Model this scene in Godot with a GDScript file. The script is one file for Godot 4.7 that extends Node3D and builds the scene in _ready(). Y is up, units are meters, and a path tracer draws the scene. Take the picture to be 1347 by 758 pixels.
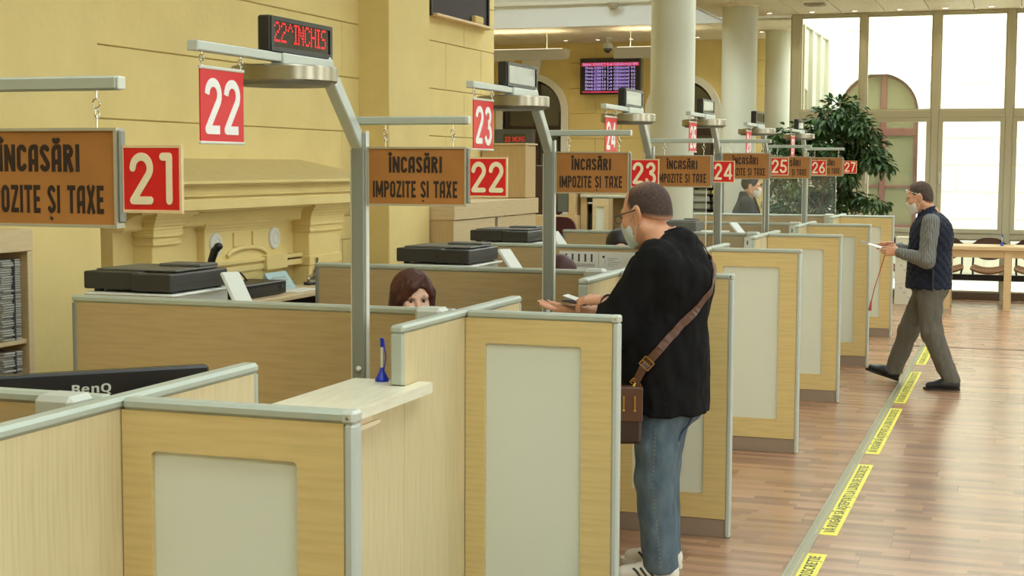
extends Node3D
# World: x to the right of the row of booths, y up, -z along the row; p(x, y, d) takes the distance d along the row.

var M := {}            # materials by name
var used := {}         # how often a node name was taken

func p(x: float, y: float, d: float) -> Vector3:
	return Vector3(x, y, -d)

# ---------------------------------------------------------------- mesh builder
class MB:
	var v := PackedVector3Array()
	var n := PackedVector3Array()
	var c := PackedColorArray()
	var uv := PackedVector2Array()
	var ix := PackedInt32Array()
	var xf := Transform3D()
	var col := Color(1, 1, 1)

	func tri(a: Vector3, b: Vector3, d: Vector3, na: Vector3, nb: Vector3, nd: Vector3) -> void:
		var i := v.size()
		v.append(xf * a); v.append(xf * b); v.append(xf * d)
		var q := xf.basis
		n.append((q * na).normalized()); n.append((q * nb).normalized()); n.append((q * nd).normalized())
		for k in 3:
			c.append(col); uv.append(Vector2.ZERO)
		# clockwise seen from the front
		if (v[i + 1] - v[i]).cross(v[i + 2] - v[i]).dot(n[i] + n[i + 1] + n[i + 2]) > 0.0:
			ix.append(i); ix.append(i + 2); ix.append(i + 1)
		else:
			ix.append(i); ix.append(i + 1); ix.append(i + 2)

	func flat(a: Vector3, b: Vector3, d: Vector3, towards: Vector3) -> void:
		var m := (b - a).cross(d - a)
		if m.dot(towards) < 0.0:
			m = -m
		tri(a, b, d, m, m, m)

	func quad(a: Vector3, b: Vector3, d: Vector3, e: Vector3, towards: Vector3) -> void:
		flat(a, b, d, towards)
		flat(a, d, e, towards)

	# box from corner to corner with a chamfer
	func bx(lo: Vector3, hi: Vector3, bev := 0.0) -> MB:
		var a := Vector3(minf(lo.x, hi.x), minf(lo.y, hi.y), minf(lo.z, hi.z))
		var b := Vector3(maxf(lo.x, hi.x), maxf(lo.y, hi.y), maxf(lo.z, hi.z))
		var m := (a + b) * 0.5
		var s := (b - a) * 0.5
		var e := minf(bev, minf(s.x, minf(s.y, s.z)) * 0.9)
		var ax := [Vector3.RIGHT, Vector3.UP, Vector3.BACK]
		for k in 3:
			var u: Vector3 = ax[(k + 1) % 3]
			var w: Vector3 = ax[(k + 2) % 3]
			var f: Vector3 = ax[k]
			var su := s[(k + 1) % 3] - e
			var sw := s[(k + 2) % 3] - e
			for sg in [-1.0, 1.0]:
				var o: Vector3 = m + f * s[k] * sg
				quad(o - u * su - w * sw, o + u * su - w * sw, o + u * su + w * sw, o - u * su + w * sw, f * sg)
		if e > 0.0:
			for k in 3:
				var f: Vector3 = ax[k]
				var u: Vector3 = ax[(k + 1) % 3]
				var w: Vector3 = ax[(k + 2) % 3]
				var l := f * (s[k] - e)
				for su in [-1.0, 1.0]:
					for sw in [-1.0, 1.0]:
						var p1: Vector3 = m + u * s[(k + 1) % 3] * su + w * (s[(k + 2) % 3] - e) * sw
						var p2: Vector3 = m + u * (s[(k + 1) % 3] - e) * su + w * s[(k + 2) % 3] * sw
						quad(p1 - l, p1 + l, p2 + l, p2 - l, u * su + w * sw)
			for sx in [-1.0, 1.0]:
				for sy in [-1.0, 1.0]:
					for sz in [-1.0, 1.0]:
						var g := Vector3(sx, sy, sz)
						flat(m + g * Vector3(s.x, s.y - e, s.z - e), m + g * Vector3(s.x - e, s.y, s.z - e), m + g * Vector3(s.x - e, s.y - e, s.z), g)
		return self

	# box along a bar from a to b, w wide (sideways), h high
	func bar(a: Vector3, b: Vector3, w: float, h: float, bev := 0.0, up := Vector3.UP) -> MB:
		var f := (b - a).normalized()
		var r := f.cross(up)
		if r.length() < 0.01:
			r = f.cross(Vector3.RIGHT)
		r = r.normalized()
		var t := r.cross(f)
		var keep := xf
		xf = keep * Transform3D(Basis(r, t, -f), (a + b) * 0.5)
		var l := (b - a).length() * 0.5
		bx(Vector3(-w * 0.5, -h * 0.5, -l), Vector3(w * 0.5, h * 0.5, l), bev)
		xf = keep
		return self

	# round tube along points; r may be a float or an array
	func tube(pts: Array, r, sides := 10, closed := false) -> MB:
		var cnt := pts.size()
		var ref := Vector3.UP
		var rings := []
		var prev := Vector3.ZERO
		for i in cnt:
			var a: Vector3 = pts[(i - 1 + cnt) % cnt if closed else maxi(i - 1, 0)]
			var b: Vector3 = pts[(i + 1) % cnt if closed else mini(i + 1, cnt - 1)]
			var f := (b - a).normalized()
			if i == 0:
				if absf(f.dot(ref)) > 0.95:
					ref = Vector3.RIGHT
				prev = (ref - f * ref.dot(f)).normalized()
			else:
				prev = (prev - f * prev.dot(f)).normalized()
			var s := f.cross(prev)
			var rr: float = r[i] if r is Array else r
			var ring := []
			for k in sides:
				var t := TAU * k / sides
				var dirn := prev * cos(t) + s * sin(t)
				ring.append([pts[i] + dirn * rr, dirn])
			rings.append(ring)
		for i in (cnt if closed else cnt - 1):
			var q0: Array = rings[i]
			var q1: Array = rings[(i + 1) % cnt]
			for k in sides:
				var j := (k + 1) % sides
				tri(q0[k][0], q0[j][0], q1[j][0], q0[k][1], q0[j][1], q1[j][1])
				tri(q0[k][0], q1[j][0], q1[k][0], q0[k][1], q1[j][1], q1[k][1])
		if not closed:
			for e in [0, cnt - 1]:
				var f: Vector3 = (pts[0] - pts[1]) if e == 0 else (pts[cnt - 1] - pts[cnt - 2])
				for k in sides:
					flat(pts[e], rings[e][k][0], rings[e][(k + 1) % sides][0], f)
		return self

	# turned shape: profile of (radius, height) pairs about an axis through o
	func lathe(prof: Array, o: Vector3, sides := 24, axis := Vector3.UP, squash := 1.0) -> MB:
		var u := axis.cross(Vector3.RIGHT if absf(axis.x) < 0.9 else Vector3.UP).normalized()
		var w := axis.cross(u)
		for i in prof.size() - 1:
			var a: Vector2 = prof[i]
			var b: Vector2 = prof[i + 1]
			var t := b - a
			if t.length() < 1e-6:
				continue
			var nn := Vector2(t.y, -t.x).normalized()
			for k in sides:
				var d0 := u * cos(TAU * k / sides) + w * sin(TAU * k / sides) * squash
				var d1 := u * cos(TAU * (k + 1) / sides) + w * sin(TAU * (k + 1) / sides) * squash
				var n0 := d0 * nn.x + axis * nn.y
				var n1 := d1 * nn.x + axis * nn.y
				var p0 := o + d0 * a.x + axis * a.y
				var p1 := o + d1 * a.x + axis * a.y
				var p2 := o + d1 * b.x + axis * b.y
				var p3 := o + d0 * b.x + axis * b.y
				if a.x > 1e-6:
					tri(p0, p1, p2, n0, n1, n1)
				if b.x > 1e-6:
					tri(p0, p2, p3, n0, n1, n0)
		return self

	func ball(o: Vector3, r: Vector3, rings := 10, sides := 16) -> MB:
		for i in rings:
			var a0 := PI * i / rings - PI / 2
			var a1 := PI * (i + 1) / rings - PI / 2
			for k in sides:
				var q := []
				for e in [[a0, k], [a0, k + 1], [a1, k + 1], [a1, k]]:
					var t: float = TAU * e[1] / sides
					q.append(Vector3(cos(e[0]) * cos(t), sin(e[0]), cos(e[0]) * sin(t)))
				var nq := q.map(func(x): return (x / r).normalized())
				if i > 0:
					tri(o + q[0] * r, o + q[1] * r, o + q[2] * r, nq[0], nq[1], nq[2])
				if i < rings - 1 or true:
					tri(o + q[0] * r, o + q[2] * r, o + q[3] * r, nq[0], nq[2], nq[3])
		return self

	# outline in the xy plane pulled along z from z0 to z1
	func prism(poly: PackedVector2Array, z0: float, z1: float) -> MB:
		var t := Geometry2D.triangulate_polygon(poly)
		for i in range(0, t.size(), 3):
			for e in [[z0, Vector3.FORWARD], [z1, Vector3.BACK]]:
				var q := []
				for k in 3:
					q.append(Vector3(poly[t[i + k]].x, poly[t[i + k]].y, e[0]))
				flat(q[0], q[1], q[2], e[1] * signf(z1 - z0))
		var cw := Geometry2D.is_polygon_clockwise(poly)
		for i in poly.size():
			var a := poly[i]
			var b := poly[(i + 1) % poly.size()]
			var o := Vector2(b.y - a.y, a.x - b.x) * (-1.0 if cw else 1.0)
			quad(Vector3(a.x, a.y, z0), Vector3(b.x, b.y, z0), Vector3(b.x, b.y, z1), Vector3(a.x, a.y, z1), Vector3(o.x, o.y, 0))
		return self

	# flat board in the xy plane with a rounded rectangular opening
	func ring(x0: float, x1: float, y0: float, y1: float, ix0: float, ix1: float, iy0: float, iy1: float, r: float, z0: float, z1: float) -> MB:
		var inn := []
		var out := []
		var cs := [[ix1 - r, iy1 - r, 0.0, x1, y1], [ix0 + r, iy1 - r, 90.0, x0, y1], [ix0 + r, iy0 + r, 180.0, x0, y0], [ix1 - r, iy0 + r, 270.0, x1, y0]]
		for q in cs:
			for k in 7:
				var t := deg_to_rad(q[2] + 15.0 * k)
				inn.append(Vector2(q[0] + cos(t) * r, q[1] + sin(t) * r))
				out.append(Vector2(q[3], q[4]))
		for i in inn.size():
			var j := (i + 1) % inn.size()
			for e in [[z0, -1.0], [z1, 1.0]]:
				var a := Vector3(inn[i].x, inn[i].y, e[0])
				var b := Vector3(inn[j].x, inn[j].y, e[0])
				var d := Vector3(out[j].x, out[j].y, e[0])
				var f := Vector3(out[i].x, out[i].y, e[0])
				flat(a, b, d, Vector3(0, 0, e[1]))
				if out[i] != out[j]:
					flat(a, d, f, Vector3(0, 0, e[1]))
			var mid := Vector3((ix0 + ix1) / 2 - inn[i].x, (iy0 + iy1) / 2 - inn[i].y, 0)
			if (inn[i] - inn[j]).length() > 1e-6:
				quad(Vector3(inn[i].x, inn[i].y, z0), Vector3(inn[j].x, inn[j].y, z0), Vector3(inn[j].x, inn[j].y, z1), Vector3(inn[i].x, inn[i].y, z1), mid)
		quad(Vector3(x0, y0, z0), Vector3(x0, y1, z0), Vector3(x0, y1, z1), Vector3(x0, y0, z1), Vector3.LEFT)
		quad(Vector3(x1, y0, z0), Vector3(x1, y1, z0), Vector3(x1, y1, z1), Vector3(x1, y0, z1), Vector3.RIGHT)
		quad(Vector3(x0, y0, z0), Vector3(x1, y0, z0), Vector3(x1, y0, z1), Vector3(x0, y0, z1), Vector3.DOWN)
		quad(Vector3(x0, y1, z0), Vector3(x1, y1, z0), Vector3(x1, y1, z1), Vector3(x0, y1, z1), Vector3.UP)
		return self

	func mesh(shift := Vector3.ZERO) -> ArrayMesh:
		var a := []
		a.resize(Mesh.ARRAY_MAX)
		if shift != Vector3.ZERO:
			for i in v.size():
				v[i] -= shift
		a[Mesh.ARRAY_VERTEX] = v
		a[Mesh.ARRAY_NORMAL] = n
		a[Mesh.ARRAY_COLOR] = c
		a[Mesh.ARRAY_TEX_UV] = uv
		a[Mesh.ARRAY_INDEX] = ix
		var m := ArrayMesh.new()
		m.add_surface_from_arrays(Mesh.PRIMITIVE_TRIANGLES, a)
		return m

# ---------------------------------------------------------------- distance field bodies, meshed as surface nets
class Field:
	var lo: Vector3
	var h: float
	var nx: int
	var ny: int
	var nz: int
	var d := PackedFloat32Array()

	func _init(a: Vector3, b: Vector3, cell: float) -> void:
		lo = a
		h = cell
		nx = int(ceil((b.x - a.x) / cell)) + 1
		ny = int(ceil((b.y - a.y) / cell)) + 1
		nz = int(ceil((b.z - a.z) / cell)) + 1
		d.resize(nx * ny * nz)
		d.fill(1.0)

	func span(a: Vector3, b: Vector3) -> Array:
		var i0 := Vector3i(((a - lo) / h).floor()).clamp(Vector3i.ZERO, Vector3i(nx - 1, ny - 1, nz - 1))
		var i1 := Vector3i(((b - lo) / h).ceil()).clamp(Vector3i.ZERO, Vector3i(nx - 1, ny - 1, nz - 1))
		return [i0, i1]

	# tapered capsule from a to b; sq squeezes it (q: distances measured after dividing by sq)
	func cap(a: Vector3, b: Vector3, ra: float, rb: float, k := 0.03, sq := Vector3.ONE) -> void:
		var r := maxf(ra, rb) + k + 2.5 * h
		var e := Vector3(r, r, r) * sq.max(Vector3.ONE * 0.3)
		var s := span(a.min(b) - e, a.max(b) + e)
		var ab := (b - a) / sq
		var l2 := maxf(ab.length_squared(), 1e-9)
		var mn := minf(sq.x, minf(sq.y, sq.z))
		var dr := rb - ra
		for z in range(s[0].z, s[1].z + 1):
			for y in range(s[0].y, s[1].y + 1):
				var row := (z * ny + y) * nx
				var q := Vector3(0, lo.y + y * h - a.y, lo.z + z * h - a.z)
				for x in range(s[0].x, s[1].x + 1):
					q.x = lo.x + x * h - a.x
					var w := q / sq
					var t := clampf(w.dot(ab) / l2, 0.0, 1.0)
					var dd := ((w - ab * t).length() - ra - dr * t) * mn
					var o := d[row + x]
					var f := k - absf(o - dd)
					if f > 0.0:
						d[row + x] = minf(o, dd) - f * f * 0.25 / k
					elif dd < o:
						d[row + x] = dd

	func ell(o: Vector3, r: Vector3, k := 0.01, turn := Basis.IDENTITY, carve := false) -> void:
		var m := maxf(r.x, maxf(r.y, r.z)) + k + 2.5 * h
		var s := span(o - Vector3(m, m, m), o + Vector3(m, m, m))
		var inv := turn.transposed()
		for z in range(s[0].z, s[1].z + 1):
			for y in range(s[0].y, s[1].y + 1):
				var row := (z * ny + y) * nx
				for x in range(s[0].x, s[1].x + 1):
					var q := inv * (lo + Vector3(x, y, z) * h - o)
					var g := q / r
					var k0 := g.length()
					var k1 := (g / r).length()
					var dd := k0 * (k0 - 1.0) / maxf(k1, 1e-6) if k0 > 1e-4 else -minf(r.x, minf(r.y, r.z))
					var old := d[row + x]
					if carve:
						dd = -dd
						var f := k - absf(old - dd)
						d[row + x] = maxf(old, dd) + (f * f * 0.25 / k if f > 0.0 else 0.0)
					else:
						var f := k - absf(old - dd)
						if f > 0.0:
							d[row + x] = minf(old, dd) - f * f * 0.25 / k
						elif dd < old:
							d[row + x] = dd

	# cut away what lies on the side of the plane through o that n points to
	func cut(o: Vector3, nn: Vector3, k := 0.004) -> void:
		var g := nn.normalized()
		for z in nz:
			for y in ny:
				var row := (z * ny + y) * nx
				for x in nx:
					var dd := (lo + Vector3(x, y, z) * h - o).dot(g)
					var old := d[row + x]
					var f := k - absf(old - dd)
					d[row + x] = maxf(old, dd) + (f * f * 0.25 / k if f > 0.0 else 0.0)

	# small folds: moves the surface by up to amp
	func ripple(noise: FastNoiseLite, amp: float, stretch := Vector3.ONE) -> void:
		for z in nz:
			for y in ny:
				var row := (z * ny + y) * nx
				for x in nx:
					if absf(d[row + x]) < 3.0 * h + amp:
						d[row + x] += amp * noise.get_noise_3dv((lo + Vector3(x, y, z) * h) * stretch)

	# signed distance at a point, and a point moved onto the surface
	func at(q: Vector3) -> float:
		var g := (q - lo) / h
		var i := Vector3i(g.floor()).clamp(Vector3i.ZERO, Vector3i(nx - 2, ny - 2, nz - 2))
		var w := g - Vector3(i)
		var s := 0.0
		for k in 8:
			var c := Vector3i(k & 1, k >> 1 & 1, k >> 2 & 1)
			var f := (w.x if c.x else 1.0 - w.x) * (w.y if c.y else 1.0 - w.y) * (w.z if c.z else 1.0 - w.z)
			s += f * d[((i.z + c.z) * ny + i.y + c.y) * nx + i.x + c.x]
		return s

	func snap(q: Vector3, off: float) -> Vector3:
		for k in 10:
			var e := 0.006
			var g := Vector3(at(q + Vector3(e, 0, 0)) - at(q - Vector3(e, 0, 0)), at(q + Vector3(0, e, 0)) - at(q - Vector3(0, e, 0)), at(q + Vector3(0, 0, e)) - at(q - Vector3(0, 0, e)))
			if g.length() < 1e-6:
				break
			q -= g.normalized() * (at(q) - off) * 0.8
		return q

	func into(b: MB) -> MB:
		var at := PackedInt32Array()
		at.resize(nx * ny * nz)
		at.fill(-1)
		var base := b.v.size()
		var st := [1, nx, nx * ny]
		var off := []
		for k in 8:
			off.append((k & 1) + (k >> 1 & 1) * nx + (k >> 2 & 1) * nx * ny)
		for z in nz - 1:
			for y in ny - 1:
				var row := (z * ny + y) * nx
				for x in nx - 1:
					var i := row + x
					var neg := 0
					for k in 8:
						if d[i + off[k]] < 0.0:
							neg += 1
					if neg == 0 or neg == 8:
						continue
					var sum := Vector3.ZERO
					var cnt := 0
					for k in 8:
						for ax in 3:
							if k >> ax & 1:
								continue
							var da := d[i + off[k]]
							var db := d[i + off[k | 1 << ax]]
							if (da < 0.0) != (db < 0.0):
								var q := Vector3(k & 1, k >> 1 & 1, k >> 2 & 1)
								q[ax] = da / (da - db)
								sum += q
								cnt += 1
					var q := sum / cnt
					at[i] = b.v.size()
					b.v.append(b.xf * (lo + (Vector3(x, y, z) + q) * h))
					var g := Vector3(d[i + 1] - d[i] + d[i + off[3]] - d[i + off[2]] + d[i + off[5]] - d[i + off[4]] + d[i + off[7]] - d[i + off[6]],
						d[i + off[2]] - d[i] + d[i + off[3]] - d[i + off[1]] + d[i + off[6]] - d[i + off[4]] + d[i + off[7]] - d[i + off[5]],
						d[i + off[4]] - d[i] + d[i + off[5]] - d[i + off[1]] + d[i + off[6]] - d[i + off[2]] + d[i + off[7]] - d[i + off[3]])
					b.n.append((b.xf.basis * g).normalized())
					b.c.append(b.col)
					b.uv.append(Vector2.ZERO)
		for z in range(1, nz - 1):
			for y in range(1, ny - 1):
				var row := (z * ny + y) * nx
				for x in range(1, nx - 1):
					var i := row + x
					var here := d[i] < 0.0
					for ax in 3:
						if (d[i + st[ax]] < 0.0) == here:
							continue
						var u: int = st[(ax + 1) % 3]
						var w: int = st[(ax + 2) % 3]
						var q := [at[i], at[i - u], at[i - u - w], at[i - w]]
						if q.min() < 0:
							continue
						if here == (b.xf.basis.determinant() > 0.0):
							q.reverse()
						# clockwise from outside
						b.ix.append(q[0]); b.ix.append(q[1]); b.ix.append(q[2])
						b.ix.append(q[0]); b.ix.append(q[2]); b.ix.append(q[3])
		if base < 0:
			return null
		return b

# ---------------------------------------------------------------- nodes
func numbered(called: String) -> String:
	var k: int = used.get(called, 0)
	used[called] = k + 1
	return called if k == 0 else "%s_%03d" % [called, k]

func tag(o: Node3D, label: String, category: String, group := "") -> void:
	o.set_meta("label", label)
	o.set_meta("category", category)
	if group:
		o.set_meta("group", group)

func thing(called: String, label: String, category: String, at: Vector3, group := "", turn := 0.0) -> Node3D:
	var o := Node3D.new()
	o.name = numbered(called)
	add_child(o)
	o.position = at
	o.rotation.y = turn
	tag(o, label, category, group)
	return o

func origin_of(o: Node) -> Vector3:
	var s := Vector3.ZERO
	while o is Node3D and o != self:
		s += o.position
		o = o.get_parent()
	return s

# commits what b holds (world coordinates, or the parent's own with raw) as one named mesh
func put(called: String, b: MB, m: Material, parent: Node3D = null, raw := false) -> MeshInstance3D:
	var o := MeshInstance3D.new()
	o.name = called if parent else numbered(called)
	o.mesh = b.mesh(Vector3.ZERO if raw or parent == null else origin_of(parent))
	o.material_override = m
	(parent if parent else self).add_child(o, true)
	return o

func struct(called: String, b: MB, m: Material) -> MeshInstance3D:
	var o := put(called, b, m)
	o.set_meta("kind", "structure")
	return o

func copy(o: Node3D, by: Vector3, label := "") -> Node3D:
	var r: Node3D = o.duplicate()
	r.name = numbered(str(o.name).rstrip("0123456789").trim_suffix("_"))
	add_child(r)
	r.position = o.position + by
	if label:
		r.set_meta("label", label)
	return r

# ---------------------------------------------------------------- lettering
func arc(cx: float, cy: float, rx: float, ry: float, a0: float, a1: float, k := 10) -> Array:
	var o := []
	for i in k + 1:
		var t := deg_to_rad(lerpf(a0, a1, float(i) / k))
		o.append(Vector2(cx + rx * cos(t), cy + ry * sin(t)))
	return o

func glyph(ch: String, t: float) -> Array:   # [width, strokes] for a letter one unit high drawn with a stroke t wide
	var e := t / 2
	var w := 0.5
	var r := w - e
	var V := func(x, y): return Vector2(x, y)
	match ch:
		"I": return [t, [[V.call(e, 0), V.call(e, 1)]]]
		"Î": return [t, [[V.call(e, 0), V.call(e, 1)], [V.call(e - 0.12, 1.08), V.call(e, 1.2), V.call(e + 0.12, 1.08)]]]
		"N": return [w + 0.06, [[V.call(e, 0), V.call(e, 1)], [V.call(e, 0.97), V.call(w + 0.06 - e, 0.03)], [V.call(w + 0.06 - e, 0), V.call(w + 0.06 - e, 1)]]]
		"M": return [0.72, [[V.call(e, 0), V.call(e, 1)], [V.call(e, 0.98), V.call(0.36, 0.2), V.call(0.72 - e, 0.98)], [V.call(0.72 - e, 0), V.call(0.72 - e, 1)]]]
		"C": return [w, [arc(w / 2, 1 - 0.25, w / 2 - e, 0.25 - e, 0, 180) + arc(w / 2, 0.25, w / 2 - e, 0.25 - e, 180, 360)]]
		"O": return [w, [arc(w / 2, 1 - 0.25, w / 2 - e, 0.25 - e, 0, 180) + arc(w / 2, 0.25, w / 2 - e, 0.25 - e, 180, 360) + [V.call(w - e, 0.75)]]]
		"A", "Ă":
			var s := [[V.call(e, 0), V.call(e, 0.55)] + arc(w / 2, 0.7, w / 2 - e, 0.3 - e, 180, 90, 5), [V.call(w / 2 - 0.02, 1 - e), V.call(r, 1 - e), V.call(r, 0)], [V.call(e, 0.36), V.call(r, 0.36)]]
			if ch == "Ă":
				s.append(arc(w / 2, 1.2, 0.12, 0.09, 180, 360, 6))
			return [w, s]
		"S", "Ș":
			var s := [arc(w / 2, 0.75, w / 2 - e, 0.25 - e, 10, 200, 10) + arc(w / 2, 0.25, w / 2 - e, 0.25 - e, 20, -170, 10)]
			if ch == "Ș":
				s.append([V.call(w / 2, -0.14), V.call(w / 2 - 0.03, -0.24)])
			return [w, s]
		"R": return [w + 0.03, [[V.call(e, 0), V.call(e, 1)], [V.call(e, 1 - e), V.call(w / 2, 1 - e)] + arc(w / 2, 0.74, w / 2 - e, 0.26 - e, 80, -80, 8) + [V.call(e, 0.48 + e)], [V.call(w / 2, 0.5), V.call(r + 0.03, 0)]]]
		"P": return [w, [[V.call(e, 0), V.call(e, 1)], [V.call(e, 1 - e), V.call(w / 2, 1 - e)] + arc(w / 2, 0.72, w / 2 - e, 0.28 - e, 80, -80, 8) + [V.call(e, 0.44 + e)]]]
		"Z": return [w, [[V.call(0.02, 1 - e), V.call(r, 1 - e), V.call(e, e), V.call(w, e)]]]
		"T": return [w, [[V.call(0, 1 - e), V.call(w, 1 - e)], [V.call(w / 2, 0), V.call(w / 2, 1 - e)]]]
		"E": return [w - 0.08, [[V.call(e, 0), V.call(e, 1)], [V.call(e, 1 - e), V.call(w - 0.08, 1 - e)], [V.call(e, 0.5), V.call(w - 0.12, 0.5)], [V.call(e, e), V.call(w - 0.08, e)]]]
		"X": return [w + 0.04, [[V.call(e, 0), V.call(w - e + 0.04, 1)], [V.call(e, 1), V.call(w - e + 0.04, 0)]]]
		"1": return [0.36, [[V.call(0.04 + e, 1 - e), V.call(0.36 - e, 1 - e), V.call(0.36 - e, e)]]]
		"2": return [0.6, [arc(0.3, 0.7, 0.3 - e, 0.3 - e, 178, -30, 12) + [V.call(e, e), V.call(0.6 - e, e)]]]
		"3": return [0.58, [arc(0.28, 0.74, 0.26 - e, 0.26 - e, 165, -90, 10), arc(0.28, 0.28 - e * 0.3, 0.3 - e, 0.28 - e * 0.7, 90, -165, 10)]]
		"4": return [0.66, [[V.call(0.48, e), V.call(0.48, 1 - e), V.call(e, 0.27), V.call(0.66 - e, 0.27)]]]
		"5": return [0.6, [[V.call(0.54, 1 - e), V.call(0.16, 1 - e), V.call(0.11, 0.55)] + arc(0.28, 0.32, 0.32 - e, 0.32 - e, 125, -160, 12)]]
		"6": return [0.62, [[V.call(0.46, 1 - e), V.call(0.12, 0.5)] + arc(0.31, 0.31, 0.31 - e, 0.31 - e, 140, -220, 16)]]
		"7": return [0.58, [[V.call(e, 1 - e), V.call(0.58 - e, 1 - e), V.call(0.2, e)]]]
	return [0.28, []]

# writes a line of text into b: baseline starts at (0, 0) of xf, letters high tall, the whole line wide across
func letters(b: MB, line: String, xf: Transform3D, high: float, wide: float, t: float, gap: float, round_ends := false, deep := 0.0016) -> void:
	var gl := []
	var total := 0.0
	for ch in line:
		var g := glyph(ch, t)
		gl.append(g)
		total += g[0] + gap
	total -= gap
	var sx := wide / (total * high)
	var keep := b.xf
	var x := 0.0
	var lift := 0.0
	for g in gl:
		lift = 0.0
		for s in g[1]:
			b.xf = keep * xf * Transform3D(Basis.from_scale(Vector3(high * sx, high, 1)), Vector3(x * high * sx, 0, 0))
			for i in s.size() - 1:
				var a: Vector2 = s[i]
				var q: Vector2 = s[i + 1]
				var f := (q - a).normalized()
				var o := Vector2(-f.y, f.x) * t / 2
				lift += 0.00002
				b.prism(PackedVector2Array([a - o, q - o, q + o, a + o]), 0.0, deep + lift)
			for i in s.size():
				if round_ends or (i > 0 and i < s.size() - 1):
					var disc := PackedVector2Array()
					for k in 10:
						disc.append(s[i] + Vector2(cos(TAU * k / 10), sin(TAU * k / 10)) * t / 2)
					lift += 0.00002
					b.prism(disc, 0.0, deep + lift)
		x += g[0] + gap
	b.xf = keep

var fonts := {}
# a line set in one of the system fonts, fitted to a width and a height
func type_line(b: MB, line: String, xf: Transform3D, high: float, wide: float, face := "Droid Sans", deep := 0.0012) -> void:
	if not fonts.has(face):
		var f := SystemFont.new()
		f.font_names = PackedStringArray([face])
		f.font_weight = 700
		fonts[face] = f
	var t := TextMesh.new()
	t.font = fonts[face]
	t.text = line
	t.font_size = 48
	t.pixel_size = 0.01
	t.depth = 0.1
	t.curve_step = 2.0
	var box := t.get_aabb()
	var sx := wide / box.size.x
	var sy := high / (48 * 0.01 * 0.75)
	var keep := b.xf
	b.xf = keep * xf * Transform3D(Basis.from_scale(Vector3(sx, sy, deep / 0.1)), Vector3(-box.position.x * sx, 0.165 * sy, deep / 2))
	var a := t.get_mesh_arrays()
	var v: PackedVector3Array = a[Mesh.ARRAY_VERTEX]
	var n: PackedVector3Array = a[Mesh.ARRAY_NORMAL]
	var ii: PackedInt32Array = a[Mesh.ARRAY_INDEX] if a[Mesh.ARRAY_INDEX] != null and a[Mesh.ARRAY_INDEX].size() else PackedInt32Array(range(v.size()))
	var base := 0.0
	for q in v:
		base = minf(base, q.y)
	for i in range(0, ii.size(), 3):
		b.tri(v[ii[i]], v[ii[i + 1]], v[ii[i + 2]], n[ii[i]], n[ii[i + 1]], n[ii[i + 2]])
	b.xf = keep
# ---------------------------------------------------------------- materials
func noise_tex(fr: float, oct: int, sd: int, ramp: Gradient = null, size := 512, kind := FastNoiseLite.TYPE_SIMPLEX_SMOOTH, normal := false, strength := 4.0) -> NoiseTexture2D:
	var f := FastNoiseLite.new()
	f.noise_type = kind
	f.frequency = fr
	f.fractal_octaves = oct
	f.seed = sd
	var t := NoiseTexture2D.new()
	t.width = size
	t.height = size
	t.seamless = true
	t.noise = f
	if ramp:
		t.color_ramp = ramp
	if normal:
		t.as_normal_map = true
		t.bump_strength = strength
	return t

func ramp(a: Color, b: Color, mid := Color(0, 0, 0, 0)) -> Gradient:
	var g := Gradient.new()
	g.set_color(0, a)
	g.set_color(1, b)
	if mid.a > 0.0:
		g.add_point(0.5, mid)
	return g

func mat(called: String, col: Color, rough := 0.6, metal := 0.0) -> StandardMaterial3D:
	var m := StandardMaterial3D.new()
	m.resource_name = called
	m.albedo_color = col
	m.roughness = rough
	m.metallic = metal
	M[called] = m
	return m

func textured(m: StandardMaterial3D, t: Texture2D, sc: Vector3, world := false) -> StandardMaterial3D:
	m.albedo_texture = t
	m.uv1_triplanar = true
	m.uv1_world_triplanar = world
	m.uv1_scale = sc
	return m

func rgb8(r: int, g: int, b: int) -> Color:
	return Color8(r, g, b)

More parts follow.
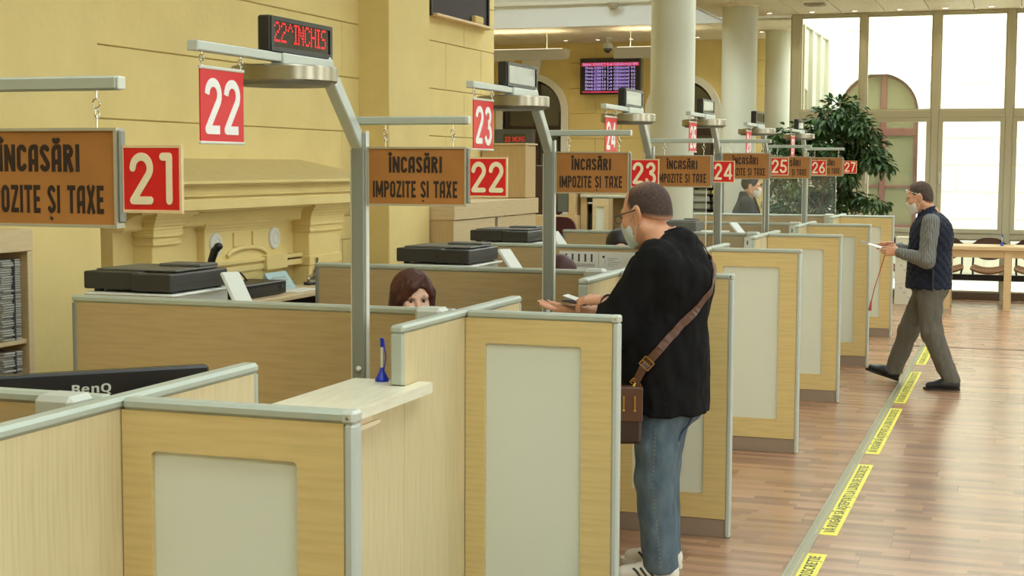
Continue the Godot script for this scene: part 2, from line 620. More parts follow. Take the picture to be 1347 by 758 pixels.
func make_materials() -> void:
	var grain := noise_tex(0.012, 5, 11, ramp(Color(0.93, 0.92, 0.90), Color(1, 1, 1), Color(0.975, 0.97, 0.965)))
	var mottled := noise_tex(0.006, 4, 5, ramp(Color(0.965, 0.96, 0.95), Color(1, 1, 1)))
	var fine := noise_tex(0.09, 3, 8, null, 256, FastNoiseLite.TYPE_SIMPLEX_SMOOTH, true, 3.0)
	# beech laminate: grain lying across (front panels) or standing (the long side)
	textured(mat("beech", rgb8(220, 194, 132), 0.45), grain, Vector3(0.6, 9, 0.6))
	textured(mat("beech_standing", rgb8(218, 200, 154), 0.42), grain, Vector3(9, 0.5, 9))
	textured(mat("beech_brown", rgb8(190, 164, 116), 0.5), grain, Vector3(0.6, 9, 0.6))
	textured(mat("beech_cabinet", rgb8(206, 176, 126), 0.5), grain, Vector3(8, 0.5, 8))
	textured(mat("beech_edge", rgb8(216, 192, 148), 0.5), grain, Vector3(0.5, 9, 0.5))
	mat("alu", rgb8(176, 182, 166), 0.42, 0.12)
	mat("alu_post", rgb8(192, 198, 188), 0.36, 0.15)
	mat("alu_dark", rgb8(136, 138, 126), 0.45, 0.15)
	mat("frosted", rgb8(218, 220, 202), 0.3)
	mat("plinth", rgb8(150, 130, 112), 0.5)
	textured(mat("counter", rgb8(240, 234, 208), 0.28), grain, Vector3(6, 6, 0.8))
	mat("counter_edge", rgb8(230, 208, 172), 0.45)
	# yellow painted plaster
	var wall := textured(mat("wall_yellow", rgb8(230, 207, 138), 0.75), mottled, Vector3(0.5, 0.5, 0.5), true)
	wall.normal_enabled = true
	wall.normal_texture = fine
	wall.normal_scale = 0.05
	mat("wall_joint", rgb8(196, 172, 98), 0.85)
	textured(mat("mantel", rgb8(230, 207, 138), 0.75), mottled, Vector3(0.7, 0.7, 0.7))
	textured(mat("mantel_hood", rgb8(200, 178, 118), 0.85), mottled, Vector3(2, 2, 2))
	mat("white_paint", rgb8(236, 234, 222), 0.7)
	textured(mat("column_paint", rgb8(210, 210, 190), 0.55), mottled, Vector3(0.6, 0.6, 0.6))
	textured(mat("facade", rgb8(246, 242, 222), 0.85), mottled, Vector3(0.6, 0.6, 0.6), true)
	mat("facade_white", rgb8(244, 242, 232), 0.8)
	mat("courtyard", rgb8(244, 240, 228), 0.9)
	textured(mat("ceiling_panel", rgb8(250, 238, 206), 0.5), grain, Vector3(4, 4, 0.4), true)
	mat("ceiling_gap", rgb8(248, 244, 226), 0.6)
	mat("ceiling_white", rgb8(240, 244, 246), 0.7)
	var fl := textured(mat("floor_board", rgb8(206, 162, 130), 0.24), noise_tex(0.012, 5, 21, ramp(Color(0.88, 0.86, 0.84), Color(1, 1, 1), Color(0.96, 0.95, 0.94))), Vector3(0.45, 1, 9))
	fl.vertex_color_use_as_albedo = true
	mat("floor_base", rgb8(90, 66, 50), 0.7)
	mat("floor_trim", rgb8(150, 146, 122), 0.35, 0.6)
	mat("dark_trim", rgb8(96, 74, 56), 0.5)
	mat("window_frame", rgb8(192, 186, 156), 0.45, 0.15)
	mat("dark_wood", rgb8(58, 34, 28), 0.4)
	mat("red_wood", rgb8(110, 62, 46), 0.5)
	var g := mat("glass", Color(0.9, 0.96, 0.93, 0.04), 0.02)
	g.transparency = BaseMaterial3D.TRANSPARENCY_ALPHA
	var g2 := mat("dark_glass", rgb8(52, 46, 40), 0.08)
	g2.metallic_specular = 0.7
	mat("court_glass", rgb8(122, 118, 84), 0.1)
	# signs
	textured(mat("sign_brown", rgb8(176, 118, 60), 0.42), noise_tex(0.004, 3, 3, ramp(Color(0.9, 0.9, 0.9), Color(1, 1, 1))), Vector3(2, 2, 2))
	mat("sign_ink", rgb8(44, 26, 18), 0.6)
	mat("red", rgb8(214, 24, 28), 0.4)
	mat("red_banner", rgb8(216, 26, 34), 0.42)
	mat("cream", rgb8(240, 226, 188), 0.5)
	mat("white_print", rgb8(244, 242, 238), 0.45)
	mat("sign_edge", rgb8(226, 196, 150), 0.5)
	mat("sign_frame", rgb8(186, 182, 160), 0.4, 0.4)
	mat("black_plastic", rgb8(30, 29, 28), 0.38)
	mat("led_window", rgb8(20, 10, 10), 0.05).metallic_specular = 1.0
	var led := mat("led_red", rgb8(255, 30, 40), 0.5)
	led.emission_enabled = true
	led.emission = rgb8(255, 26, 40)
	led.emission_energy_multiplier = 3.2
	mat("steel", rgb8(150, 144, 126), 0.3, 0.95)
	mat("chrome", rgb8(214, 212, 206), 0.12, 1.0)
	mat("lamp_glass", rgb8(120, 122, 112), 0.3)
	mat("printer_dark", rgb8(52, 50, 46), 0.45)
	mat("printer_grey", rgb8(86, 84, 76), 0.5)
	mat("plastic_white", rgb8(216, 216, 204), 0.4)
	mat("plastic_grey", rgb8(190, 192, 178), 0.45)
	mat("paper", rgb8(232, 230, 220), 0.8)
	mat("paper_blue", rgb8(170, 194, 192), 0.7)
	mat("print_ink", rgb8(70, 70, 72), 0.8)
	mat("pen_blue", rgb8(28, 52, 176), 0.3)
	mat("sticker", rgb8(238, 224, 60), 0.45)
	mat("sticker_ink", rgb8(52, 48, 28), 0.6)
	mat("screen_dark", rgb8(24, 18, 38), 0.2)
	mat("burgundy", rgb8(82, 36, 40), 0.8)
	mat("chair_brown", rgb8(84, 58, 42), 0.75)
	mat("seat_tan", rgb8(136, 96, 58), 0.7)
	mat("black_metal", rgb8(34, 28, 24), 0.5)
	textured(mat("table_wood", rgb8(222, 190, 140), 0.35), grain, Vector3(0.5, 6, 6))
	mat("carton", rgb8(228, 220, 192), 0.8)
	mat("grey_fixture", rgb8(176, 166, 140), 0.6)
	mat("terracotta", rgb8(150, 96, 70), 0.8)
	mat("soil", rgb8(60, 44, 32), 0.95)
	mat("bark", rgb8(120, 98, 74), 0.9)
	var lf := mat("leaf", rgb8(64, 92, 42), 0.45)
	lf.vertex_color_use_as_albedo = true
	lf.backlight_enabled = true
	lf.backlight = rgb8(70, 90, 20)
	# people
	var sk := mat("skin", rgb8(214, 156, 122), 0.5)
	sk.subsurf_scatter_enabled = true
	sk.subsurf_scatter_strength = 0.06
	sk.vertex_color_use_as_albedo = true
	mat("skin_pale", rgb8(226, 180, 152), 0.5)
	var weave := noise_tex(0.02, 4, 31, null, 512, FastNoiseLite.TYPE_SIMPLEX_SMOOTH, true, 5.0)
	for a in [["cloth_black", rgb8(24, 23, 23), 0.9], ["cloth_navy", rgb8(36, 40, 54), 0.55], ["cloth_grey", rgb8(104, 98, 88), 0.85], ["cloth_suit", rgb8(40, 40, 44), 0.8], ["cloth_dark", rgb8(52, 40, 44), 0.85]]:
		var m := mat(a[0], a[1], a[2])
		m.metallic_specular = 0.25
		m.normal_enabled = true
		m.normal_texture = weave
		m.normal_scale = 0.5
		m.uv1_triplanar = true
		m.uv1_scale = Vector3(3, 1.6, 3)
	var jn := textured(mat("denim", rgb8(104, 120, 130), 0.85), noise_tex(0.012, 5, 41, ramp(Color(0.62, 0.66, 0.7), Color(1, 1, 1))), Vector3(2.2, 0.9, 2.2))
	jn.normal_enabled = true
	jn.normal_texture = weave
	jn.normal_scale = 0.7
	mat("denim_dark", rgb8(54, 72, 90), 0.85)
	mat("thread", rgb8(128, 124, 110), 0.8)
	# fine striped shirt
	var im := Image.create(64, 64, false, Image.FORMAT_RGB8)
	for y in 64:
		for x in 64:
			im.set_pixel(x, y, Color8(150, 148, 140) if (x / 16) % 2 == 0 else Color8(56, 54, 52))
	textured(mat("shirt_stripe", Color.WHITE, 0.8), ImageTexture.create_from_image(im), Vector3(40, 40, 40))
	mat("hair_cropped", Color.WHITE, 0.85).vertex_color_use_as_albedo = true
	textured(mat("hair_grey", rgb8(96, 76, 66), 0.85), noise_tex(0.35, 2, 61, ramp(Color(0.55, 0.52, 0.5), Color(1.0, 0.98, 0.96)), 256), Vector3(14, 14, 14))
	textured(mat("hair_dark", rgb8(84, 66, 54), 0.8), noise_tex(0.35, 2, 62, ramp(Color(0.5, 0.5, 0.5), Color(1, 1, 1)), 256), Vector3(10, 10, 10))
	textured(mat("hair_red", rgb8(92, 42, 28), 0.6), noise_tex(0.05, 3, 63, ramp(Color(0.55, 0.52, 0.5), Color(1, 1, 1)), 256), Vector3(9, 0.8, 9))
	mat("hair_auburn", rgb8(66, 26, 22), 0.55)
	mat("hair_black", rgb8(28, 24, 24), 0.5)
	mat("mask", rgb8(206, 220, 218), 0.75)
	mat("mask_white", rgb8(226, 226, 220), 0.75)
	mat("leather", rgb8(92, 58, 38), 0.45)
	mat("leather_dark", rgb8(58, 38, 28), 0.45)
	mat("brass", rgb8(190, 142, 74), 0.3, 0.9)
	mat("shoe_white", rgb8(222, 216, 200), 0.5)
	mat("shoe_black", rgb8(26, 25, 25), 0.35)
	mat("eye_white", rgb8(226, 222, 214), 0.25)
	mat("eye_dark", rgb8(40, 28, 22), 0.15)
	mat("lips", rgb8(176, 104, 92), 0.5)

const ZS := [2.74, 4.82, 6.88, 9.08, 11.18, 13.32, 15.72]      # the cross walls of the booths, metres along the row
# where each booth stands in the row, as one can see it
const PLACE := ["nearest, at the left picture edge", "second in the row, before the red-haired woman", "third in the row, left of the man in black", "fourth, right beside the head of the man in black", "fifth in the row, before the middle column", "sixth in the row, before the tree", "last in the row, towards the walking man"]
const NUM := ["21", "22", "23", "24", "25", "26", "27"]

func _ready() -> void:
	# ---- camera, sky, exposure
	var cam := Camera3D.new()
	cam.name = "camera"
	cam.position = Vector3(0, 1.7504, 0)
	cam.rotation = Vector3(-0.0823, 0.3318, 0.0043)
	cam.fov = 21.883
	cam.near = 0.05
	cam.far = 200.0
	add_child(cam)
	cam.current = true
	var sky_mat := ProceduralSkyMaterial.new()
	sky_mat.sky_top_color = Color(0.93, 0.99, 1.0)
	sky_mat.sky_horizon_color = Color(0.98, 0.99, 0.96)
	sky_mat.sky_curve = 0.2
	sky_mat.ground_bottom_color = Color(0.6, 0.58, 0.52)
	sky_mat.ground_horizon_color = Color(0.9, 0.9, 0.86)
	sky_mat.sky_energy_multiplier = 1.0
	var sky := Sky.new()
	sky.sky_material = sky_mat
	var env := Environment.new()
	env.background_mode = Environment.BG_SKY
	env.sky = sky
	env.background_energy_multiplier = 24.0
	env.tonemap_mode = Environment.TONE_MAPPER_LINEAR
	env.tonemap_exposure = 0.30
	env.sdfgi_enabled = true
	env.ssao_enabled = true
	env.ssil_enabled = true
	var we := WorldEnvironment.new()
	we.name = "world_environment"
	we.environment = env
	add_child(we)
	make_materials()
	build_room()
	build_far_wall()
	build_window()
	build_ceiling()
	build_left_side()
	build_booths()
	build_gantries()
	build_desks()
	build_back_area()
	build_waiting()
	build_floor_marks()
	build_tree()
	build_people()

# ---------------------------------------------------------------- the room
func build_room() -> void:
	# floor: a base with boards laid across the hall on it
	var b := MB.new()
	b.bx(p(-10, -0.2, -4.2), p(6.2, -0.012, 24.6))
	var fl := struct("floor", b, M.floor_base)
	fl.set_meta("label", "glossy brown strip laminate floor")
	var rng := RandomNumberGenerator.new()
	rng.seed = 77
	var wide := 0.192
	var rest := MB.new()
	var count := 0
	var d := 5.2
	while d < 20.58:
		var x := 1.9 - rng.randf() * 1.2
		while x > -3.3:
			var x0 := maxf(x - 1.21, -3.3)
			var near := d < 13.5 and x0 < (d - 2.0) * 0.0 + 0.3 and x > -1.9
			if x - x0 < 0.06:
				break
			var t := MB.new() if near and count < 296 else rest
			board(t, x0 + 0.0006, x - 0.0006, d + 0.0006, d + wide - 0.0006, rng)
			if t != rest:
				put("board", t, M.floor_board, fl)
				count += 1
			x -= 1.21
		d += wide
	var o := put("strip_flooring", rest, M.floor_board, fl)
	o.set_meta("kind", "stuff")
	# threshold strips let into the floor
	b = MB.new()
	b.bx(p(-0.944, -0.01, 4.0), p(-0.929, 0.006, 20.5), 0.002)
	b.bx(p(-0.929, -0.01, 4.0), p(-0.903, 0.0015, 20.5))
	b.bx(p(-0.903, -0.01, 4.0), p(-0.888, 0.006, 20.5), 0.002)
	struct("trim_1", b, M.floor_trim).set_meta("label", "metal joint strip running along the floor beside the yellow stickers")
	b = MB.new()
	b.bx(p(-1.25, -0.01, 14.98), p(1.8, 0.004, 15.02), 0.002)
	struct("trim_2", b, M.dark_trim).set_meta("label", "thin dark joint strip across the floor")
	# side and rear walls that only shape the light
	b = MB.new()
	b.bx(p(-10, 0, -4.2), p(6.2, 5.8, -4.0))
	struct("wall_rear", b, M.wall_yellow)
	b = MB.new()
	b.bx(p(5.6, 0, -4.0), p(5.8, 0.9, 20.6))
	b.bx(p(5.6, 3.6, -4.0), p(5.8, 5.8, 20.6))
	for k in 5:
		b.bx(p(5.6, 0.9, -4.0 + k * 4.0), p(5.8, 3.6, -1.8 + k * 4.0))
	b.bx(p(5.6, 0.9, 15.0), p(5.8, 3.6, 20.6))
	struct("wall_right", b, M.white_paint)

func board(t: MB, x0: float, x1: float, d0: float, d1: float, rng: RandomNumberGenerator) -> void:
	# one laminate board: three printed strips, each of a few lengths
	t.col = Color(0.8, 0.8, 0.8)
	t.bx(p(x0, -0.012, d0), p(x1, -0.0008, d1))
	for s in 3:
		var a := lerpf(d0, d1, s / 3.0)
		var e := lerpf(d0, d1, (s + 1) / 3.0)
		var x := x0
		while x < x1 - 0.001:
			var l := 0.28 + rng.randf() * 0.4
			var xe := x1 if x + l > x1 - 0.12 else x + l
			var g := 0.50 + rng.randf() * 0.42
			t.col = Color(g, g * (0.94 + rng.randf() * 0.08), g * (0.88 + rng.randf() * 0.14))
			t.quad(p(x, 0, a), p(xe, 0, a), p(xe, 0, e), p(x, 0, e), Vector3.UP)
			x = xe
	t.col = Color(1, 1, 1)

# ashlar blocks on a wall face: u runs along the wall, normal out of it
func blocks(parent: Node3D, o: Vector3, u: Vector3, out: Vector3, len_: float, y0: float, rows: int, row_h: float, block: float, holes: Array, m: Material, shift := 0.0) -> void:
	for r in rows:
		var s := (-block * (0.5 if r % 2 else 0.0) if block < 2.0 else 0.0) + shift
		var step := block if block < 2.0 or r % 2 == 0 else len_
		while s < len_:
			var a := maxf(s, 0.0)
			var e := minf(s + step, len_)
			s += step
			if e - a < 0.03:
				continue
			var y := y0 + r * row_h
			var spans := [[a, e]]
			for hh in holes:                       # [u0, u1, y0, y1]
				if hh[3] <= y + 0.01 or hh[2] >= y + row_h - 0.01:
					continue
				var nxt := []
				for q in spans:
					if hh[0] > q[0]:
						nxt.append([q[0], minf(q[1], hh[0])])
					if hh[1] < q[1]:
						nxt.append([maxf(q[0], hh[1]), q[1]])
				spans = nxt.filter(func(q): return q[1] - q[0] > 0.02)
			for q in spans:
				var b := MB.new()
				var g := 0.0035
				b.bx(o + u * (q[0] + g) + Vector3.UP * (y + g) , o + u * (q[1] - g) + Vector3.UP * (y + row_h - g) + out * 0.014, 0.004)
				put("block", b, m, parent)

func build_left_side() -> void:
	pass
	# left wall: core, blocks, two pilasters
	var b := MB.new()
	b.bx(p(-5.5, 0, -4.0), p(-5.214, 5.8, 14.5))
	var w := struct("wall_left", b, M.wall_joint)
	w.set_meta("label", "yellow plaster wall scored into large blocks")
	var hole := [[0.0, 3.6, 0.0, 1.56]]
	blocks(w, p(-5.214, 0, 7.15), Vector3.FORWARD, Vector3.RIGHT, 4.1, -0.16, 9, 0.435, 3.75, hole, M.wall_yellow, 0.0)
	blocks(w, p(-5.214, 0, 12.06), Vector3.FORWARD, Vector3.RIGHT, 2.44, -0.16, 9, 0.435, 0.95, [], M.wall_yellow, 0.15)
	b = MB.new()
	b.bx(p(-5.25, 3.74, -4.0), p(-5.2, 5.8, 14.5))
	put("upper_wall", b, M.wall_yellow, w)
	b = MB.new()
	b.bx(p(-5.25, 0, 2.0), p(-4.93, 5.8, 7.19), 0.006)
	put("pilaster", b, M.wall_yellow, w)
	b = MB.new()
	b.bx(p(-5.25, 0, 11.22), p(-4.93, 5.8, 12.09), 0.006)
	put("pilaster", b, M.wall_yellow, w)
	b = MB.new()
	b.bx(p(-9.8, 0, 14.3), p(-5.5, 5.8, 14.5))
	struct("wall_corner", b, M.wall_yellow)
	b = MB.new()
	b.bx(p(-9.8, 0, 14.5), p(-9.6, 5.8, 24.3))
	struct("wall_side", b, M.wall_yellow)
	# chimneypiece
	var t := thing("chimneypiece", "yellow painted chimneypiece with a deep moulded shelf and sloping hood against the left wall", "chimneypiece", p(-5.0, 0, 9.0))
	var d0 := 7.35
	var d1 := 10.7
	# hood: a sloped top hipped towards its far end
	b = MB.new()
	var A := p(-4.75, 1.645, d0)
	var B := p(-4.75, 1.645, d1)
	var C := p(-5.2, 1.785, d0)
	var D := p(-5.2, 1.785, d1 - 0.55)
	var E := p(-5.2, 1.645, d1)
	b.quad(A, B, D, C, Vector3(1, 2, 0))
	b.flat(B, E, D, Vector3(0, 1, -1))
	b.flat(A, C, p(-5.2, 1.645, d0), Vector3(0, 0, 1))
	b.quad(A, B, E, p(-5.2, 1.645, d0), Vector3.DOWN)
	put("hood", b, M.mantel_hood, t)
	# moulded shelf: steps that recede downwards, then a fascia
	var prof := [[-4.745, 1.645, 1.625], [-4.765, 1.625, 1.612], [-4.80, 1.612, 1.56], [-4.785, 1.56, 1.548], [-4.81, 1.548, 1.535], [-4.79, 1.535, 1.528]]
	b = MB.new()
	for q in prof:
		b.bx(p(-5.2, q[2], d0 + (-4.745 - q[0])), p(q[0], q[1], d1 - (-4.745 - q[0])), 0.003)
	put("shelf_moulding", b, M.mantel, t)
	b = MB.new()
	b.bx(p(-5.2, 1.465, d0 + 0.02), p(-4.77, 1.53, d1 - 0.02), 0.004)
	put("fascia", b, M.mantel, t)
	# bed moulding below
	b = MB.new()
	var cove := PackedVector2Array([Vector2(-5.2, 1.466), Vector2(-4.83, 1.466), Vector2(-4.83, 1.452)])
	for k in 9:
		var a := PI / 2 * k / 8.0
		cove.append(Vector2(-4.95 + 0.11 * (1.0 - sin(a)), 1.452 - 0.09 * (1.0 - cos(a))))
	cove.append(Vector2(-4.96, 1.35))
	cove.append(Vector2(-5.2, 1.35))
	b.prism(cove, -d1 + 0.1, -d0 - 0.1)
	put("bed_moulding", b, M.mantel, t)
	# two piers with caps that carry the shelf
	for s in [[7.66, 7.94], [9.71, 10.22]]:
		b = MB.new()
		b.bx(p(-5.2, 0, s[0]), p(-4.90, 1.38, s[1]), 0.004)
		var pier := put("pier", b, M.mantel, t)
		b = MB.new()
		var steps := [[1.262, 1.284, 0.012], [1.284, 1.312, 0.004], [1.312, 1.335, 0.018]]
		for k in 6:
			steps.append([1.335 + 0.0215 * k, 1.3565 + 0.0215 * k, 0.018 + 0.075 * pow(k / 5.0, 1.8)])
		for q in steps:
			b.bx(p(-5.2, q[0], s[0] - q[2]), p(-4.895 + q[2], q[1], s[1] + q[2]), 0.002)
		put("cap_moulding", b, M.mantel, pier)
		b = MB.new()
		b.bx(p(-5.2, 1.02, s[0] - 0.012), p(-4.888, 1.09, s[1] + 0.012), 0.004)
		put("band_moulding", b, M.mantel, pier)
	# recess wall, then the raised centre tablet
	b = MB.new()
	b.bx(p(-5.25, 0, d0 + 0.1), p(-5.03, 1.40, d1 - 0.2))
	put("back_panel", b, M.mantel, t)
	b = MB.new()
	b.bx(p(-5.10, 0.7, 8.38), p(-4.97, 1.34, 9.42), 0.006)
	var tab := put("tablet", b, M.mantel, t)
	b = MB.new()
	for k in 3:
		b.bx(p(-5.10, 1.31 + 0.02 * k, 8.37 - 0.012 * k), p(-4.965 + 0.012 * k, 1.33 + 0.02 * k, 9.43 + 0.012 * k), 0.003)
	put("tablet_cap", b, M.mantel, tab)
	for d in [8.754, 9.012]:
		b = MB.new()
		b.bx(p(-4.975, 1.20, d - 0.024), p(-4.955, 1.295, d + 0.024), 0.004)
		put("raised_bar", b, M.mantel, tab)
	# low arched moulding and the bands at its foot
	b = MB.new()
	var pts := []
	for k in 13:
		var q := lerpf(-1.0, 1.0, k / 12.0)
		pts.append(p(-4.962, 1.128 + 0.062 * sqrt(maxf(0.0, 1.0 - q * q * 0.96)), 8.91 + q * 0.27))
	b.tube(pts, 0.016, 8)
	put("arch_moulding", b, M.mantel, tab)
	for s in [[8.5, 9.13], [9.44, 9.70]]:
		b = MB.new()
		b.bx(p(-5.05, 1.085, s[0]), p(-4.945, 1.112, s[1]), 0.004)
		b.bx(p(-5.05, 1.03, s[0]), p(-4.952, 1.07, s[1]), 0.004)
		put("foot_moulding", b, M.mantel, tab)
	b = MB.new()
	b.bx(p(-5.05, 1.02, 9.135), p(-4.93, 1.125, 9.437), 0.004)
	put("keystone", b, M.mantel, tab)
	for a in [[8.507, 1.227, "round white plate on the chimneypiece behind the black handset"], [9.304, 1.236, "round white plate on the chimneypiece beside its right pier"]]:
		b = MB.new()
		b.lathe([Vector2(0, 0.016), Vector2(0.066, 0.015), Vector2(0.074, 0.011), Vector2(0.078, 0)], p(-4.97, a[1], a[0]), 28, Vector3.RIGHT)
		b.lathe([Vector2(0.04, 0.0155), Vector2(0.042, 0.019), Vector2(0.045, 0.0155)], p(-4.97, a[1], a[0]), 28, Vector3.RIGHT)
		tag(put("wall_plate", b, M.plastic_white), a[2], "wall plate", "round plates on the chimneypiece")
	# notice board with a ledge, high on the wall beyond the pilaster
	t = thing("notice_board", "large dark board in a thin frame with a ledge, high on the yellow wall", "board", p(-5.17, 3.1, 13.5))
	b = MB.new()
	b.bx(p(-5.2, 3.13, 12.7), p(-5.165, 4.3, 14.18), 0.004)
	put("panel", b, textured(mat("board_cloth", rgb8(84, 76, 74), 0.9), noise_tex(0.02, 4, 55, ramp(Color(0.72, 0.7, 0.7), Color(1, 1, 1))), Vector3(16, 0.6, 16)), t)
	b = MB.new()
	b.bx(p(-5.2, 3.10, 14.18), p(-5.145, 4.3, 14.215), 0.004)
	put("frame_side", b, M.black_metal, t)
	b = MB.new()
	b.bx(p(-5.2, 3.10, 12.665), p(-5.145, 4.3, 12.7), 0.004)
	put("frame_side", b, M.black_metal, t)
	b = MB.new()
	b.bx(p(-5.2, 3.10, 12.7), p(-5.10, 3.125, 14.18), 0.004)
	put("ledge", b, M.sign_edge, t)
	b = MB.new()
	b.bx(p(-5.16, 3.126, 13.72), p(-5.11, 3.20, 13.95), 0.012)
	tag(put("sponge", b, mat("sponge", rgb8(222, 196, 128), 0.95)), "pale yellow sponge lying on the ledge of the dark board", "sponge")
	# open shelf unit with bundles of files at the left edge
	t = thing("file_shelf", "pale wooden open shelf unit stacked with file bundles at the left wall", "shelf", p(-4.76, 0, 5.4))
	b = MB.new()
	b.bx(p(-4.92, 0, 6.09), p(-4.6, 1.32, 6.12), 0.002)
	put("side_panel", b, M.beech_cabinet, t)
	b = MB.new()
	b.bx(p(-4.6, 0, 6.085), p(-4.594, 1.32, 6.125), 0.002)
	put("edge_strip", b, M.beech_edge, t)
	b = MB.new()
	b.bx(p(-4.92, 1.322, 4.7), p(-4.59, 1.43, 6.125), 0.004)
	put("header", b, M.beech_edge, t)
	b = MB.new()
	b.bx(p(-4.92, 0, 4.7), p(-4.90, 1.32, 6.09))
	put("back_panel", b, M.beech_cabinet, t)
	for y in [0.30, 0.87]:
		b = MB.new()
		b.bx(p(-4.9, y, 4.7), p(-4.61, y + 0.022, 6.09), 0.002)
		put("shelf_board", b, M.beech_edge, t)
	var rng := RandomNumberGenerator.new()
	rng.seed = 9
	var y := 0.893
	for k in 5:
		bundle(p(-4.74, y, 5.99), 0.078, rng, "grey paper file bundle in the left shelf, number %s from the upper board up" % ["one", "two", "three", "four", "five"][k])
		y += 0.079
	y = 0.323
	for k in 6:
		bundle(p(-4.74, y, 5.99), 0.085, rng, "grey paper file bundle under the upper board of the left shelf, layer %s" % ["one", "two", "three", "four", "five", "six"][k])
		y += 0.086

func bundle(at: Vector3, high: float, rng: RandomNumberGenerator, label: String) -> void:
	var t := thing("file_bundle", label, "file bundle", at, "file bundles in the left shelf")
	var b := MB.new()
	var n := 7
	for k in n:
		var o := rng.randf_range(-0.008, 0.008)
		b.bx(at + Vector3(-0.12 + o, high * k / n, -0.075 + o), at + Vector3(0.12 + o, high * (k + 0.86) / n, 0.075 - o), 0.003)
	put("sheets", b, M["file_paper"] if M.has("file_paper") else mat("file_paper", rgb8(170, 168, 158), 0.85), t)
	b = MB.new()
	b.bx(at + Vector3(-0.126, -0.0005, -0.02), at + Vector3(0.13, high + 0.0005, -0.012), 0.002)
	put("string", b, M.print_ink, t)

# ---------------------------------------------------------------- far wall with arched openings
func arch_shape(cx: float, half: float, spring: float, base: float, k := 20) -> Array:
	var o := [Vector2(cx + half, base)]
	for i in k + 1:
		var t := PI * i / k
		o.append(Vector2(cx + half * cos(t), spring + half * sin(t)))
	o.append(Vector2(cx - half, base))
	return o

func arched(called: String, cx: float, half: float, spring: float, base: float, d: float, frame: Material, glass: Material, surround: Material, label: String) -> void:
	var t := Node3D.new()
	t.name = called
	add_child(t)
	t.position = p(cx, 0, d)
	t.set_meta("kind", "structure")
	t.set_meta("label", label)
	# surround: a raised band round the opening
	var b := MB.new()
	var inn := arch_shape(cx, half, spring, base)
	var out := arch_shape(cx, half + 0.11, spring, base)
	for e in [[0.0, 0.06]]:
		for i in inn.size() - 1:
			var q := [inn[i], inn[i + 1], out[i + 1], out[i]]
			var f := q.map(func(a): return p(a.x, a.y, d - 0.06))
			b.quad(f[0], f[1], f[2], f[3], Vector3.BACK)
			b.quad(p(inn[i].x, inn[i].y, d - 0.06), p(inn[i + 1].x, inn[i + 1].y, d - 0.06), p(inn[i + 1].x, inn[i + 1].y, d + 0.16), p(inn[i].x, inn[i].y, d + 0.16), p(cx - inn[i].x, spring - inn[i].y, 0))
			b.quad(p(out[i].x, out[i].y, d - 0.06), p(out[i + 1].x, out[i + 1].y, d - 0.06), p(out[i + 1].x, out[i + 1].y, d + 0.02), p(out[i].x, out[i].y, d + 0.02), p(out[i].x - cx, out[i].y - spring, 0))
	put("surround", b, surround, t)
	# leaded frame
	b = MB.new()
	for s in [-1.0, 1.0]:
		b.bx(p(cx + s * half, base, d + 0.05), p(cx + s * (half - 0.07), spring, d + 0.11), 0.004)
	b.bx(p(cx - half, spring - 0.36, d + 0.04), p(cx + half, spring - 0.24, d + 0.12), 0.006)
	b.bx(p(cx - 0.045 + half * 0.12, base, d + 0.05), p(cx + 0.045 + half * 0.12, spring + half * 0.98, d + 0.11), 0.004)
	b.bx(p(cx - half, 1.42, d + 0.06), p(cx + half, 1.46, d + 0.1), 0.004)
	b.bx(p(cx - half, base, d + 0.05), p(cx + half, base + 0.12, d + 0.11), 0.004)
	var pts := []
	for i in 21:
		var a := PI * i / 20
		pts.append(p(cx + (half - 0.03) * cos(a), spring + (half - 0.03) * sin(a), d + 0.08))
	b.tube(pts, 0.018, 6)
	put("frame", b, frame, t)
	b = MB.new()
	var poly := PackedVector2Array(arch_shape(cx, half - 0.001, spring, base))
	b.prism(poly, -d - 0.105, -d - 0.095)
	put("pane", b, glass, t)
	# keystone
	b = MB.new()
	var ks := PackedVector2Array([Vector2(cx - 0.10, spring + half - 0.02), Vector2(cx + 0.10, spring + half - 0.02), Vector2(cx + 0.17, spring + half + 0.36), Vector2(cx - 0.17, spring + half + 0.36)])
	b.prism(ks, -d, -d + 0.10)
	put("keystone", b, surround, t)

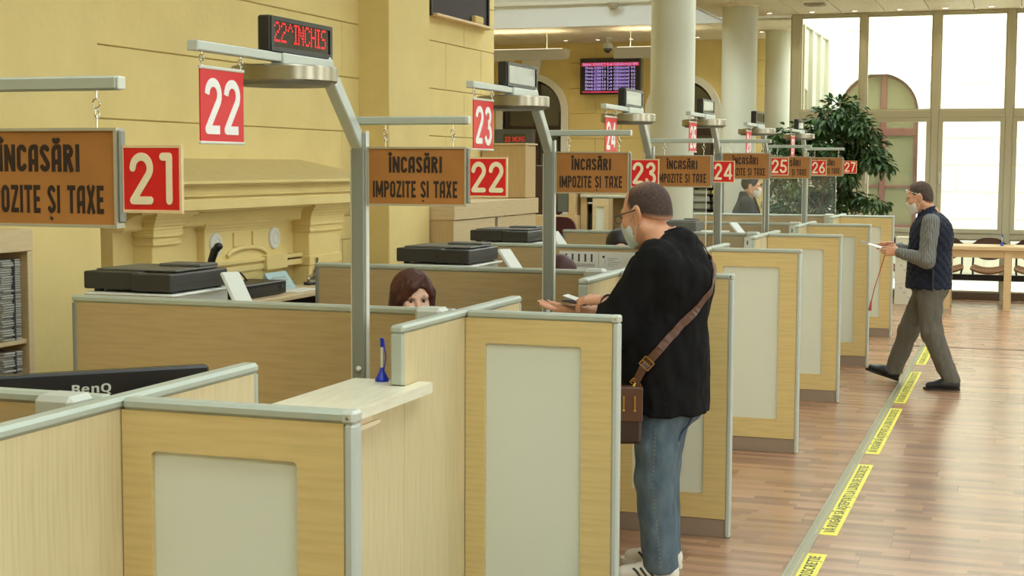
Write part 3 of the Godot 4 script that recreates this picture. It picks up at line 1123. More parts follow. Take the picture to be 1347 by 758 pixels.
func build_far_wall() -> void:
	var d := 24.3
	# wall core with three arched openings cut out
	var w := Node3D.new()
	w.name = "wall_far"
	add_child(w)
	w.set_meta("kind", "structure")
	w.set_meta("label", "yellow far wall with arched openings")
	var ops := [[-8.02, 0.53, 2.66, 0.0], [-5.40, 0.53, 2.62, 0.0], [-2.26, 0.62, 2.60, 0.72]]
	for part in [["inner_wall", -9.8, -3.1, M.wall_yellow, M.wall_yellow], ["outer_wall", -3.1, 8.0, M.facade, M.facade]]:
		var b := MB.new()
		var xs: float = part[1]
		var top := 5.8 if part[0] == "inner_wall" else 9.0
		for o in ops:
			if o[0] < part[1] or o[0] > part[2]:
				continue
			b.bx(p(xs, 0, d), p(o[0] - o[1], top, d + 0.3))
			# above the arch: strips of quads between the curve and a line
			var sh := arch_shape(o[0], o[1], o[2], o[3])
			for i in range(1, sh.size() - 2):
				b.quad(p(sh[i].x, sh[i].y, d), p(sh[i + 1].x, sh[i + 1].y, d), p(sh[i + 1].x, top, d), p(sh[i].x, top, d), Vector3.BACK)
				b.quad(p(sh[i].x, sh[i].y, d), p(sh[i + 1].x, sh[i + 1].y, d), p(sh[i + 1].x, sh[i + 1].y, d + 0.3), p(sh[i].x, sh[i].y, d + 0.3), Vector3(o[0] - sh[i].x, o[2] - sh[i].y, 0))
			if o[3] > 0.0:
				b.bx(p(o[0] - o[1], 0, d), p(o[0] + o[1], o[3], d + 0.3))
			xs = o[0] + o[1]
		b.bx(p(xs, 0, d), p(part[2], top, d + 0.3))
		b.bx(p(part[1], 0, d + 0.3), p(part[2], top, d + 0.34))
		put(part[0], b, part[3], w)
	# scored blocks on the far wall and the courtyard front
	var k := 0
	for r in 12:
		var y := 0.1 + r * 0.42
		var x := -9.6 - (0.45 if r % 2 else 0.0)
		while x < 4.0:
			var x0 := maxf(x, -9.6)
			var x1 := minf(x + 0.9, 4.0)
			x += 0.9
			if x0 < -3.1 and x1 > -3.1:
				x1 = -3.1
			if y > 3.7 and x0 < -3.1:
				continue
			var clear := true
			for o in ops:
				if x1 > o[0] - o[1] - 0.13 and x0 < o[0] + o[1] + 0.13 and y < o[2] + o[1] + 0.5:
					if x0 < o[0] - o[1] - 0.2:
						x1 = o[0] - o[1] - 0.125
					elif x1 > o[0] + o[1] + 0.2:
						x0 = o[0] + o[1] + 0.125
					else:
						clear = false
			if not clear or x1 - x0 < 0.06 or y < 0.9 and x0 < -3.1:
				continue
			var b := MB.new()
			b.bx(p(x0 + 0.004, y + 0.004, d + 0.002), p(x1 - 0.004, y + 0.416, d - 0.016), 0.005)
			put("block", b, M.wall_yellow if x1 < -3.05 else M.facade, w)
			k += 1
	arched("door_1", -8.02, 0.53, 2.66, 0.0, d, M.dark_wood, M.dark_glass, M.white_paint, "dark arched doorway with a white surround at the far left")
	arched("door_2", -5.40, 0.53, 2.62, 0.0, d, M.dark_wood, M.dark_glass, M.white_paint, "dark arched doorway with a white surround between two columns")
	arched("window_3", -2.26, 0.62, 2.60, 0.72, d, M.red_wood, M.court_glass, M.facade_white, "arched red-framed window of the building across the courtyard")
	var b := MB.new()
	b.bx(p(-3.1, -0.2, 20.7), p(8.0, -0.01, 24.3))
	struct("courtyard", b, M.courtyard).set_meta("label", "pale courtyard paving outside the glass wall")
	b = MB.new()
	b.bx(p(-3.0, 0.6, 23.9), p(6.0, 0.72, 24.28), 0.01)
	struct("trim_3", b, M.facade_white)

func build_window() -> void:
	var d := 20.6
	var w := Node3D.new()
	w.name = "window_1"
	add_child(w)
	w.position = p(0, 0, d)
	w.set_meta("kind", "structure")
	w.set_meta("label", "tall glass wall in pale aluminium frames overlooking the courtyard")
	var xs := [-3.02, -2.125, -1.18, -0.25, 0.68, 1.61, 2.54, 3.47, 4.4, 5.35]
	var ws := [0.12, 0.085, 0.10, 0.10, 0.1, 0.1, 0.1, 0.1, 0.1, 0.1]
	for i in xs.size():
		var b := MB.new()
		b.bx(p(xs[i] - ws[i] / 2, 0.0, d - 0.05), p(xs[i] + ws[i] / 2, 3.8, d + 0.06), 0.006)
		put("post", b, M.window_frame, w)
	var rows := [[0.10, 0.80], [0.88, 2.40], [2.50, 3.76]]
	for r in [[0.0, 0.10], [0.80, 0.88], [2.40, 2.50], [3.76, 3.80]]:
		var b := MB.new()
		for i in xs.size() - 1:
			b.bx(p(xs[i] + ws[i] / 2, r[0], d - 0.045), p(xs[i + 1] - ws[i + 1] / 2, r[1], d + 0.055), 0.005)
		put("transom", b, M.window_frame if r[0] > 0.05 else M.dark_trim, w)
	for i in xs.size() - 1:
		for r in 3:
			var x0: float = xs[i] + ws[i] / 2
			var x1: float = xs[i + 1] - ws[i + 1] / 2
			var y0: float = rows[r][0]
			var y1: float = rows[r][1]
			var f := 0.055 if r == 1 else 0.018
			var b := MB.new()
			b.xf = Transform3D(Basis(), p(0, 0, d))
			b.ring(x0, x1, y0, y1, x0 + f, x1 - f, y0 + f, y1 - f, 0.004, -0.03, 0.03 if r != 1 else 0.062)
			put("sash", b, M.window_frame, w)
			b = MB.new()
			b.bx(p(x0 + f, y0 + f, d - 0.006), p(x1 - f, y1 - f, d + 0.0))
			put("pane", b, M.glass, w)
			if r == 1 and (i == 1 or i == 2):
				b = MB.new()
				b.bar(p(x0 + 0.028, 1.52, d - 0.075), p(x0 + 0.028, 1.68, d - 0.075), 0.02, 0.016, 0.004, Vector3.BACK)
				put("handle", b, M.plastic_white, w)
	# glazed return beside the courtyard
	w = Node3D.new()
	w.name = "window_2"
	add_child(w)
	w.position = p(-3.07, 0, 22.4)
	w.set_meta("kind", "structure")
	w.set_meta("label", "glazed return wall seen through the window beside the column")
	for s in [20.7, 21.5, 22.4, 23.3, 24.22]:
		var b := MB.new()
		b.bx(p(-3.11, 0, s - 0.035), p(-3.03, 3.8, s + 0.035), 0.005)
		put("post", b, M.window_frame, w)
	for y in [0.0, 0.8, 2.40, 3.74]:
		var b := MB.new()
		b.bx(p(-3.105, y, 20.735), p(-3.035, y + 0.07, 24.185), 0.004)
		put("transom", b, M.window_frame, w)
	for k in 4:
		var b := MB.new()
		b.bx(p(-3.074, 0.07, 20.735 + 0.89 * k), p(-3.068, 3.74, 21.46 + 0.89 * k))
		put("pane", b, M.glass, w)

func build_ceiling() -> void:
	var c := Node3D.new()
	c.name = "ceiling"
	add_child(c)
	c.set_meta("kind", "structure")
	c.set_meta("label", "suspended ceiling of long pale panels with bright gaps")
	var b := MB.new()
	b.bx(p(-4.13, 3.83, 18.3), p(6.2, 4.05, 21.3))
	b.bx(p(-9.8, 3.83, 21.3), p(-3.07, 4.05, 24.3))
	put("slab", b, M.ceiling_gap, c)
	# long panels with open joints between them, running along the hall
	var x := -4.125
	while x < 5.5:
		for s in [[18.3, 19.45], [19.45, 20.62]]:
			b = MB.new()
			b.bx(p(x + 0.008, 3.80, s[0] + 0.001), p(x + 0.562, 3.824, s[1] - 0.001), 0.003)
			put("ceiling_panel", b, M.ceiling_panel, c)
		x += 0.57
	x = -9.6
	while x < -3.2:
		for s in [[21.3, 22.3], [22.3, 23.3], [23.3, 24.28]]:
			b = MB.new()
			b.bx(p(x + 0.004, 3.80, s[0] + 0.004), p(minf(x + 0.566, -3.12), 3.824, s[1] - 0.004), 0.003)
			put("ceiling_panel", b, M.ceiling_panel, c)
		x += 0.57
	# white upstand of the light well and its cornice
	b = MB.new()
	b.bx(p(-9.7, 3.79, 21.28), p(-4.14, 4.10, 21.34))
	b.bx(p(-4.16, 3.79, 18.3), p(-4.10, 4.10, 21.34))
	put("fascia", b, M.ceiling_white, c)
	b = MB.new()
	b.bx(p(-9.7, 4.10, 21.18), p(-4.0, 4.16, 21.4), 0.01)
	b.bx(p(-4.22, 4.10, 18.3), p(-4.0, 4.16, 21.18), 0.01)
	put("cornice", b, M.white_paint, c)
	b = MB.new()
	b.bx(p(-9.8, 4.16, 21.36), p(-4.1, 5.8, 21.5))
	b.bx(p(-4.1, 4.05, 18.3), p(6.2, 5.8, 18.42))
	b.bx(p(-4.1, 4.16, 18.42), p(-4.0, 5.8, 21.36))
	put("upper_wall", b, M.white_paint, c)
	# high roof over the hall with a glazed middle
	b = MB.new()
	b.bx(p(-5.5, 5.6, -4.2), p(-4.4, 5.85, 14.4))
	b.bx(p(-9.8, 5.6, 14.4), p(-8.0, 5.85, 21.5))
	b.bx(p(-8.0, 5.6, 18.2), p(-4.0, 5.85, 21.5))
	b.bx(p(-8.0, 5.6, 14.4), p(-4.4, 5.85, 15.6))
	b.bx(p(-4.4, 5.6, -4.2), p(6.2, 5.85, -3.0))
	b.bx(p(3.6, 5.6, -3.0), p(6.2, 5.85, 2.0))
	b.bx(p(-4.4, 5.6, -1.8), p(3.6, 5.85, 0.6))
	b.bx(p(3.6, 5.6, 2.0), p(6.2, 5.85, 18.42))
	b.bx(p(1.6, 5.6, 2.0), p(3.6, 5.85, 18.42))
	b.bx(p(-4.4, 5.6, 0.6), p(-1.8, 5.85, 15.6))
	for k in 5:
		b.bx(p(-4.4, 5.6, 2.0 + k * 2.9), p(1.6, 5.85, 3.8 + k * 2.9))
	put("roof", b, M.ceiling_white, c)
	b = MB.new()
	for k in 5:
		b.bx(p(-4.4 + k * 2.0, 5.62, 2.0), p(-4.32 + k * 2.0, 5.78, 18.4))
	put("roof_bar", b, M.white_paint, c)
	# columns
	for q in [[-3.47, 15.1, 5.6], [-3.56, 19.3, 3.8], [-3.60, 22.9, 3.8]]:
		b = MB.new()
		b.lathe([Vector2(0.232, 0), Vector2(0.232, 0.1), Vector2(0.226, 0.11), Vector2(0.226, q[2])], p(q[0], 0, q[1]), 48)
		struct("column", b, M.column_paint).set_meta("label", "round cream column")
		if q[2] < 4.0:
			b = MB.new()
			b.lathe([Vector2(0.24, 3.785), Vector2(0.24, 3.80)], p(q[0], 0, q[1]), 48)
			struct("column_collar", b, M.ceiling_panel)
	# small downlights
	var spots := [[-7.25, 23.7], [-6.70, 23.7], [-6.14, 23.7], [-5.05, 23.7], [-3.91, 23.0], [-3.34, 20.25], [-2.78, 20.27], [-2.22, 20.27], [-1.64, 20.25], [-1.07, 20.23], [-0.50, 20.2]]
	var where := ["leftmost of the three before the far wall", "middle one of the three before the far wall", "above the ticket screen, third before the far wall", "between the two nearer columns", "beside the rearmost column", "just above the left post of the glass wall", "above the first glass bay", "above the second post of the glass wall", "above the second glass bay", "above the third post of the glass wall", "above the rightmost glass bay in view"]
	for i in spots.size():
		var s: Array = spots[i]
		var t := thing("downlight", "small lit recessed ceiling spot, " + where[i], "downlight", p(s[0], 3.8, s[1]), "recessed ceiling spots")
		b = MB.new()
		b.lathe([Vector2(0.034, -0.004), Vector2(0.046, -0.006), Vector2(0.05, 0.0)], p(s[0], 3.8, s[1]), 20)
		put("ring", b, M.chrome, t)
		b = MB.new()
		b.lathe([Vector2(0.0, -0.010), Vector2(0.034, -0.006)], p(s[0], 3.8, s[1]), 20)
		if not M.has("lamp_glow"):
			var g := mat("lamp_glow", Color(1, 0.97, 0.9), 0.5)
			g.emission_enabled = true
			g.emission = Color(1, 0.96, 0.86)
			g.emission_energy_multiplier = 12.0
		put("bulb", b, M.lamp_glow, t)
		var l := SpotLight3D.new()
		l.name = "spot_light"
		l.light_color = Color(1, 0.93, 0.8)
		l.light_energy = 1.0
		l.spot_range = 12.0
		l.spot_angle = 50.0
		l.spot_attenuation = 2.0
		l.light_size = 0.03
		l.shadow_enabled = true
		t.add_child(l)
		l.position = Vector3(0, -0.03, 0)
		l.rotation.x = -PI / 2
	# ceiling fittings at the top edge
	for a in [[-6.45, 3.75, 23.4, "white dome security camera hanging above the ticket screen"]]:
		var t := thing("security_camera", a[3], "camera", p(a[0], 3.8, a[2]))
		b = MB.new()
		b.lathe([Vector2(0.0, -0.02), Vector2(0.06, -0.02), Vector2(0.065, 0.0)], p(a[0], 3.8, a[2]), 20)
		b.tube([p(a[0], 3.79, a[2]), p(a[0], 3.70, a[2])], 0.018, 8)
		b.lathe([Vector2(0.045, 0.0), Vector2(0.075, -0.03), Vector2(0.08, -0.08), Vector2(0.07, -0.09)], p(a[0], 3.72, a[2]), 20)
		put("housing", b, M.plastic_white, t)
		b = MB.new()
		b.lathe([Vector2(0.068, -0.085), Vector2(0.062, -0.13), Vector2(0.03, -0.16), Vector2(0.0, -0.165)], p(a[0], 3.72, a[2]), 20)
		put("dome", b, M.dark_glass, t)
	for a in [[-2.60, 19.25, "small square ceiling vent just in front of the first glass bay"]]:
		b = MB.new()
		b.bx(p(a[0] - 0.13, 3.775, a[1] - 0.1), p(a[0] + 0.13, 3.80, a[1] + 0.1), 0.006)
		b.bx(p(a[0] - 0.08, 3.765, a[1] - 0.06), p(a[0] + 0.08, 3.777, a[1] + 0.06), 0.004)
		tag(put("ceiling_vent", b, M.grey_fixture), a[2], "vent")
	var cam2 := thing("wall_camera", "small dark dome camera under the white cornice of the light well", "camera", p(-5.75, 4.10, 21.12))
	b = MB.new()
	b.lathe([Vector2(0.0, -0.1), Vector2(0.05, -0.09), Vector2(0.075, -0.04), Vector2(0.08, 0.0)], p(-5.75, 4.10, 21.12), 20)
	put("dome", b, M.grey_fixture, cam2)

# ---------------------------------------------------------------- booth partitions
const XR := -1.275     # customer side end of the cross walls
const XW := -1.845     # long partition between clerk and customer
const XL := -3.43      # clerk side end
const TOP := 1.25

func build_booths() -> void:
	for i in 7:
		var z: float = ZS[i]
		var who: String = ["nearest, cut by the bottom edge", "in front of the man in black", "half hidden behind the man in black", "with its whole white panel in view", "fifth in the row", "sixth in the row", "last in the row"][i]
		# customer side screen with a frosted panel
		var t := thing("privacy_screen", "beech screen with inset frosted white panel, " + who, "partition", p(-1.55, 0, z), "privacy screens along the booths")
		var b := MB.new()
		b.xf = Transform3D(Basis(), p(0, 0, z))
		b.ring(XW + 0.021, XR - 0.024, 0.088, 1.224, -1.752, -1.405, 0.205, 1.138, 0.012, -0.018, 0.018)
		put("panel", b, M.beech, t)
		b = MB.new()
		b.bx(p(-1.7515, 0.2055, z - 0.006), p(-1.4055, 1.1375, z + 0.006))
		put("frosted_pane", b, M.frosted, t)
		b = MB.new()
		b.bx(p(XW + 0.021, 0.0, z - 0.014), p(XR - 0.024, 0.086, z + 0.014), 0.002)
		put("plinth", b, M.plinth, t)
		b = MB.new()
		b.bx(p(XW + 0.024, 1.224, z - 0.022), p(XR - 0.016, TOP, z + 0.022), 0.007)
		put("top_rail", b, M.alu, t)
		b = MB.new()
		b.bx(p(XR - 0.024, 0.0, z - 0.021), p(XR, 1.224, z + 0.021), 0.006)
		put("edge_post", b, M.alu_post, t)
		b = MB.new()
		b.bx(p(XR - 0.03, 1.223, z - 0.0225), p(XR + 0.001, TOP + 0.0005, z + 0.0225), 0.006)
		put("corner_cap", b, M.plastic_grey, t)
		b = MB.new()
		b.lathe([Vector2(0.0, 0.0015), Vector2(0.004, 0.001), Vector2(0.0045, 0.0)], p(XR - 0.014, 1.237, z - 0.0225), 12, Vector3.BACK)
		put("screw", b, M.chrome, t)
		# cross wall on the clerk side
		t = thing("divider_wall", "brown beech divider with a metal top rail on the clerks' side, " + ["nearest, before the monitor", "in front of the red-haired woman", "behind the red-haired woman", "with printed sheets on it", "fifth in the row", "sixth in the row", "last in the row"][i], "partition", p(-2.65, 0, z), "dividers between the clerks")
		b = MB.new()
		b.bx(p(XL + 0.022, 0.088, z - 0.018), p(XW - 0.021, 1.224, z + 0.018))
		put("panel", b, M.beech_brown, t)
		b = MB.new()
		b.bx(p(XL + 0.022, 0.0, z - 0.014), p(XW - 0.021, 0.086, z + 0.014), 0.002)
		put("plinth", b, M.plinth, t)
		b = MB.new()
		b.bx(p(XL, 1.224, z - 0.022), p(XW - 0.024, TOP, z + 0.022), 0.007)
		put("top_rail", b, M.alu, t)
		b = MB.new()
		b.bx(p(XL, 0.0, z - 0.021), p(XL + 0.022, 1.224, z + 0.021), 0.005)
		put("edge_post", b, M.alu_dark, t)
		# tall wing of the long partition, either side of the crossing
		var a := z - 0.57
		var e := z + 0.59
		t = thing("front_wing", "tall pale lengthwise wing of partition, " + PLACE[i], "partition", p(XW, 0, z), "lengthwise wings of the booths")
		b = MB.new()
		b.bx(p(XW - 0.018, 0.088, a + 0.02), p(XW + 0.018, 1.224, e - 0.02))
		put("panel", b, M.beech_standing, t)
		b = MB.new()
		b.bx(p(XW - 0.014, 0.0, a + 0.02), p(XW + 0.014, 0.086, e - 0.02), 0.002)
		put("plinth", b, M.plinth, t)
		b = MB.new()
		b.bx(p(XW - 0.0235, 1.224, a), p(XW + 0.0235, TOP, e), 0.008)
		put("top_rail", b, M.alu, t)
		for q in [[a, a + 0.02], [e - 0.02, e]]:
			b = MB.new()
			b.bx(p(XW - 0.021, 1.06, q[0]), p(XW + 0.021, 1.224, q[1]), 0.005)
			put("end_post", b, M.alu, t)
		b = MB.new()
		b.prism(PackedVector2Array([Vector2(XW - 0.135, -z + 0.12), Vector2(XW - 0.026, -z + 0.14), Vector2(XW - 0.026, -z + 0.03), Vector2(XW - 0.125, -z + 0.03)]), 0.0, 0.05)
		var bb := MB.new()
		bb.bx(p(XW - 0.128, 1.12, z - 0.125), p(XW - 0.03, 1.262, z - 0.035), 0.012)
		put("corner_box", bb, M.plastic_grey, t)
		if i == 6:
			continue
		# low front and the counter shelf to the next booth
		var f: float = ZS[i + 1] - 0.57
		t = thing("service_counter", "low pale counter wall, " + PLACE[i + 1], "counter", p(XW, 0, (e + f) / 2), "low counter fronts")
		b = MB.new()
		b.bx(p(XW - 0.018, 0.088, e - 0.018), p(XW + 0.018, 1.023, f + 0.018))
		put("panel", b, M.beech_standing, t)
		b = MB.new()
		b.bx(p(XW - 0.014, 0.0, e - 0.018), p(XW + 0.014, 0.086, f + 0.018), 0.002)
		put("plinth", b, M.plinth, t)
		t = thing("counter_shelf", "cream laminate counter shelf, " + PLACE[i + 1], "shelf", p(-1.91, 1.025, (e + f) / 2), "counter shelves")
		b = MB.new()
		b.xf = Transform3D(Basis(Vector3(1, 0, 0), Vector3(0, 0, -1), Vector3(0, 1, 0)), Vector3.ZERO)
		var l := XW - 0.024
		var r := XW + 0.024
		for q in [[1.0265, 1.0585, 0.0], [1.025, 1.0265, 0.0015], [1.0585, 1.06, 0.0015]]:
			var o: float = q[2]
			b.prism(PackedVector2Array([Vector2(-2.045 + o, e + 0.001 + o), Vector2(-1.772 - o, e + 0.001 + o), Vector2(-1.772 - o, f + 0.12 - o), Vector2(r + o, f + 0.12 - o), Vector2(r + o, f - 0.001), Vector2(l - o, f - 0.001), Vector2(l - o, f + 0.12 - o), Vector2(-2.045 + o, f + 0.12 - o)]), q[0], q[1])
		b.xf = Transform3D()
		put("board", b, M.counter, t)
		b = MB.new()
		b.bx(p(-1.795, 0.988, e + 0.05), p(-1.782, 1.002, e + 0.66), 0.002)
		b.bx(p(-1.826, 1.0, e + 0.05), p(-1.795, 1.0245, e + 0.63), 0.002)
		put("bracket_rail", b, M.counter_edge, t)
		b = MB.new()
		b.bx(p(-1.795, 0.962, e + 0.40), p(-1.785, 0.989, e + 0.415), 0.002)
		put("bracket_peg", b, M.counter_edge, t)
	# small fittings fixed to the wings
	var bx_ := thing("black_terminal", "small black box fixed to the far wing beside the hands of the man in black", "box", p(-1.80, 1.1, 5.2))
	var tb := MB.new()
	tb.bx(p(XW + 0.0185, 1.06, 5.10), p(XW + 0.06, 1.208, 5.2), 0.006)
	put("housing", tb, M.black_plastic, bx_)
	for i in [4, 5]:
		var q := thing("small_plate", "small pale plate with dark mark on the wing, %s in the row" % ["fifth", "sixth"][i - 4], "plate", p(XW, 1.2, ZS[i] - 0.57))
		tb = MB.new()
		tb.bx(p(XW - 0.055, 1.235 - 0.09, ZS[i] - 0.577), p(XW - 0.005, 1.245, ZS[i] - 0.571), 0.001)
		put("plate", tb, M.plastic_grey, q)
		tb = MB.new()
		tb.bx(p(XW - 0.036, 1.19, ZS[i] - 0.5785), p(XW - 0.026, 1.22, ZS[i] - 0.5768), 0.0006)
		put("mark", tb, M.print_ink, q)
	pen_stand(p(-1.93, 1.06, 4.33), "blue and white pen on a cord in a blue counter stand at booth 22")

func pen_stand(at: Vector3, label: String) -> void:
	var t := thing("pen_stand", label, "pen stand", at)
	var b := MB.new()
	b.lathe([Vector2(0.022, 0.0), Vector2(0.0225, 0.008), Vector2(0.017, 0.016), Vector2(0.009, 0.032), Vector2(0.006, 0.044), Vector2(0.0, 0.046)], at, 20)
	put("base", b, M.pen_blue, t)
	b = MB.new()
	b.tube([at + Vector3(0, 0.04, 0), at + Vector3(0, 0.128, 0)], 0.0042, 10)
	put("pen", b, M.plastic_white, t)
	b = MB.new()
	b.lathe([Vector2(0.0044, 0.11), Vector2(0.0056, 0.112), Vector2(0.0056, 0.139), Vector2(0.0, 0.141)], at, 12)
	put("cap", b, M.pen_blue, t)
	b = MB.new()
	var pts := []
	for k in 14:
		var q := k / 13.0
		pts.append(at + Vector3(0.006 + 0.006 * sin(q * PI * 1.1), 0.135 - 0.115 * q, 0.003 * sin(q * 9.0)))
	b.tube(pts, 0.0024, 6)
	put("cord", b, M.pen_blue, t)

# ---------------------------------------------------------------- sign posts over the counters
const OFFX := [0.059, 0.0, 0.0, -0.07, -0.07, -0.07, -0.07]
const OFFY := [0.01, 0.0, 0.005, 0.006, 0.038, 0.028, 0.034]

func led_dots(b: MB, line: String, at: Vector3, along: Vector3, pitch: float) -> void:
	var font := {"I": ["111", "010", "010", "010", "010", "010", "111"], "N": ["10001", "11001", "10101", "10101", "10011", "10001", "10001"], "C": ["01110", "10001", "10000", "10000", "10000", "10001", "01110"],
		"H": ["10001", "10001", "10001", "11111", "10001", "10001", "10001"], "S": ["01111", "10000", "10000", "01110", "00001", "00001", "11110"], "2": ["01110", "10001", "00001", "00110", "01000", "10000", "11111"],
		"^": ["00100", "01010", "10001", "00000", "00000", "00000", "00000"], "A": ["01110", "10001", "10001", "11111", "10001", "10001", "10001"], "T": ["11111", "00100", "00100", "00100", "00100", "00100", "00100"]}
	var x := 0
	for ch in line:
		var g: Array = font.get(ch, ["00", "00", "00", "00", "00", "00", "00"])
		for r in 7:
			for k in g[r].length():
				if g[r][k] == "1":
					var o: Vector3 = at + along * ((x + k) * pitch) + Vector3.UP * ((6 - r) * pitch * 1.25)
					var q := along * pitch * 0.36
					var u := Vector3.UP * pitch * 0.42
					var n := along.cross(Vector3.UP)
					n = -n if n.x < 0.0 else n
					var f := n * 0.0008
					b.quad(o - q - u + f, o + q - u + f, o + q + u + f, o - q + u + f, n)
		x += g[0].length() + 1

func hook(b: MB, at: Vector3, drop: float) -> void:
	# screw eye, ring and hook
	b.tube([at, at + Vector3(0, -drop * 0.22, 0)], 0.0016, 6)
	var pts := []
	for k in 12:
		var a := TAU * k / 12
		pts.append(at + Vector3(sin(a) * 0.008, -drop * 0.22 - 0.009 - cos(a) * -0.009, 0.001))
	b.tube(pts, 0.0015, 6, true)
	pts = []
	for k in 12:
		var a := TAU * k / 12
		pts.append(at + Vector3(0.001, -drop * 0.62 + cos(a) * 0.009, sin(a) * 0.007))
	b.tube(pts, 0.0015, 6, true)
	b.tube([at + Vector3(0, -drop * 0.66, 0), at + Vector3(0, -drop, 0)], 0.0016, 6)

func build_gantries() -> void:
	for i in 7:
		var ox: float = OFFX[i]
		var oy: float = OFFY[i]
		var d: float = ZS[i] - (0.345 if i > 0 else 0.29)
		var x := -2.07 + ox
		var num: String = NUM[i]
		var t := thing("sign_post", "grey sign post with cranked arm, " + PLACE[i], "sign post", p(x, 0, d), "sign posts over the counters")
		var b := MB.new()
		if i > 0:
			b.bx(p(x - 0.023, 0.0, d - 0.023), p(x + 0.023, 1.855 + oy, d + 0.023), 0.004)
			put("pole", b, M.alu_dark, t)
			b = MB.new()
			b.bx(p(x - 0.031, 0.0, d - 0.014), p(x - 0.023, 1.80 + oy, d + 0.016), 0.002)
			b.bx(p(x + 0.023, 0.0, d - 0.012), p(x + 0.027, 1.86 + oy, d + 0.012), 0.002)
			put("channel_strip", b, M.plastic_white, t)
			b = MB.new()
			b.ball(p(x + 0.004, 1.078, d - 0.028), Vector3(0.010, 0.010, 0.007), 8, 12)
			put("bolt", b, M.plastic_white, t)
			# cranked arm: slopes up towards the viewer, then level
			b = MB.new()
			b.bar(p(x - 0.004, 1.80 + oy, d + 0.012), p(x - 0.004, 2.068 + oy, d - 0.262), 0.04, 0.046, 0.004)
			b.bar(p(x - 0.004, 2.056 + oy, d - 0.235), p(x - 0.004, 2.056 + oy, d - 0.56), 0.046, 0.034, 0.004)
			put("crank_arm", b, M.alu_post, t)
			b = MB.new()
			b.bar(p(x - 0.004, 2.060 + oy, d - 0.56), p(x - 0.004, 2.060 + oy, d - 1.025), 0.030, 0.026, 0.003)
			put("level_arm", b, M.alu_post, t)
			b = MB.new()
			b.bx(p(x - 0.02, 2.046 + oy, d - 1.031), p(x + 0.012, 2.074 + oy, d - 1.024), 0.002)
			put("end_cap", b, M.plastic_grey, t)
			# round lamp under the arm
			b = MB.new()
			var c := p(x, 0, d - 0.525)
			b.lathe([Vector2(0.02, 2.041 + oy), Vector2(0.12, 2.037 + oy), Vector2(0.151, 2.034 + oy), Vector2(0.155, 2.030 + oy), Vector2(0.155, 1.992 + oy), Vector2(0.151, 1.988 + oy), Vector2(0.146, 1.988 + oy)], c, 56)
			var lamp := put("lamp_drum", b, M.steel, t)
			b = MB.new()
			b.lathe([Vector2(0.146, 1.990 + oy), Vector2(0.13, 1.978 + oy), Vector2(0.0, 1.974 + oy)], c, 40)
			put("diffuser", b, M.lamp_glass, lamp)
		# cross arm that carries the brown sign
		b = MB.new()
		b.bx(p(x - 0.012, 1.879 + oy, d - 0.013), p(x + 0.378, 1.906 + oy, d + 0.013), 0.004)
		put("cross_arm", b, M.alu, t)
		b = MB.new()
		b.bx(p(x + 0.378, 1.880 + oy, d - 0.012), p(x + 0.384, 1.905 + oy, d + 0.012), 0.002)
		put("end_cap", b, M.plastic_white, t)
		# hanging brown sign
		var sx0 := x + 0.030
		var sx1 := x + 0.376
		var sy0 := 1.617 + oy
		var sy1 := 1.808 + oy
		var sd := d
		t = thing("hanging_sign", "brown hanging sign with dark lettering, " + PLACE[i], "sign", p((sx0 + sx1) / 2, sy0, sd), "brown hanging signs")
		b = MB.new()
		b.bx(p(sx0 + 0.004, sy0 + 0.004, sd - 0.008), p(sx1 - 0.004, sy1 - 0.004, sd + 0.008))
		put("board", b, M.sign_brown, t)
		b = MB.new()
		b.xf = Transform3D(Basis(), p(0, 0, sd))
		b.ring(sx0, sx1, sy0, sy1, sx0 + 0.006, sx1 - 0.006, sy0 + 0.006, sy1 - 0.006, 0.001, -0.013, 0.013)
		put("frame", b, M.sign_frame, t)
		b = MB.new()
		b.bx(p(sx1, sy0 + 0.01, sd - 0.009), p(sx1 + 0.008, sy1 - 0.004, sd + 0.009), 0.003)
		put("side_clip", b, M.alu_dark, t)
		b = MB.new()
		letters(b, "ÎNCASĂRI", Transform3D(Basis(), p(sx0 + 0.076, sy0 + 0.107, sd - 0.0081)), 0.0525, 0.185, 0.19, 0.09, false, 0.0006)
		put("lettering", b, M.sign_ink, t)
		b = MB.new()
		letters(b, "IMPOZITE ȘI TAXE", Transform3D(Basis(), p(sx0 + 0.019, sy0 + 0.027, sd - 0.0081)), 0.054, 0.295, 0.175, 0.09, false, 0.0006)
		put("lettering", b, M.sign_ink, t)
		for hx in [sx0 + 0.06, sx1 - 0.05]:
			b = MB.new()
			hook(b, p(hx, 1.879 + oy, sd), 1.879 - 1.808)
			put("hook", b, M.chrome, t)
		# square number plate fixed to the sign's edge
		t = thing("number_plate", "square red number plate, " + PLACE[i], "number plate", p(sx1 + 0.075, sy0 + 0.03, sd), "square number plates")
		var nx0 := sx1 + 0.008
		var nx1 := nx0 + 0.124
		b = MB.new()
		b.bx(p(nx0, sy0 + 0.034, sd - 0.003), p(nx1, sy0 + 0.154, sd + 0.003), 0.001)
		put("plate", b, M.red, t)
		b = MB.new()
		b.xf = Transform3D(Basis(), p(0, 0, sd))
		b.ring(nx0, nx1 + 0.004, sy0 + 0.030, sy0 + 0.158, nx0 + 0.002, nx1 - 0.001, sy0 + 0.036, sy0 + 0.153, 0.001, -0.004, 0.004)
		put("border", b, M.sign_edge, t)
		b = MB.new()
		letters(b, num, Transform3D(Basis(), p(nx0 + (0.016 if num == "21" else 0.007), sy0 + 0.046, sd - 0.0031)), 0.098, 0.092 if num == "21" else 0.108, 0.155, 0.13, true)
		put("numeral", b, M.cream, t)
		if i == 0:
			continue
		# number banner hanging from the level arm, facing the hall
		var bx := x - 0.004
		var b0 := d - 0.995
		var b1 := d - 0.765
		var by0 := 1.808 + oy
		var by1 := 2.002 + oy
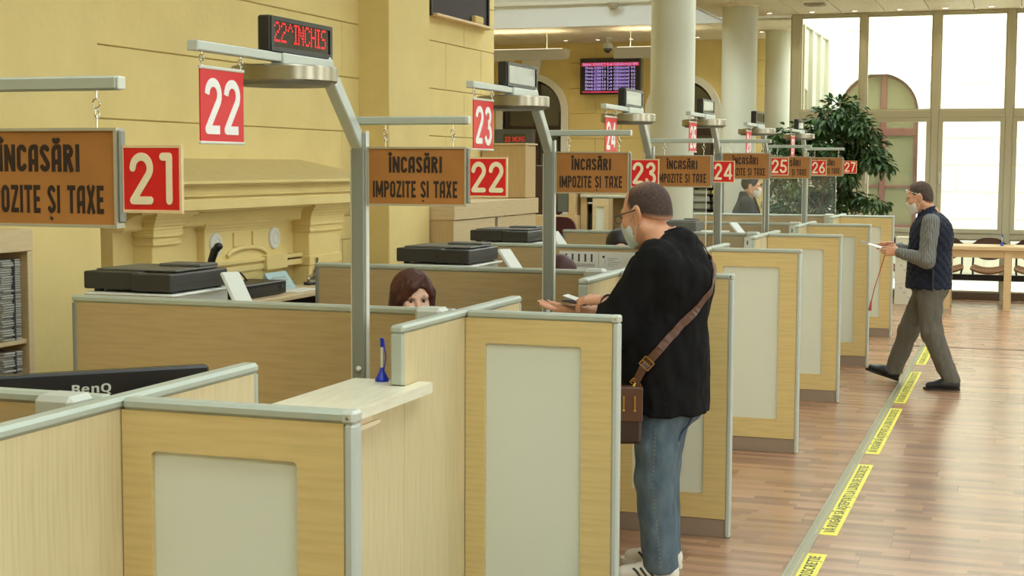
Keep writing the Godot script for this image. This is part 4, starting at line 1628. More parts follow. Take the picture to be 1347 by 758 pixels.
		t = thing("number_banner", "red hanging number banner, " + PLACE[i], "number banner", p(bx, by0, (b0 + b1) / 2), "hanging number banners")
		b = MB.new()
		b.bx(p(bx - 0.002, by0, b0), p(bx + 0.002, by1, b1))
		put("banner", b, M.red_banner, t)
		b = MB.new()
		b.bx(p(bx - 0.005, by1, b0 - 0.003), p(bx + 0.005, by1 + 0.009, b1 + 0.003), 0.002)
		b.bx(p(bx - 0.005, by0 - 0.005, b0 - 0.003), p(bx + 0.005, by0 + 0.003, b1 + 0.003), 0.002)
		put("edge_bar", b, M.plastic_white, t)
		b = MB.new()
		var face := Transform3D(Basis(Vector3(0, 0, -1), Vector3.UP, Vector3.RIGHT), p(bx + 0.0021, by0 + 0.022, b0 + 0.022))
		letters(b, num, face, 0.150, 0.186, 0.155, 0.10)
		put("numeral", b, M.white_print, t)
		for hd in [b0 + 0.012, b1 - 0.012]:
			b = MB.new()
			hook(b, p(bx, 2.047 + oy, hd), 2.047 - 2.011)
			put("hook", b, M.chrome, t)
		# moving-text display standing on the arm
		var l0 := d - 0.625
		var l1 := d - 0.225
		var ly0 := 2.0735 + oy
		var lit: Array = ["", "showing red text, over the nearest arm", "its large glossy cover reflecting the window", "just below the ticket screen", "before the nearest column", "seen almost edge-on before the middle column", "seen almost edge-on before the tree"]
		t = thing("led_display", "black moving-text display box on its arm, " + lit[i], "display", p(x - 0.01, ly0, (l0 + l1) / 2), "moving-text displays")
		b = MB.new()
		b.bx(p(x - 0.034, ly0, l0), p(x + 0.008, ly0 + 0.104, l1), 0.005)
		put("housing", b, M.black_plastic, t)
		b = MB.new()
		b.bx(p(x + 0.008, ly0 + 0.016, l0 + 0.02), p(x + 0.0085, ly0 + 0.09, l1 - 0.018))
		put("window", b, M.led_window, t)
		b = MB.new()
		b.xf = Transform3D(Basis(Vector3(0, 0, -1), Vector3.UP, Vector3.RIGHT), p(x + 0.008, 0, 0))
		b.ring(l0 + 0.002, l1 - 0.002, ly0 + 0.002, ly0 + 0.102, l0 + 0.02, l1 - 0.018, ly0 + 0.016, ly0 + 0.09, 0.002, 0.0, 0.004)
		put("bezel", b, M.black_plastic, t)
		b = MB.new()
		led_dots(b, "22^INCHIS" if i == 1 else "INCHIS", p(x + 0.0087, ly0 + 0.033, l0 + 0.026), Vector3(0, 0, -1), 0.0068)
		if i == 1:
			put("lettering", b, M.led_red, t)

# ---------------------------------------------------------------- what stands in the booths
func printer(x0: float, d0: float, y: float, label: String, deep := 0.44, wide := 0.42) -> Node3D:
	var t := thing("document_printer", label, "printer", p(x0 + wide / 2, y, d0 + deep / 2), "flat printers above the dividers")
	var b := MB.new()
	b.bx(p(x0, y + 0.012, d0), p(x0 + wide * 0.62, y + 0.084, d0 + deep), 0.005)
	b.bx(p(x0 + wide * 0.55, y + 0.008, d0 - 0.012), p(x0 + wide, y + 0.08, d0 + deep), 0.006)
	put("housing", b, M.printer_dark, t)
	b = MB.new()
	b.bx(p(x0 + wide - 0.001, y + 0.034, d0 + 0.03), p(x0 + wide + 0.0015, y + 0.0375, d0 + deep - 0.02))
	put("seam", b, M.black_plastic, t)
	b = MB.new()
	b.bx(p(x0 + 0.02, y + 0.083, d0 + 0.06), p(x0 + wide - 0.02, y + 0.092, d0 + deep - 0.05), 0.004)
	b.bx(p(x0 + wide * 0.45, y + 0.09, d0 + deep * 0.6), p(x0 + wide - 0.03, y + 0.104, d0 + deep - 0.03), 0.004)
	put("lid", b, M.printer_grey, t)
	b = MB.new()
	for q in [[0.03, 0.03], [wide - 0.05, 0.03], [0.03, deep - 0.05], [wide - 0.05, deep - 0.05]]:
		b.bx(p(x0 + q[0], y, d0 + q[1]), p(x0 + q[0] + 0.03, y + 0.013, d0 + q[1] + 0.03), 0.002)
	put("foot", b, M.black_plastic, t)
	return t

func printer_stand(x0: float, d0: float, y: float, label: String) -> void:
	var t := thing("printer_stand", label, "stand", p(x0 + 0.2, 0, d0 + 0.2), "white printer stands")
	var b := MB.new()
	b.bx(p(x0 + 0.02, y - 0.012, d0 - 0.03), p(x0 + 0.44, y, d0 + 0.46), 0.004)
	put("tray", b, M.plastic_white, t)
	b = MB.new()
	b.bx(p(x0 + 0.03, 0, d0), p(x0 + 0.05, y - 0.012, d0 + 0.44), 0.004)
	b.bx(p(x0 + 0.40, 0, d0), p(x0 + 0.42, y - 0.012, d0 + 0.44), 0.004)
	put("side_panel", b, M.plastic_white, t)
	b = MB.new()
	b.bar(p(x0 + 0.485, y + 0.068, d0 + 0.34), p(x0 + 0.65, y - 0.09, d0 + 0.20), 0.085, 0.020, 0.008)
	b.bar(p(x0 + 0.64, y - 0.085, d0 + 0.21), p(x0 + 0.64, 0.0, d0 + 0.21), 0.04, 0.03, 0.004)
	tag(put("paper_guide", b, M.plastic_white), "slanting white paper guide beside the flat printer, " + label.substr(label.find(",") + 2), "paper guide", "white paper guides")

func clerk_desk(i: int) -> void:
	var d0: float = ZS[i] + 0.03
	var d1: float = ZS[i + 1] - 0.03
	var t := thing("clerk_desk", "beech clerk's desk behind the counter, " + PLACE[i + 1], "desk", p(-2.75, 0, (d0 + d1) / 2), "clerks' desks")
	var b := MB.new()
	var lx := -3.38 if i < 5 else -3.2
	b.bx(p(lx, 0.72, d0), p(-2.18, 0.75, d1), 0.004)
	put("top", b, M.beech, t)
	b = MB.new()
	for q in [[lx + 0.04, d0 + 0.02], [-2.25, d0 + 0.02], [lx + 0.04, d1 - 0.07], [-2.25, d1 - 0.07]]:
		var l := MB.new()
		l.bx(p(q[0], 0, q[1]), p(q[0] + 0.05, 0.72, q[1] + 0.05), 0.004)
		put("leg", l, M.alu_dark, t)

func monitor(by: float, mark: bool, label: String) -> void:
	# a flat screen standing askew on the desk, its back to the counter
	var a := p(-2.395, 1.222, 3.045 + by)
	var e := p(-2.02, 1.222, 3.42 + by)
	var along := (e - a).normalized()
	var out := along.cross(Vector3.UP).normalized()
	if out.x < 0:
		out = -out
	var f := Transform3D(Basis(along, Vector3.UP, along.cross(Vector3.UP)), a)
	var t := thing("computer_monitor", label, "monitor", Vector3((a.x + e.x) / 2, 0.75, (a.z + e.z) / 2) - out * 0.05, "clerks' computer monitors")
	var b := MB.new()
	b.xf = f
	var l := (e - a).length()
	var dir := 1.0 if (f.basis.z.dot(out) > 0.0) else -1.0
	b.bx(Vector3(0, -0.32, -0.045 * dir), Vector3(l, 0, 0), 0.006)
	put("housing", b, M.black_plastic, t)
	b = MB.new()
	b.xf = f
	b.bx(Vector3(l / 2 - 0.03, -0.445, -0.06 * dir), Vector3(l / 2 + 0.03, -0.2, -0.045 * dir), 0.004)
	put("neck", b, M.black_plastic, t)
	b = MB.new()
	b.xf = f
	b.bx(Vector3(l / 2 - 0.12, -0.472, -0.14 * dir), Vector3(l / 2 + 0.12, -0.458, 0.06 * dir), 0.004)
	put("foot", b, M.black_plastic, t)
	if mark:
		b = MB.new()
		type_line(b, "BenQ", f * Transform3D(Basis(Vector3.RIGHT, Vector3.UP, Vector3.BACK * dir), Vector3(0.178, -0.054, 0.0002 * dir)), 0.023, 0.098)
		put("lettering", b, M.plastic_white, t)

func build_desks() -> void:
	clerk_desk(0)
	monitor(0.0, true, "black computer monitor with white lettering, nearest, behind the front screen of booth 21")
	for a in [[1, -3.655, 0.38, "large black flat printer above the divider of booth 22, left of the woman"], [2, -3.16, 0.40, "black flat printer above the divider of booth 23, behind the woman"], [3, -3.57, 0.40, "black flat printer above the divider of booth 24, before the cupboard doors"], [4, -2.72, 0.42, "grey flat printer behind the standing man's head, at booth 25"]]:
		var d: float = ZS[a[0]] + a[2]
		printer(a[1], d, 1.226, a[3], 0.44 if a[0] != 4 else 0.3, 0.42 if a[0] != 4 else 0.26)
		printer_stand(a[1], d, 1.226, "white plastic stand under the flat printer, " + ["", "left of the woman", "behind the woman", "before the cupboard doors", "behind the standing man's head"][a[0]])
	# printed sheets pinned to the divider of booth 24
	for a in [[-2.803, -2.545, "sheet of printed tables pinned to the divider of booth 24, left one", 0], [-2.541, -2.31, "sheet with a small black emblem pinned to the divider of booth 24, right one", 1]]:
		var t := thing("printed_sheet", a[2], "paper", p((a[0] + a[1]) / 2, 1.1, 9.06), "sheets on the divider of booth 24")
		var b := MB.new()
		b.bx(p(a[0], 1.05, 9.0585), p(a[1], 1.208, 9.0605))
		put("sheet", b, M.paper, t)
		b = MB.new()
		var w: float = a[1] - a[0]
		if a[3] == 0:
			for k in 5:
				b.bx(p(a[0] + 0.04 + k * 0.042, 1.142, 9.0579), p(a[0] + 0.052 + k * 0.042, 1.192, 9.0586))
			for k in 4:
				b.bx(p(a[0] + 0.1, 1.11 + k * 0.006, 9.0580), p(a[0] + 0.235, 1.112 + k * 0.006, 9.0586))
		else:
			var dia := PackedVector2Array()
			for k in 8:
				dia.append(Vector2(a[0] + 0.03 + 0.009 * cos(TAU * k / 8), 1.176 + 0.009 * sin(TAU * k / 8)))
			b.prism(dia, -9.0584, -9.0579)
			for k in 5:
				b.bx(p(a[0] + 0.055, 1.118 + k * 0.012, 9.0580), p(a[0] + 0.10 + 0.02 * (k % 3), 1.120 + k * 0.012, 9.0586))
				b.bx(p(a[0] + 0.035, 1.112 + k * 0.011, 9.0580), p(a[0] + 0.043, 1.114 + k * 0.011, 9.0586))
		put("print", b, M.print_ink, t)
	# worktop along the left wall
	var t := thing("wall_worktop", "long beech worktop against the left wall under the chimneypiece", "worktop", p(-4.72, 0, 9.0))
	var b := MB.new()
	b.bx(p(-4.88, 0.868, 7.3), p(-4.5, 0.90, 11.15), 0.004)
	put("top", b, M.beech_edge, t)
	b = MB.new()
	for q in [7.35, 8.6, 9.9, 11.1]:
		var l := MB.new()
		l.bx(p(-4.92, 0, q - 0.015), p(-4.55, 0.868, q + 0.015), 0.002)
		put("side_panel", l, M.beech_cabinet, t)
	b = MB.new()
	b.bx(p(-4.92, 0.08, 7.37), p(-4.9, 0.86, 11.1))
	put("back_panel", b, M.black_plastic, t)
	# things on it
	t = thing("recorder_box", "black slim electronic box on the worktop under the chimneypiece", "electronic box", p(-4.75, 0.9, 8.6))
	b = MB.new()
	b.bx(p(-4.87, 0.906, 8.2), p(-4.60, 0.99, 8.78), 0.006)
	put("housing", b, M.black_plastic, t)
	b = MB.new()
	b.bx(p(-4.60, 0.935, 8.28), p(-4.598, 0.965, 8.66))
	put("front_panel", b, M.printer_dark, t)
	b = MB.new()
	b.tube([p(-4.60, 0.955, 8.71), p(-4.59, 0.955, 8.71)], 0.012, 12)
	put("button", b, M.printer_grey, t)
	b = MB.new()
	var pts := []
	for k in 10:
		pts.append(p(-4.8, 0.985 + 0.07 * sin(PI * k / 9.0), 8.35 + 0.03 * k))
	b.tube(pts, 0.006, 6)
	put("cable", b, M.black_plastic, t)
	t = thing("desk_calendar", "pale blue folded desk calendar behind the black box", "calendar", p(-4.81, 0.9, 9.05))
	b = MB.new()
	b.quad(p(-4.74, 0.9, 8.90), p(-4.74, 0.9, 9.20), p(-4.81, 1.02, 9.17), p(-4.81, 1.02, 8.87), Vector3(1, 0.6, 0))
	b.quad(p(-4.875, 0.9, 8.90), p(-4.875, 0.9, 9.20), p(-4.813, 1.02, 9.17), p(-4.813, 1.02, 8.87), Vector3(-1, 0.6, 0))
	b.flat(p(-4.74, 0.9, 8.90), p(-4.875, 0.9, 8.90), p(-4.81, 1.02, 8.87), Vector3.BACK)
	put("card", b, M.paper_blue, t)
	b = MB.new()
	for k in 4:
		var y := 0.92 + k * 0.02
		var f := (y - 0.9) / 0.12
		b.bx(p(-4.739 - 0.07 * f, y, 8.93), p(-4.735 - 0.07 * f, y + 0.006, 9.12))
	put("print", b, M.plastic_grey, t)
	t = thing("hand_stapler", "chrome stapler standing upright on the worktop by the divider end", "stapler", p(-4.76, 0.9, 9.5))
	b = MB.new()
	b.bar(p(-4.78, 0.912, 9.42), p(-4.74, 0.912, 9.62), 0.05, 0.02, 0.004)
	put("base", b, M.printer_dark, t)
	b = MB.new()
	b.bar(p(-4.78, 0.91, 9.5), p(-4.755, 1.04, 9.53), 0.022, 0.03, 0.006, Vector3.BACK)
	b.bar(p(-4.78, 0.93, 9.45), p(-4.765, 0.975, 9.59), 0.028, 0.05, 0.008)
	b.tube([p(-4.755, 1.03, 9.53), p(-4.752, 1.09, 9.53)], [0.011, 0.014], 10)
	put("lever", b, M.chrome, t)
	b = MB.new()
	b.bx(p(-4.70, 0.9002, 8.85), p(-4.55, 0.903, 9.2), 0.0005)
	tag(put("loose_sheet", b, M.paper), "white sheet lying on the worktop before the stapler", "paper")
	# handset: black, upright, with a rounded head
	t = thing("black_handset", "black handset with a rounded head standing upright behind the large printer", "handset", p(-4.40, 0.75, 7.2))
	b = MB.new()
	b.tube([p(-4.43, 0.93, 7.5), p(-4.42, 1.12, 7.5), p(-4.405, 1.2, 7.5), p(-4.385, 1.255, 7.5), p(-4.355, 1.282, 7.5)], [0.02, 0.021, 0.022, 0.023, 0.02], 12)
	b.ball(p(-4.36, 1.280, 7.5), Vector3(0.026, 0.022, 0.024), 8, 14)
	put("grip", b, M.black_plastic, t)
	b = MB.new()
	b.lathe([Vector2(0.0, 0.04), Vector2(0.03, 0.04), Vector2(0.05, 0.012), Vector2(0.055, 0.0)], p(-4.43, 0.90, 7.5), 20)
	put("cradle", b, M.black_plastic, t)

# ---------------------------------------------------------------- cupboards and the counters at the back
func build_back_area() -> void:
	var t := thing("low_cupboard", "pale beech cupboard with two doors and a header, against the left wall beyond the pilaster", "cupboard", p(-4.95, 0, 13.2))
	var b := MB.new()
	b.bx(p(-5.19, 0.0, 12.11), p(-4.722, 1.41, 12.135), 0.003)
	put("side_panel", b, M.beech_cabinet, t)
	b = MB.new()
	b.bx(p(-4.722, 0.0, 12.105), p(-4.71, 1.265, 12.15), 0.002)
	put("edge_strip", b, M.beech_edge, t)
	b = MB.new()
	b.bx(p(-5.19, 1.268, 12.10), p(-4.70, 1.42, 14.46), 0.004)
	put("header", b, M.beech_edge, t)
	b = MB.new()
	b.bx(p(-5.19, 0.0, 12.135), p(-5.17, 1.26, 14.4))
	put("back_panel", b, M.black_plastic, t)
	for q in [[12.16, 13.19], [13.27, 14.42]]:
		b = MB.new()
		b.bx(p(-4.74, 0.06, q[0]), p(-4.715, 1.262, q[1]), 0.003)
		put("door", b, M.beech_edge, t)
	b = MB.new()
	for s in [[0.0, 0.07], [0.02, 0.03], [0.055, 0.04]]:
		b.bx(p(-4.85 + s[0], 1.33 + s[1] * 0.3, 12.1085), p(-4.82 + s[0], 1.337 + s[1] * 0.3, 12.1102))
	put("small_label", b, M.print_ink, t)
	t = thing("tall_wardrobe", "tall brown beech wardrobe side standing behind the low cupboard", "wardrobe", p(-4.95, 1.42, 14.2))
	b = MB.new()
	b.bx(p(-5.19, 1.425, 14.1), p(-4.72, 1.95, 14.2), 0.004)
	put("side_panel", b, M.beech_cabinet, t)
	b = MB.new()
	b.bx(p(-5.19, 1.95, 14.08), p(-4.71, 1.968, 14.46), 0.003)
	put("top_board", b, M.beech_edge, t)
	b = MB.new()
	b.bx(p(-5.19, 1.425, 14.2), p(-4.73, 1.948, 14.45), 0.003)
	put("body", b, M.beech_cabinet, t)
	# red text display on a grey box, standing in front of the dark doorway
	t = thing("queue_display", "small grey box with glowing red text before the dark doorway", "display", p(-7.9, 1.9, 22.6))
	b = MB.new()
	b.bx(p(-8.1, 2.03, 22.6), p(-7.45, 2.32, 22.75), 0.01)
	put("housing", b, M.printer_grey, t)
	b = MB.new()
	b.bx(p(-7.94, 2.10, 22.594), p(-7.58, 2.25, 22.6))
	put("window", b, M.led_window, t)
	b = MB.new()
	led_dots(b, "22 NCAS", p(-7.91, 2.13, 22.592), Vector3(1, 0, 0), 0.0088)
	# turn the dots to face the hall
	put("lettering", b, M.led_red, t)
	b = MB.new()
	b.bx(p(-7.82, 0.0, 22.64), p(-7.74, 2.03, 22.72), 0.004)
	put("stand", b, M.printer_grey, t)
	# the other row of counters, seen under the signs
	t = thing("rear_cabinet", "beech wall cabinet framing a dark grey screen, behind the burgundy chair", "cabinet", p(-5.6, 0, 18.2))
	b = MB.new()
	b.bx(p(-6.2, 0.0, 18.1), p(-5.36, 1.115, 18.4), 0.004)
	b.bx(p(-5.485, 1.115, 18.1), p(-5.40, 1.75, 18.4), 0.004)
	put("frame", b, M.beech_cabinet, t)
	b = MB.new()
	b.bx(p(-6.1, 1.13, 18.2), p(-5.62, 1.75, 18.3), 0.01)
	put("dark_panel", b, M.dark_wood, t)
	b = MB.new()
	b.bx(p(-5.64, 1.16, 18.12), p(-5.49, 1.42, 18.2), 0.008)
	put("screen", b, mat("screen_grey", rgb8(92, 98, 88), 0.3), t)
	t = thing("rear_shelf", "beech shelf unit holding black equipment, in the gap under the sign of booth 23", "shelf", p(-5.1, 0, 18.3))
	b = MB.new()
	b.bx(p(-5.355, 0.0, 18.2), p(-5.27, 1.75, 18.5), 0.004)
	b.bx(p(-5.355, 1.36, 18.18), p(-4.3, 1.40, 18.5), 0.004)
	b.bx(p(-5.27, 0.0, 18.48), p(-4.3, 1.36, 18.52))
	put("frame", b, M.beech_cabinet, t)
	b = MB.new()
	b.bx(p(-5.355, 1.345, 18.17), p(-4.35, 1.375, 18.19), 0.003)
	put("edge_strip", b, M.alu, t)
	for a in [[-5.26, "black stacked office machine on the rear shelf, left of the pale door"], [-4.66, "black stacked office machine on the rear shelf, right of the pale door"]]:
		var q := thing("office_machine", a[1], "office machine", p(a[0] + 0.09, 0.9, 18.3), "office machines on the rear shelf")
		b = MB.new()
		b.bx(p(a[0] + 0.02, 0.6, 18.22), p(a[0] + 0.2, 1.13, 18.44), 0.01)
		b.bx(p(a[0] + 0.04, 1.13, 18.24), p(a[0] + 0.15, 1.25, 18.44), 0.01)
		b.bx(p(a[0], 1.25, 18.2), p(a[0] + 0.22, 1.345, 18.44), 0.008)
		put("housing", b, M.black_plastic, q)
		b = MB.new()
		b.bx(p(a[0], 1.268, 18.194), p(a[0] + 0.2, 1.285, 18.2))
		put("paper_tray", b, M.paper, q)
	t = thing("rear_screen", "pale screen with a frosted panel standing among the black machines at the back", "partition", p(-5.0, 0, 18.0))
	b = MB.new()
	b.xf = Transform3D(Basis(), p(0, 0, 18.0))
	b.ring(-5.135, -4.93, 0.06, 1.34, -5.09, -4.98, 0.2, 1.24, 0.01, -0.015, 0.015)
	put("panel", b, M.beech_edge, t)
	b = MB.new()
	b.bx(p(-5.09, 0.2, 17.997), p(-4.98, 1.24, 18.004))
	put("frosted_pane", b, M.frosted, t)
	b = MB.new()
	b.bx(p(-4.928, 0.06, 17.98), p(-4.918, 1.34, 18.16), 0.003)
	put("return_panel", b, M.beech_cabinet, t)
	# chairs of the clerks at the back
	for a in [[-4.95, 16.0, 1.175, M.burgundy, "burgundy office chair back beyond the dividers, left of the man in black"]]:
		office_chair(a[0], a[1], a[2], a[3], a[4])
	t = thing("binder_rack", "dark rack of shelves full of paper and binders left of the post of booth 25", "rack", p(-3.75, 0, 18.0))
	b = MB.new()
	b.bx(p(-3.90, 0.0, 17.98), p(-3.87, 1.7, 18.25), 0.003)
	b.bx(p(-3.56, 0.0, 17.98), p(-3.53, 1.7, 18.25), 0.003)
	b.bx(p(-3.87, 0.0, 18.24), p(-3.56, 1.7, 18.26))
	for k in 8:
		b.bx(p(-3.87, 0.95 + k * 0.09, 17.98), p(-3.56, 0.96 + k * 0.09, 18.24))
	put("frame", b, M.black_metal, t)
	var rng := RandomNumberGenerator.new()
	rng.seed = 4
	for k in 7:
		b = MB.new()
		b.bx(p(-3.865, 0.96 + k * 0.09, 18.0 + rng.randf() * 0.05), p(-3.66, 1.0 + k * 0.09 + rng.randf() * 0.03, 18.22), 0.004)
		tag(put("paper_stack", b, M.plastic_grey if k % 2 else M.file_paper), "paper stack in the dark binder rack, on shelf %s from below" % ["one", "two", "three", "four", "five", "six", "seven"][k], "paper stack", "papers in the binder rack")
		b = MB.new()
		b.bx(p(-3.64, 0.96 + k * 0.09, 18.02), p(-3.565, 1.0 + k * 0.09 + rng.randf() * 0.02, 18.2), 0.004)
		tag(put("binder", b, M.sticker if k % 3 == 2 else M.printer_grey), "small binder in the dark rack, right of the paper stack, on shelf %s from below" % ["one", "two", "three", "four", "five", "six", "seven"][k], "binder", "binders in the dark rack")
	# low office screens that close the booths towards the tree
	# clear protective panes over the far counters
	for a in [[3, -0.20, 0.345, "clear protective pane under the fourth brown sign"], [4, -0.20, 0.345, "clear protective pane under the fifth brown sign, before the man in the suit"], [5, -0.20, 0.345, "clear protective pane under the sixth brown sign, before the tree"], [6, -0.2, 0.31, "clear protective pane with a bright edge under the last brown sign"]]:
		var i: int = a[0]
		var x: float = -2.07 + OFFX[i]
		var d: float = ZS[i] - 0.335
		var q := thing("protective_pane", a[3], "glass pane", p(x + 0.2, 1.0, d), "protective panes over the far counters")
		b = MB.new()
		b.bx(p(x + 0.03, 1.06, d - 0.002), p(x + a[2] - 0.004, 1.612 + OFFY[i], d + 0.002))
		put("pane", b, M.glass, q)
		b = MB.new()
		b.bx(p(x + a[2] - 0.004, 1.06, d - 0.003), p(x + a[2], 1.612 + OFFY[i], d + 0.003), 0.001)
		put("edge", b, M.plastic_white, q)

func office_chair(x: float, d: float, top: float, m: Material, label: String) -> void:
	var t := thing("office_chair", label, "chair", p(x, 0, d))
	var b := MB.new()
	var poly := PackedVector2Array()
	for k in 24:
		var a := TAU * k / 24
		var cx := signf(cos(a)) * pow(absf(cos(a)), 0.6)
		var cy := signf(sin(a)) * pow(absf(sin(a)), 0.7)
		poly.append(Vector2(x + 0.2 * cx, top - 0.24 + 0.24 * cy))
	b.prism(poly, -d - 0.025, -d + 0.025)
	put("backrest", b, m, t)
	b = MB.new()
	b.bx(p(x - 0.22, 0.44, d - 0.45), p(x + 0.22, 0.5, d - 0.02), 0.02)
	put("seat", b, m, t)
	b = MB.new()
	b.tube([p(x, 0.46, d - 0.02), p(x, top - 0.3, d + 0.03)], 0.02, 8)
	b.tube([p(x, 0.06, d - 0.23), p(x, 0.45, d - 0.23)], 0.025, 10)
	put("column", b, M.black_metal, t)
	b = MB.new()
	for k in 5:
		var a := TAU * k / 5
		b.bar(p(x, 0.07, d - 0.23), p(x + 0.28 * cos(a), 0.05, d - 0.23 + 0.28 * sin(a)), 0.04, 0.025, 0.005)
		b.ball(p(x + 0.28 * cos(a), 0.025, d - 0.23 + 0.28 * sin(a)), Vector3(0.025, 0.025, 0.025), 6, 10)
	put("base", b, M.black_metal, t)

# ---------------------------------------------------------------- waiting corner by the glass wall, ceiling pendants, screen
func build_waiting() -> void:
	var t := thing("writing_table", "long pale wooden writing table in front of the brown chairs by the glass wall", "table", p(-0.2, 0, 19.35))
	var b := MB.new()
	b.bx(p(-0.97, 0.735, 19.05), p(1.1, 0.785, 19.65), 0.006)
	put("top", b, M.table_wood, t)
	b = MB.new()
	b.bx(p(-0.94, 0.645, 19.09), p(1.06, 0.735, 19.115), 0.003)
	b.bx(p(-0.94, 0.645, 19.585), p(1.06, 0.735, 19.61), 0.003)
	put("apron", b, M.table_wood, t)
	for x in [-0.945, -0.235, 1.0]:
		for d in [19.08, 19.57]:
			b = MB.new()
			b.bx(p(x, 0, d), p(x + 0.085, 0.735, d + 0.05), 0.004)
			put("leg", b, M.table_wood, t)
	pen_stand(p(-0.27, 0.785, 19.3), "slanting blue pen stand on the writing table at the right edge")
	# beam seating
	var names := ["behind the walking man", "third from the right edge, hidden beside the walking man", "in full view right of the walking man", "rightmost, cut by the picture edge"]
	t = thing("beam_bench", "brown bench of shell chairs on a black beam behind the writing table", "bench", p(-0.4, 0, 20.05))
	b = MB.new()
	b.bx(p(-1.6, 0.295, 20.0), p(1.3, 0.372, 20.08), 0.006)
	put("beam", b, M.black_metal, t)
	for x in [-1.3, 0.75]:
		b = MB.new()
		b.bar(p(x, 0.02, 19.8), p(x, 0.02, 20.3), 0.05, 0.04, 0.006)
		b.bx(p(x - 0.025, 0.03, 20.01), p(x + 0.025, 0.30, 20.07), 0.004)
		put("leg", b, M.black_metal, t)
	for k in 4:
		var x := -1.50 + 0.532 * k
		# seat: a dished shell, curved in both directions
		b = MB.new()
		shell(b, x, 0.225, 0.43, 20.0, false)
		put("seat", b, M.seat_tan, t)
		b = MB.new()
		shell(b, x, 0.225, 0.685, 20.2, true)
		put("backrest", b, M.chair_brown, t)
		b = MB.new()
		for s in [-1.0, 1.0]:
			b.tube([p(x + s * 0.19, 0.37, 20.05), p(x + s * 0.2, 0.43, 20.2), p(x + s * 0.195, 0.62, 20.235)], 0.013, 8)
		put("bracket", b, M.black_metal, t)
	# white cartons stacked behind the walking man
	var y := 0.0
	for k in 3:
		t = thing("archive_carton", "white printed carton beside the last booth, %s of the stack of three" % ["lowest", "middle one", "topmost"][k], "carton", p(-1.4, y, 19.6), "cartons stacked behind the last booth")
		b = MB.new()
		b.bx(p(-1.56, y, 19.5), p(-1.24, y + 0.285, 19.8), 0.004)
		put("box", b, M.carton, t)
		b = MB.new()
		for r in 3:
			b.bx(p(-1.50 + 0.05 * r, y + 0.20 - 0.06 * r, 19.4985), p(-1.47 + 0.05 * r, y + 0.225 - 0.06 * r, 19.5))
		b.bx(p(-1.54, y + 0.262, 19.4985), p(-1.26, y + 0.267, 19.5))
		put("print", b, M.plastic_grey, t)
		y += 0.287
	# pendant strip lights below the rear ceiling
	for a in [[-8.35, -6.70, "wedge shaped pendant strip light, left one, above the dark arched doorway"], [-5.95, -4.75, "wedge shaped pendant strip light behind the nearest column"]]:
		t = thing("pendant_light", a[2], "pendant light", p((a[0] + a[1]) / 2, 3.4, 22.0), "pendant strip lights")
		b = MB.new()
		var prof := PackedVector2Array([Vector2(-21.86, 3.52), Vector2(-22.16, 3.52), Vector2(-22.10, 3.40), Vector2(-21.95, 3.36)])
		b.xf = Transform3D(Basis(Vector3(0, 0, 1), Vector3(0, 1, 0), Vector3(-1, 0, 0)), Vector3.ZERO)
		b.prism(prof, -a[1], -a[0])
		put("housing", b, M.grey_fixture, t)
		b = MB.new()
		for x in [lerpf(a[0], a[1], 0.2), lerpf(a[0], a[1], 0.8)]:
			b.tube([p(x, 3.52, 22.0), p(x, 3.80, 22.0)], 0.006, 6)
		put("rod", b, M.plastic_white, t)
		# the fitting throws its light up at the ceiling
		b = MB.new()
		b.bx(p(a[0] + 0.06, 3.521, 21.90), p(a[1] - 0.06, 3.526, 22.12))
		put("lamp", b, M.lamp_glow, t)
		var up := AreaLight3D.new()
		up.name = "uplight"
		up.area_size = Vector2(a[1] - a[0] - 0.12, 0.22)
		up.light_color = Color(1.0, 0.95, 0.82)
		up.light_energy = 0.8
		up.area_range = 12.0
		up.shadow_enabled = true
		t.add_child(up)
		up.position = Vector3(0, 0.14, 0.0)
		up.rotation.x = PI / 2
	# ticket screen
	t = thing("ticket_screen", "wall-mounted screen listing ticket numbers in violet and red rows", "screen", p(-6.6, 2.95, 24.2))
	var x0 := -7.13
	var x1 := -6.09
	b = MB.new()
	b.bx(p(x0, 2.935, 24.14), p(x1, 3.53, 24.2), 0.008)
	b.bx(p(x0 + 0.3, 3.1, 24.2), p(x1 - 0.3, 3.4, 24.283), 0.004)
	put("housing", b, M.black_plastic, t)
	b = MB.new()
	b.bx(p(x0 + 0.025, 2.96, 24.137), p(x1 - 0.025, 3.505, 24.14))
	put("glass", b, M.screen_dark, t)
	var sl := mat("screen_violet", rgb8(168, 148, 220), 0.5)
	sl.emission_enabled = true
	sl.emission = rgb8(176, 156, 230)
	sl.emission_energy_multiplier = 2.4
	var sp := mat("screen_pink", rgb8(226, 60, 96), 0.5)
	sp.emission_enabled = true
	sp.emission = rgb8(226, 54, 90)
	sp.emission_energy_multiplier = 1.9
	var sv := mat("screen_purple", rgb8(92, 70, 150), 0.5)
	sv.emission_enabled = true
	sv.emission = rgb8(84, 62, 150)
	sv.emission_energy_multiplier = 0.9
	b = MB.new()
	b.bx(p(x0 + 0.03, 3.40, 24.1365), p(x1 - 0.03, 3.455, 24.137))
	b.bx(p(x0 + 0.05, 2.962, 24.1365), p(x1 - 0.04, 2.98, 24.137))
	put("red_row", b, sp, t)
	b = MB.new()
	for q in [[0.20, 0.36], [0.60, 0.8]]:
		for r in 7:
			b = MB.new()
			b.bx(p(x0 + q[0], 2.992 + r * 0.057, 24.1365), p(x0 + q[1], 3.036 + r * 0.057, 24.137))
			put("violet_row", b, sv, t)
	var rows := ["Bon E0017 La Ghiseul 09", "Bon E0017 La Ghiseul 04", "Bon C0014 La Ghiseul 06", "Bon C0015 La Ghiseul 15", "Bon F0017 La Ghiseul 13", "Bon E0016 La Ghiseul 12", "Bon C0016 La Ghiseul 13", "Bon F0016 La Ghiseul 16"]
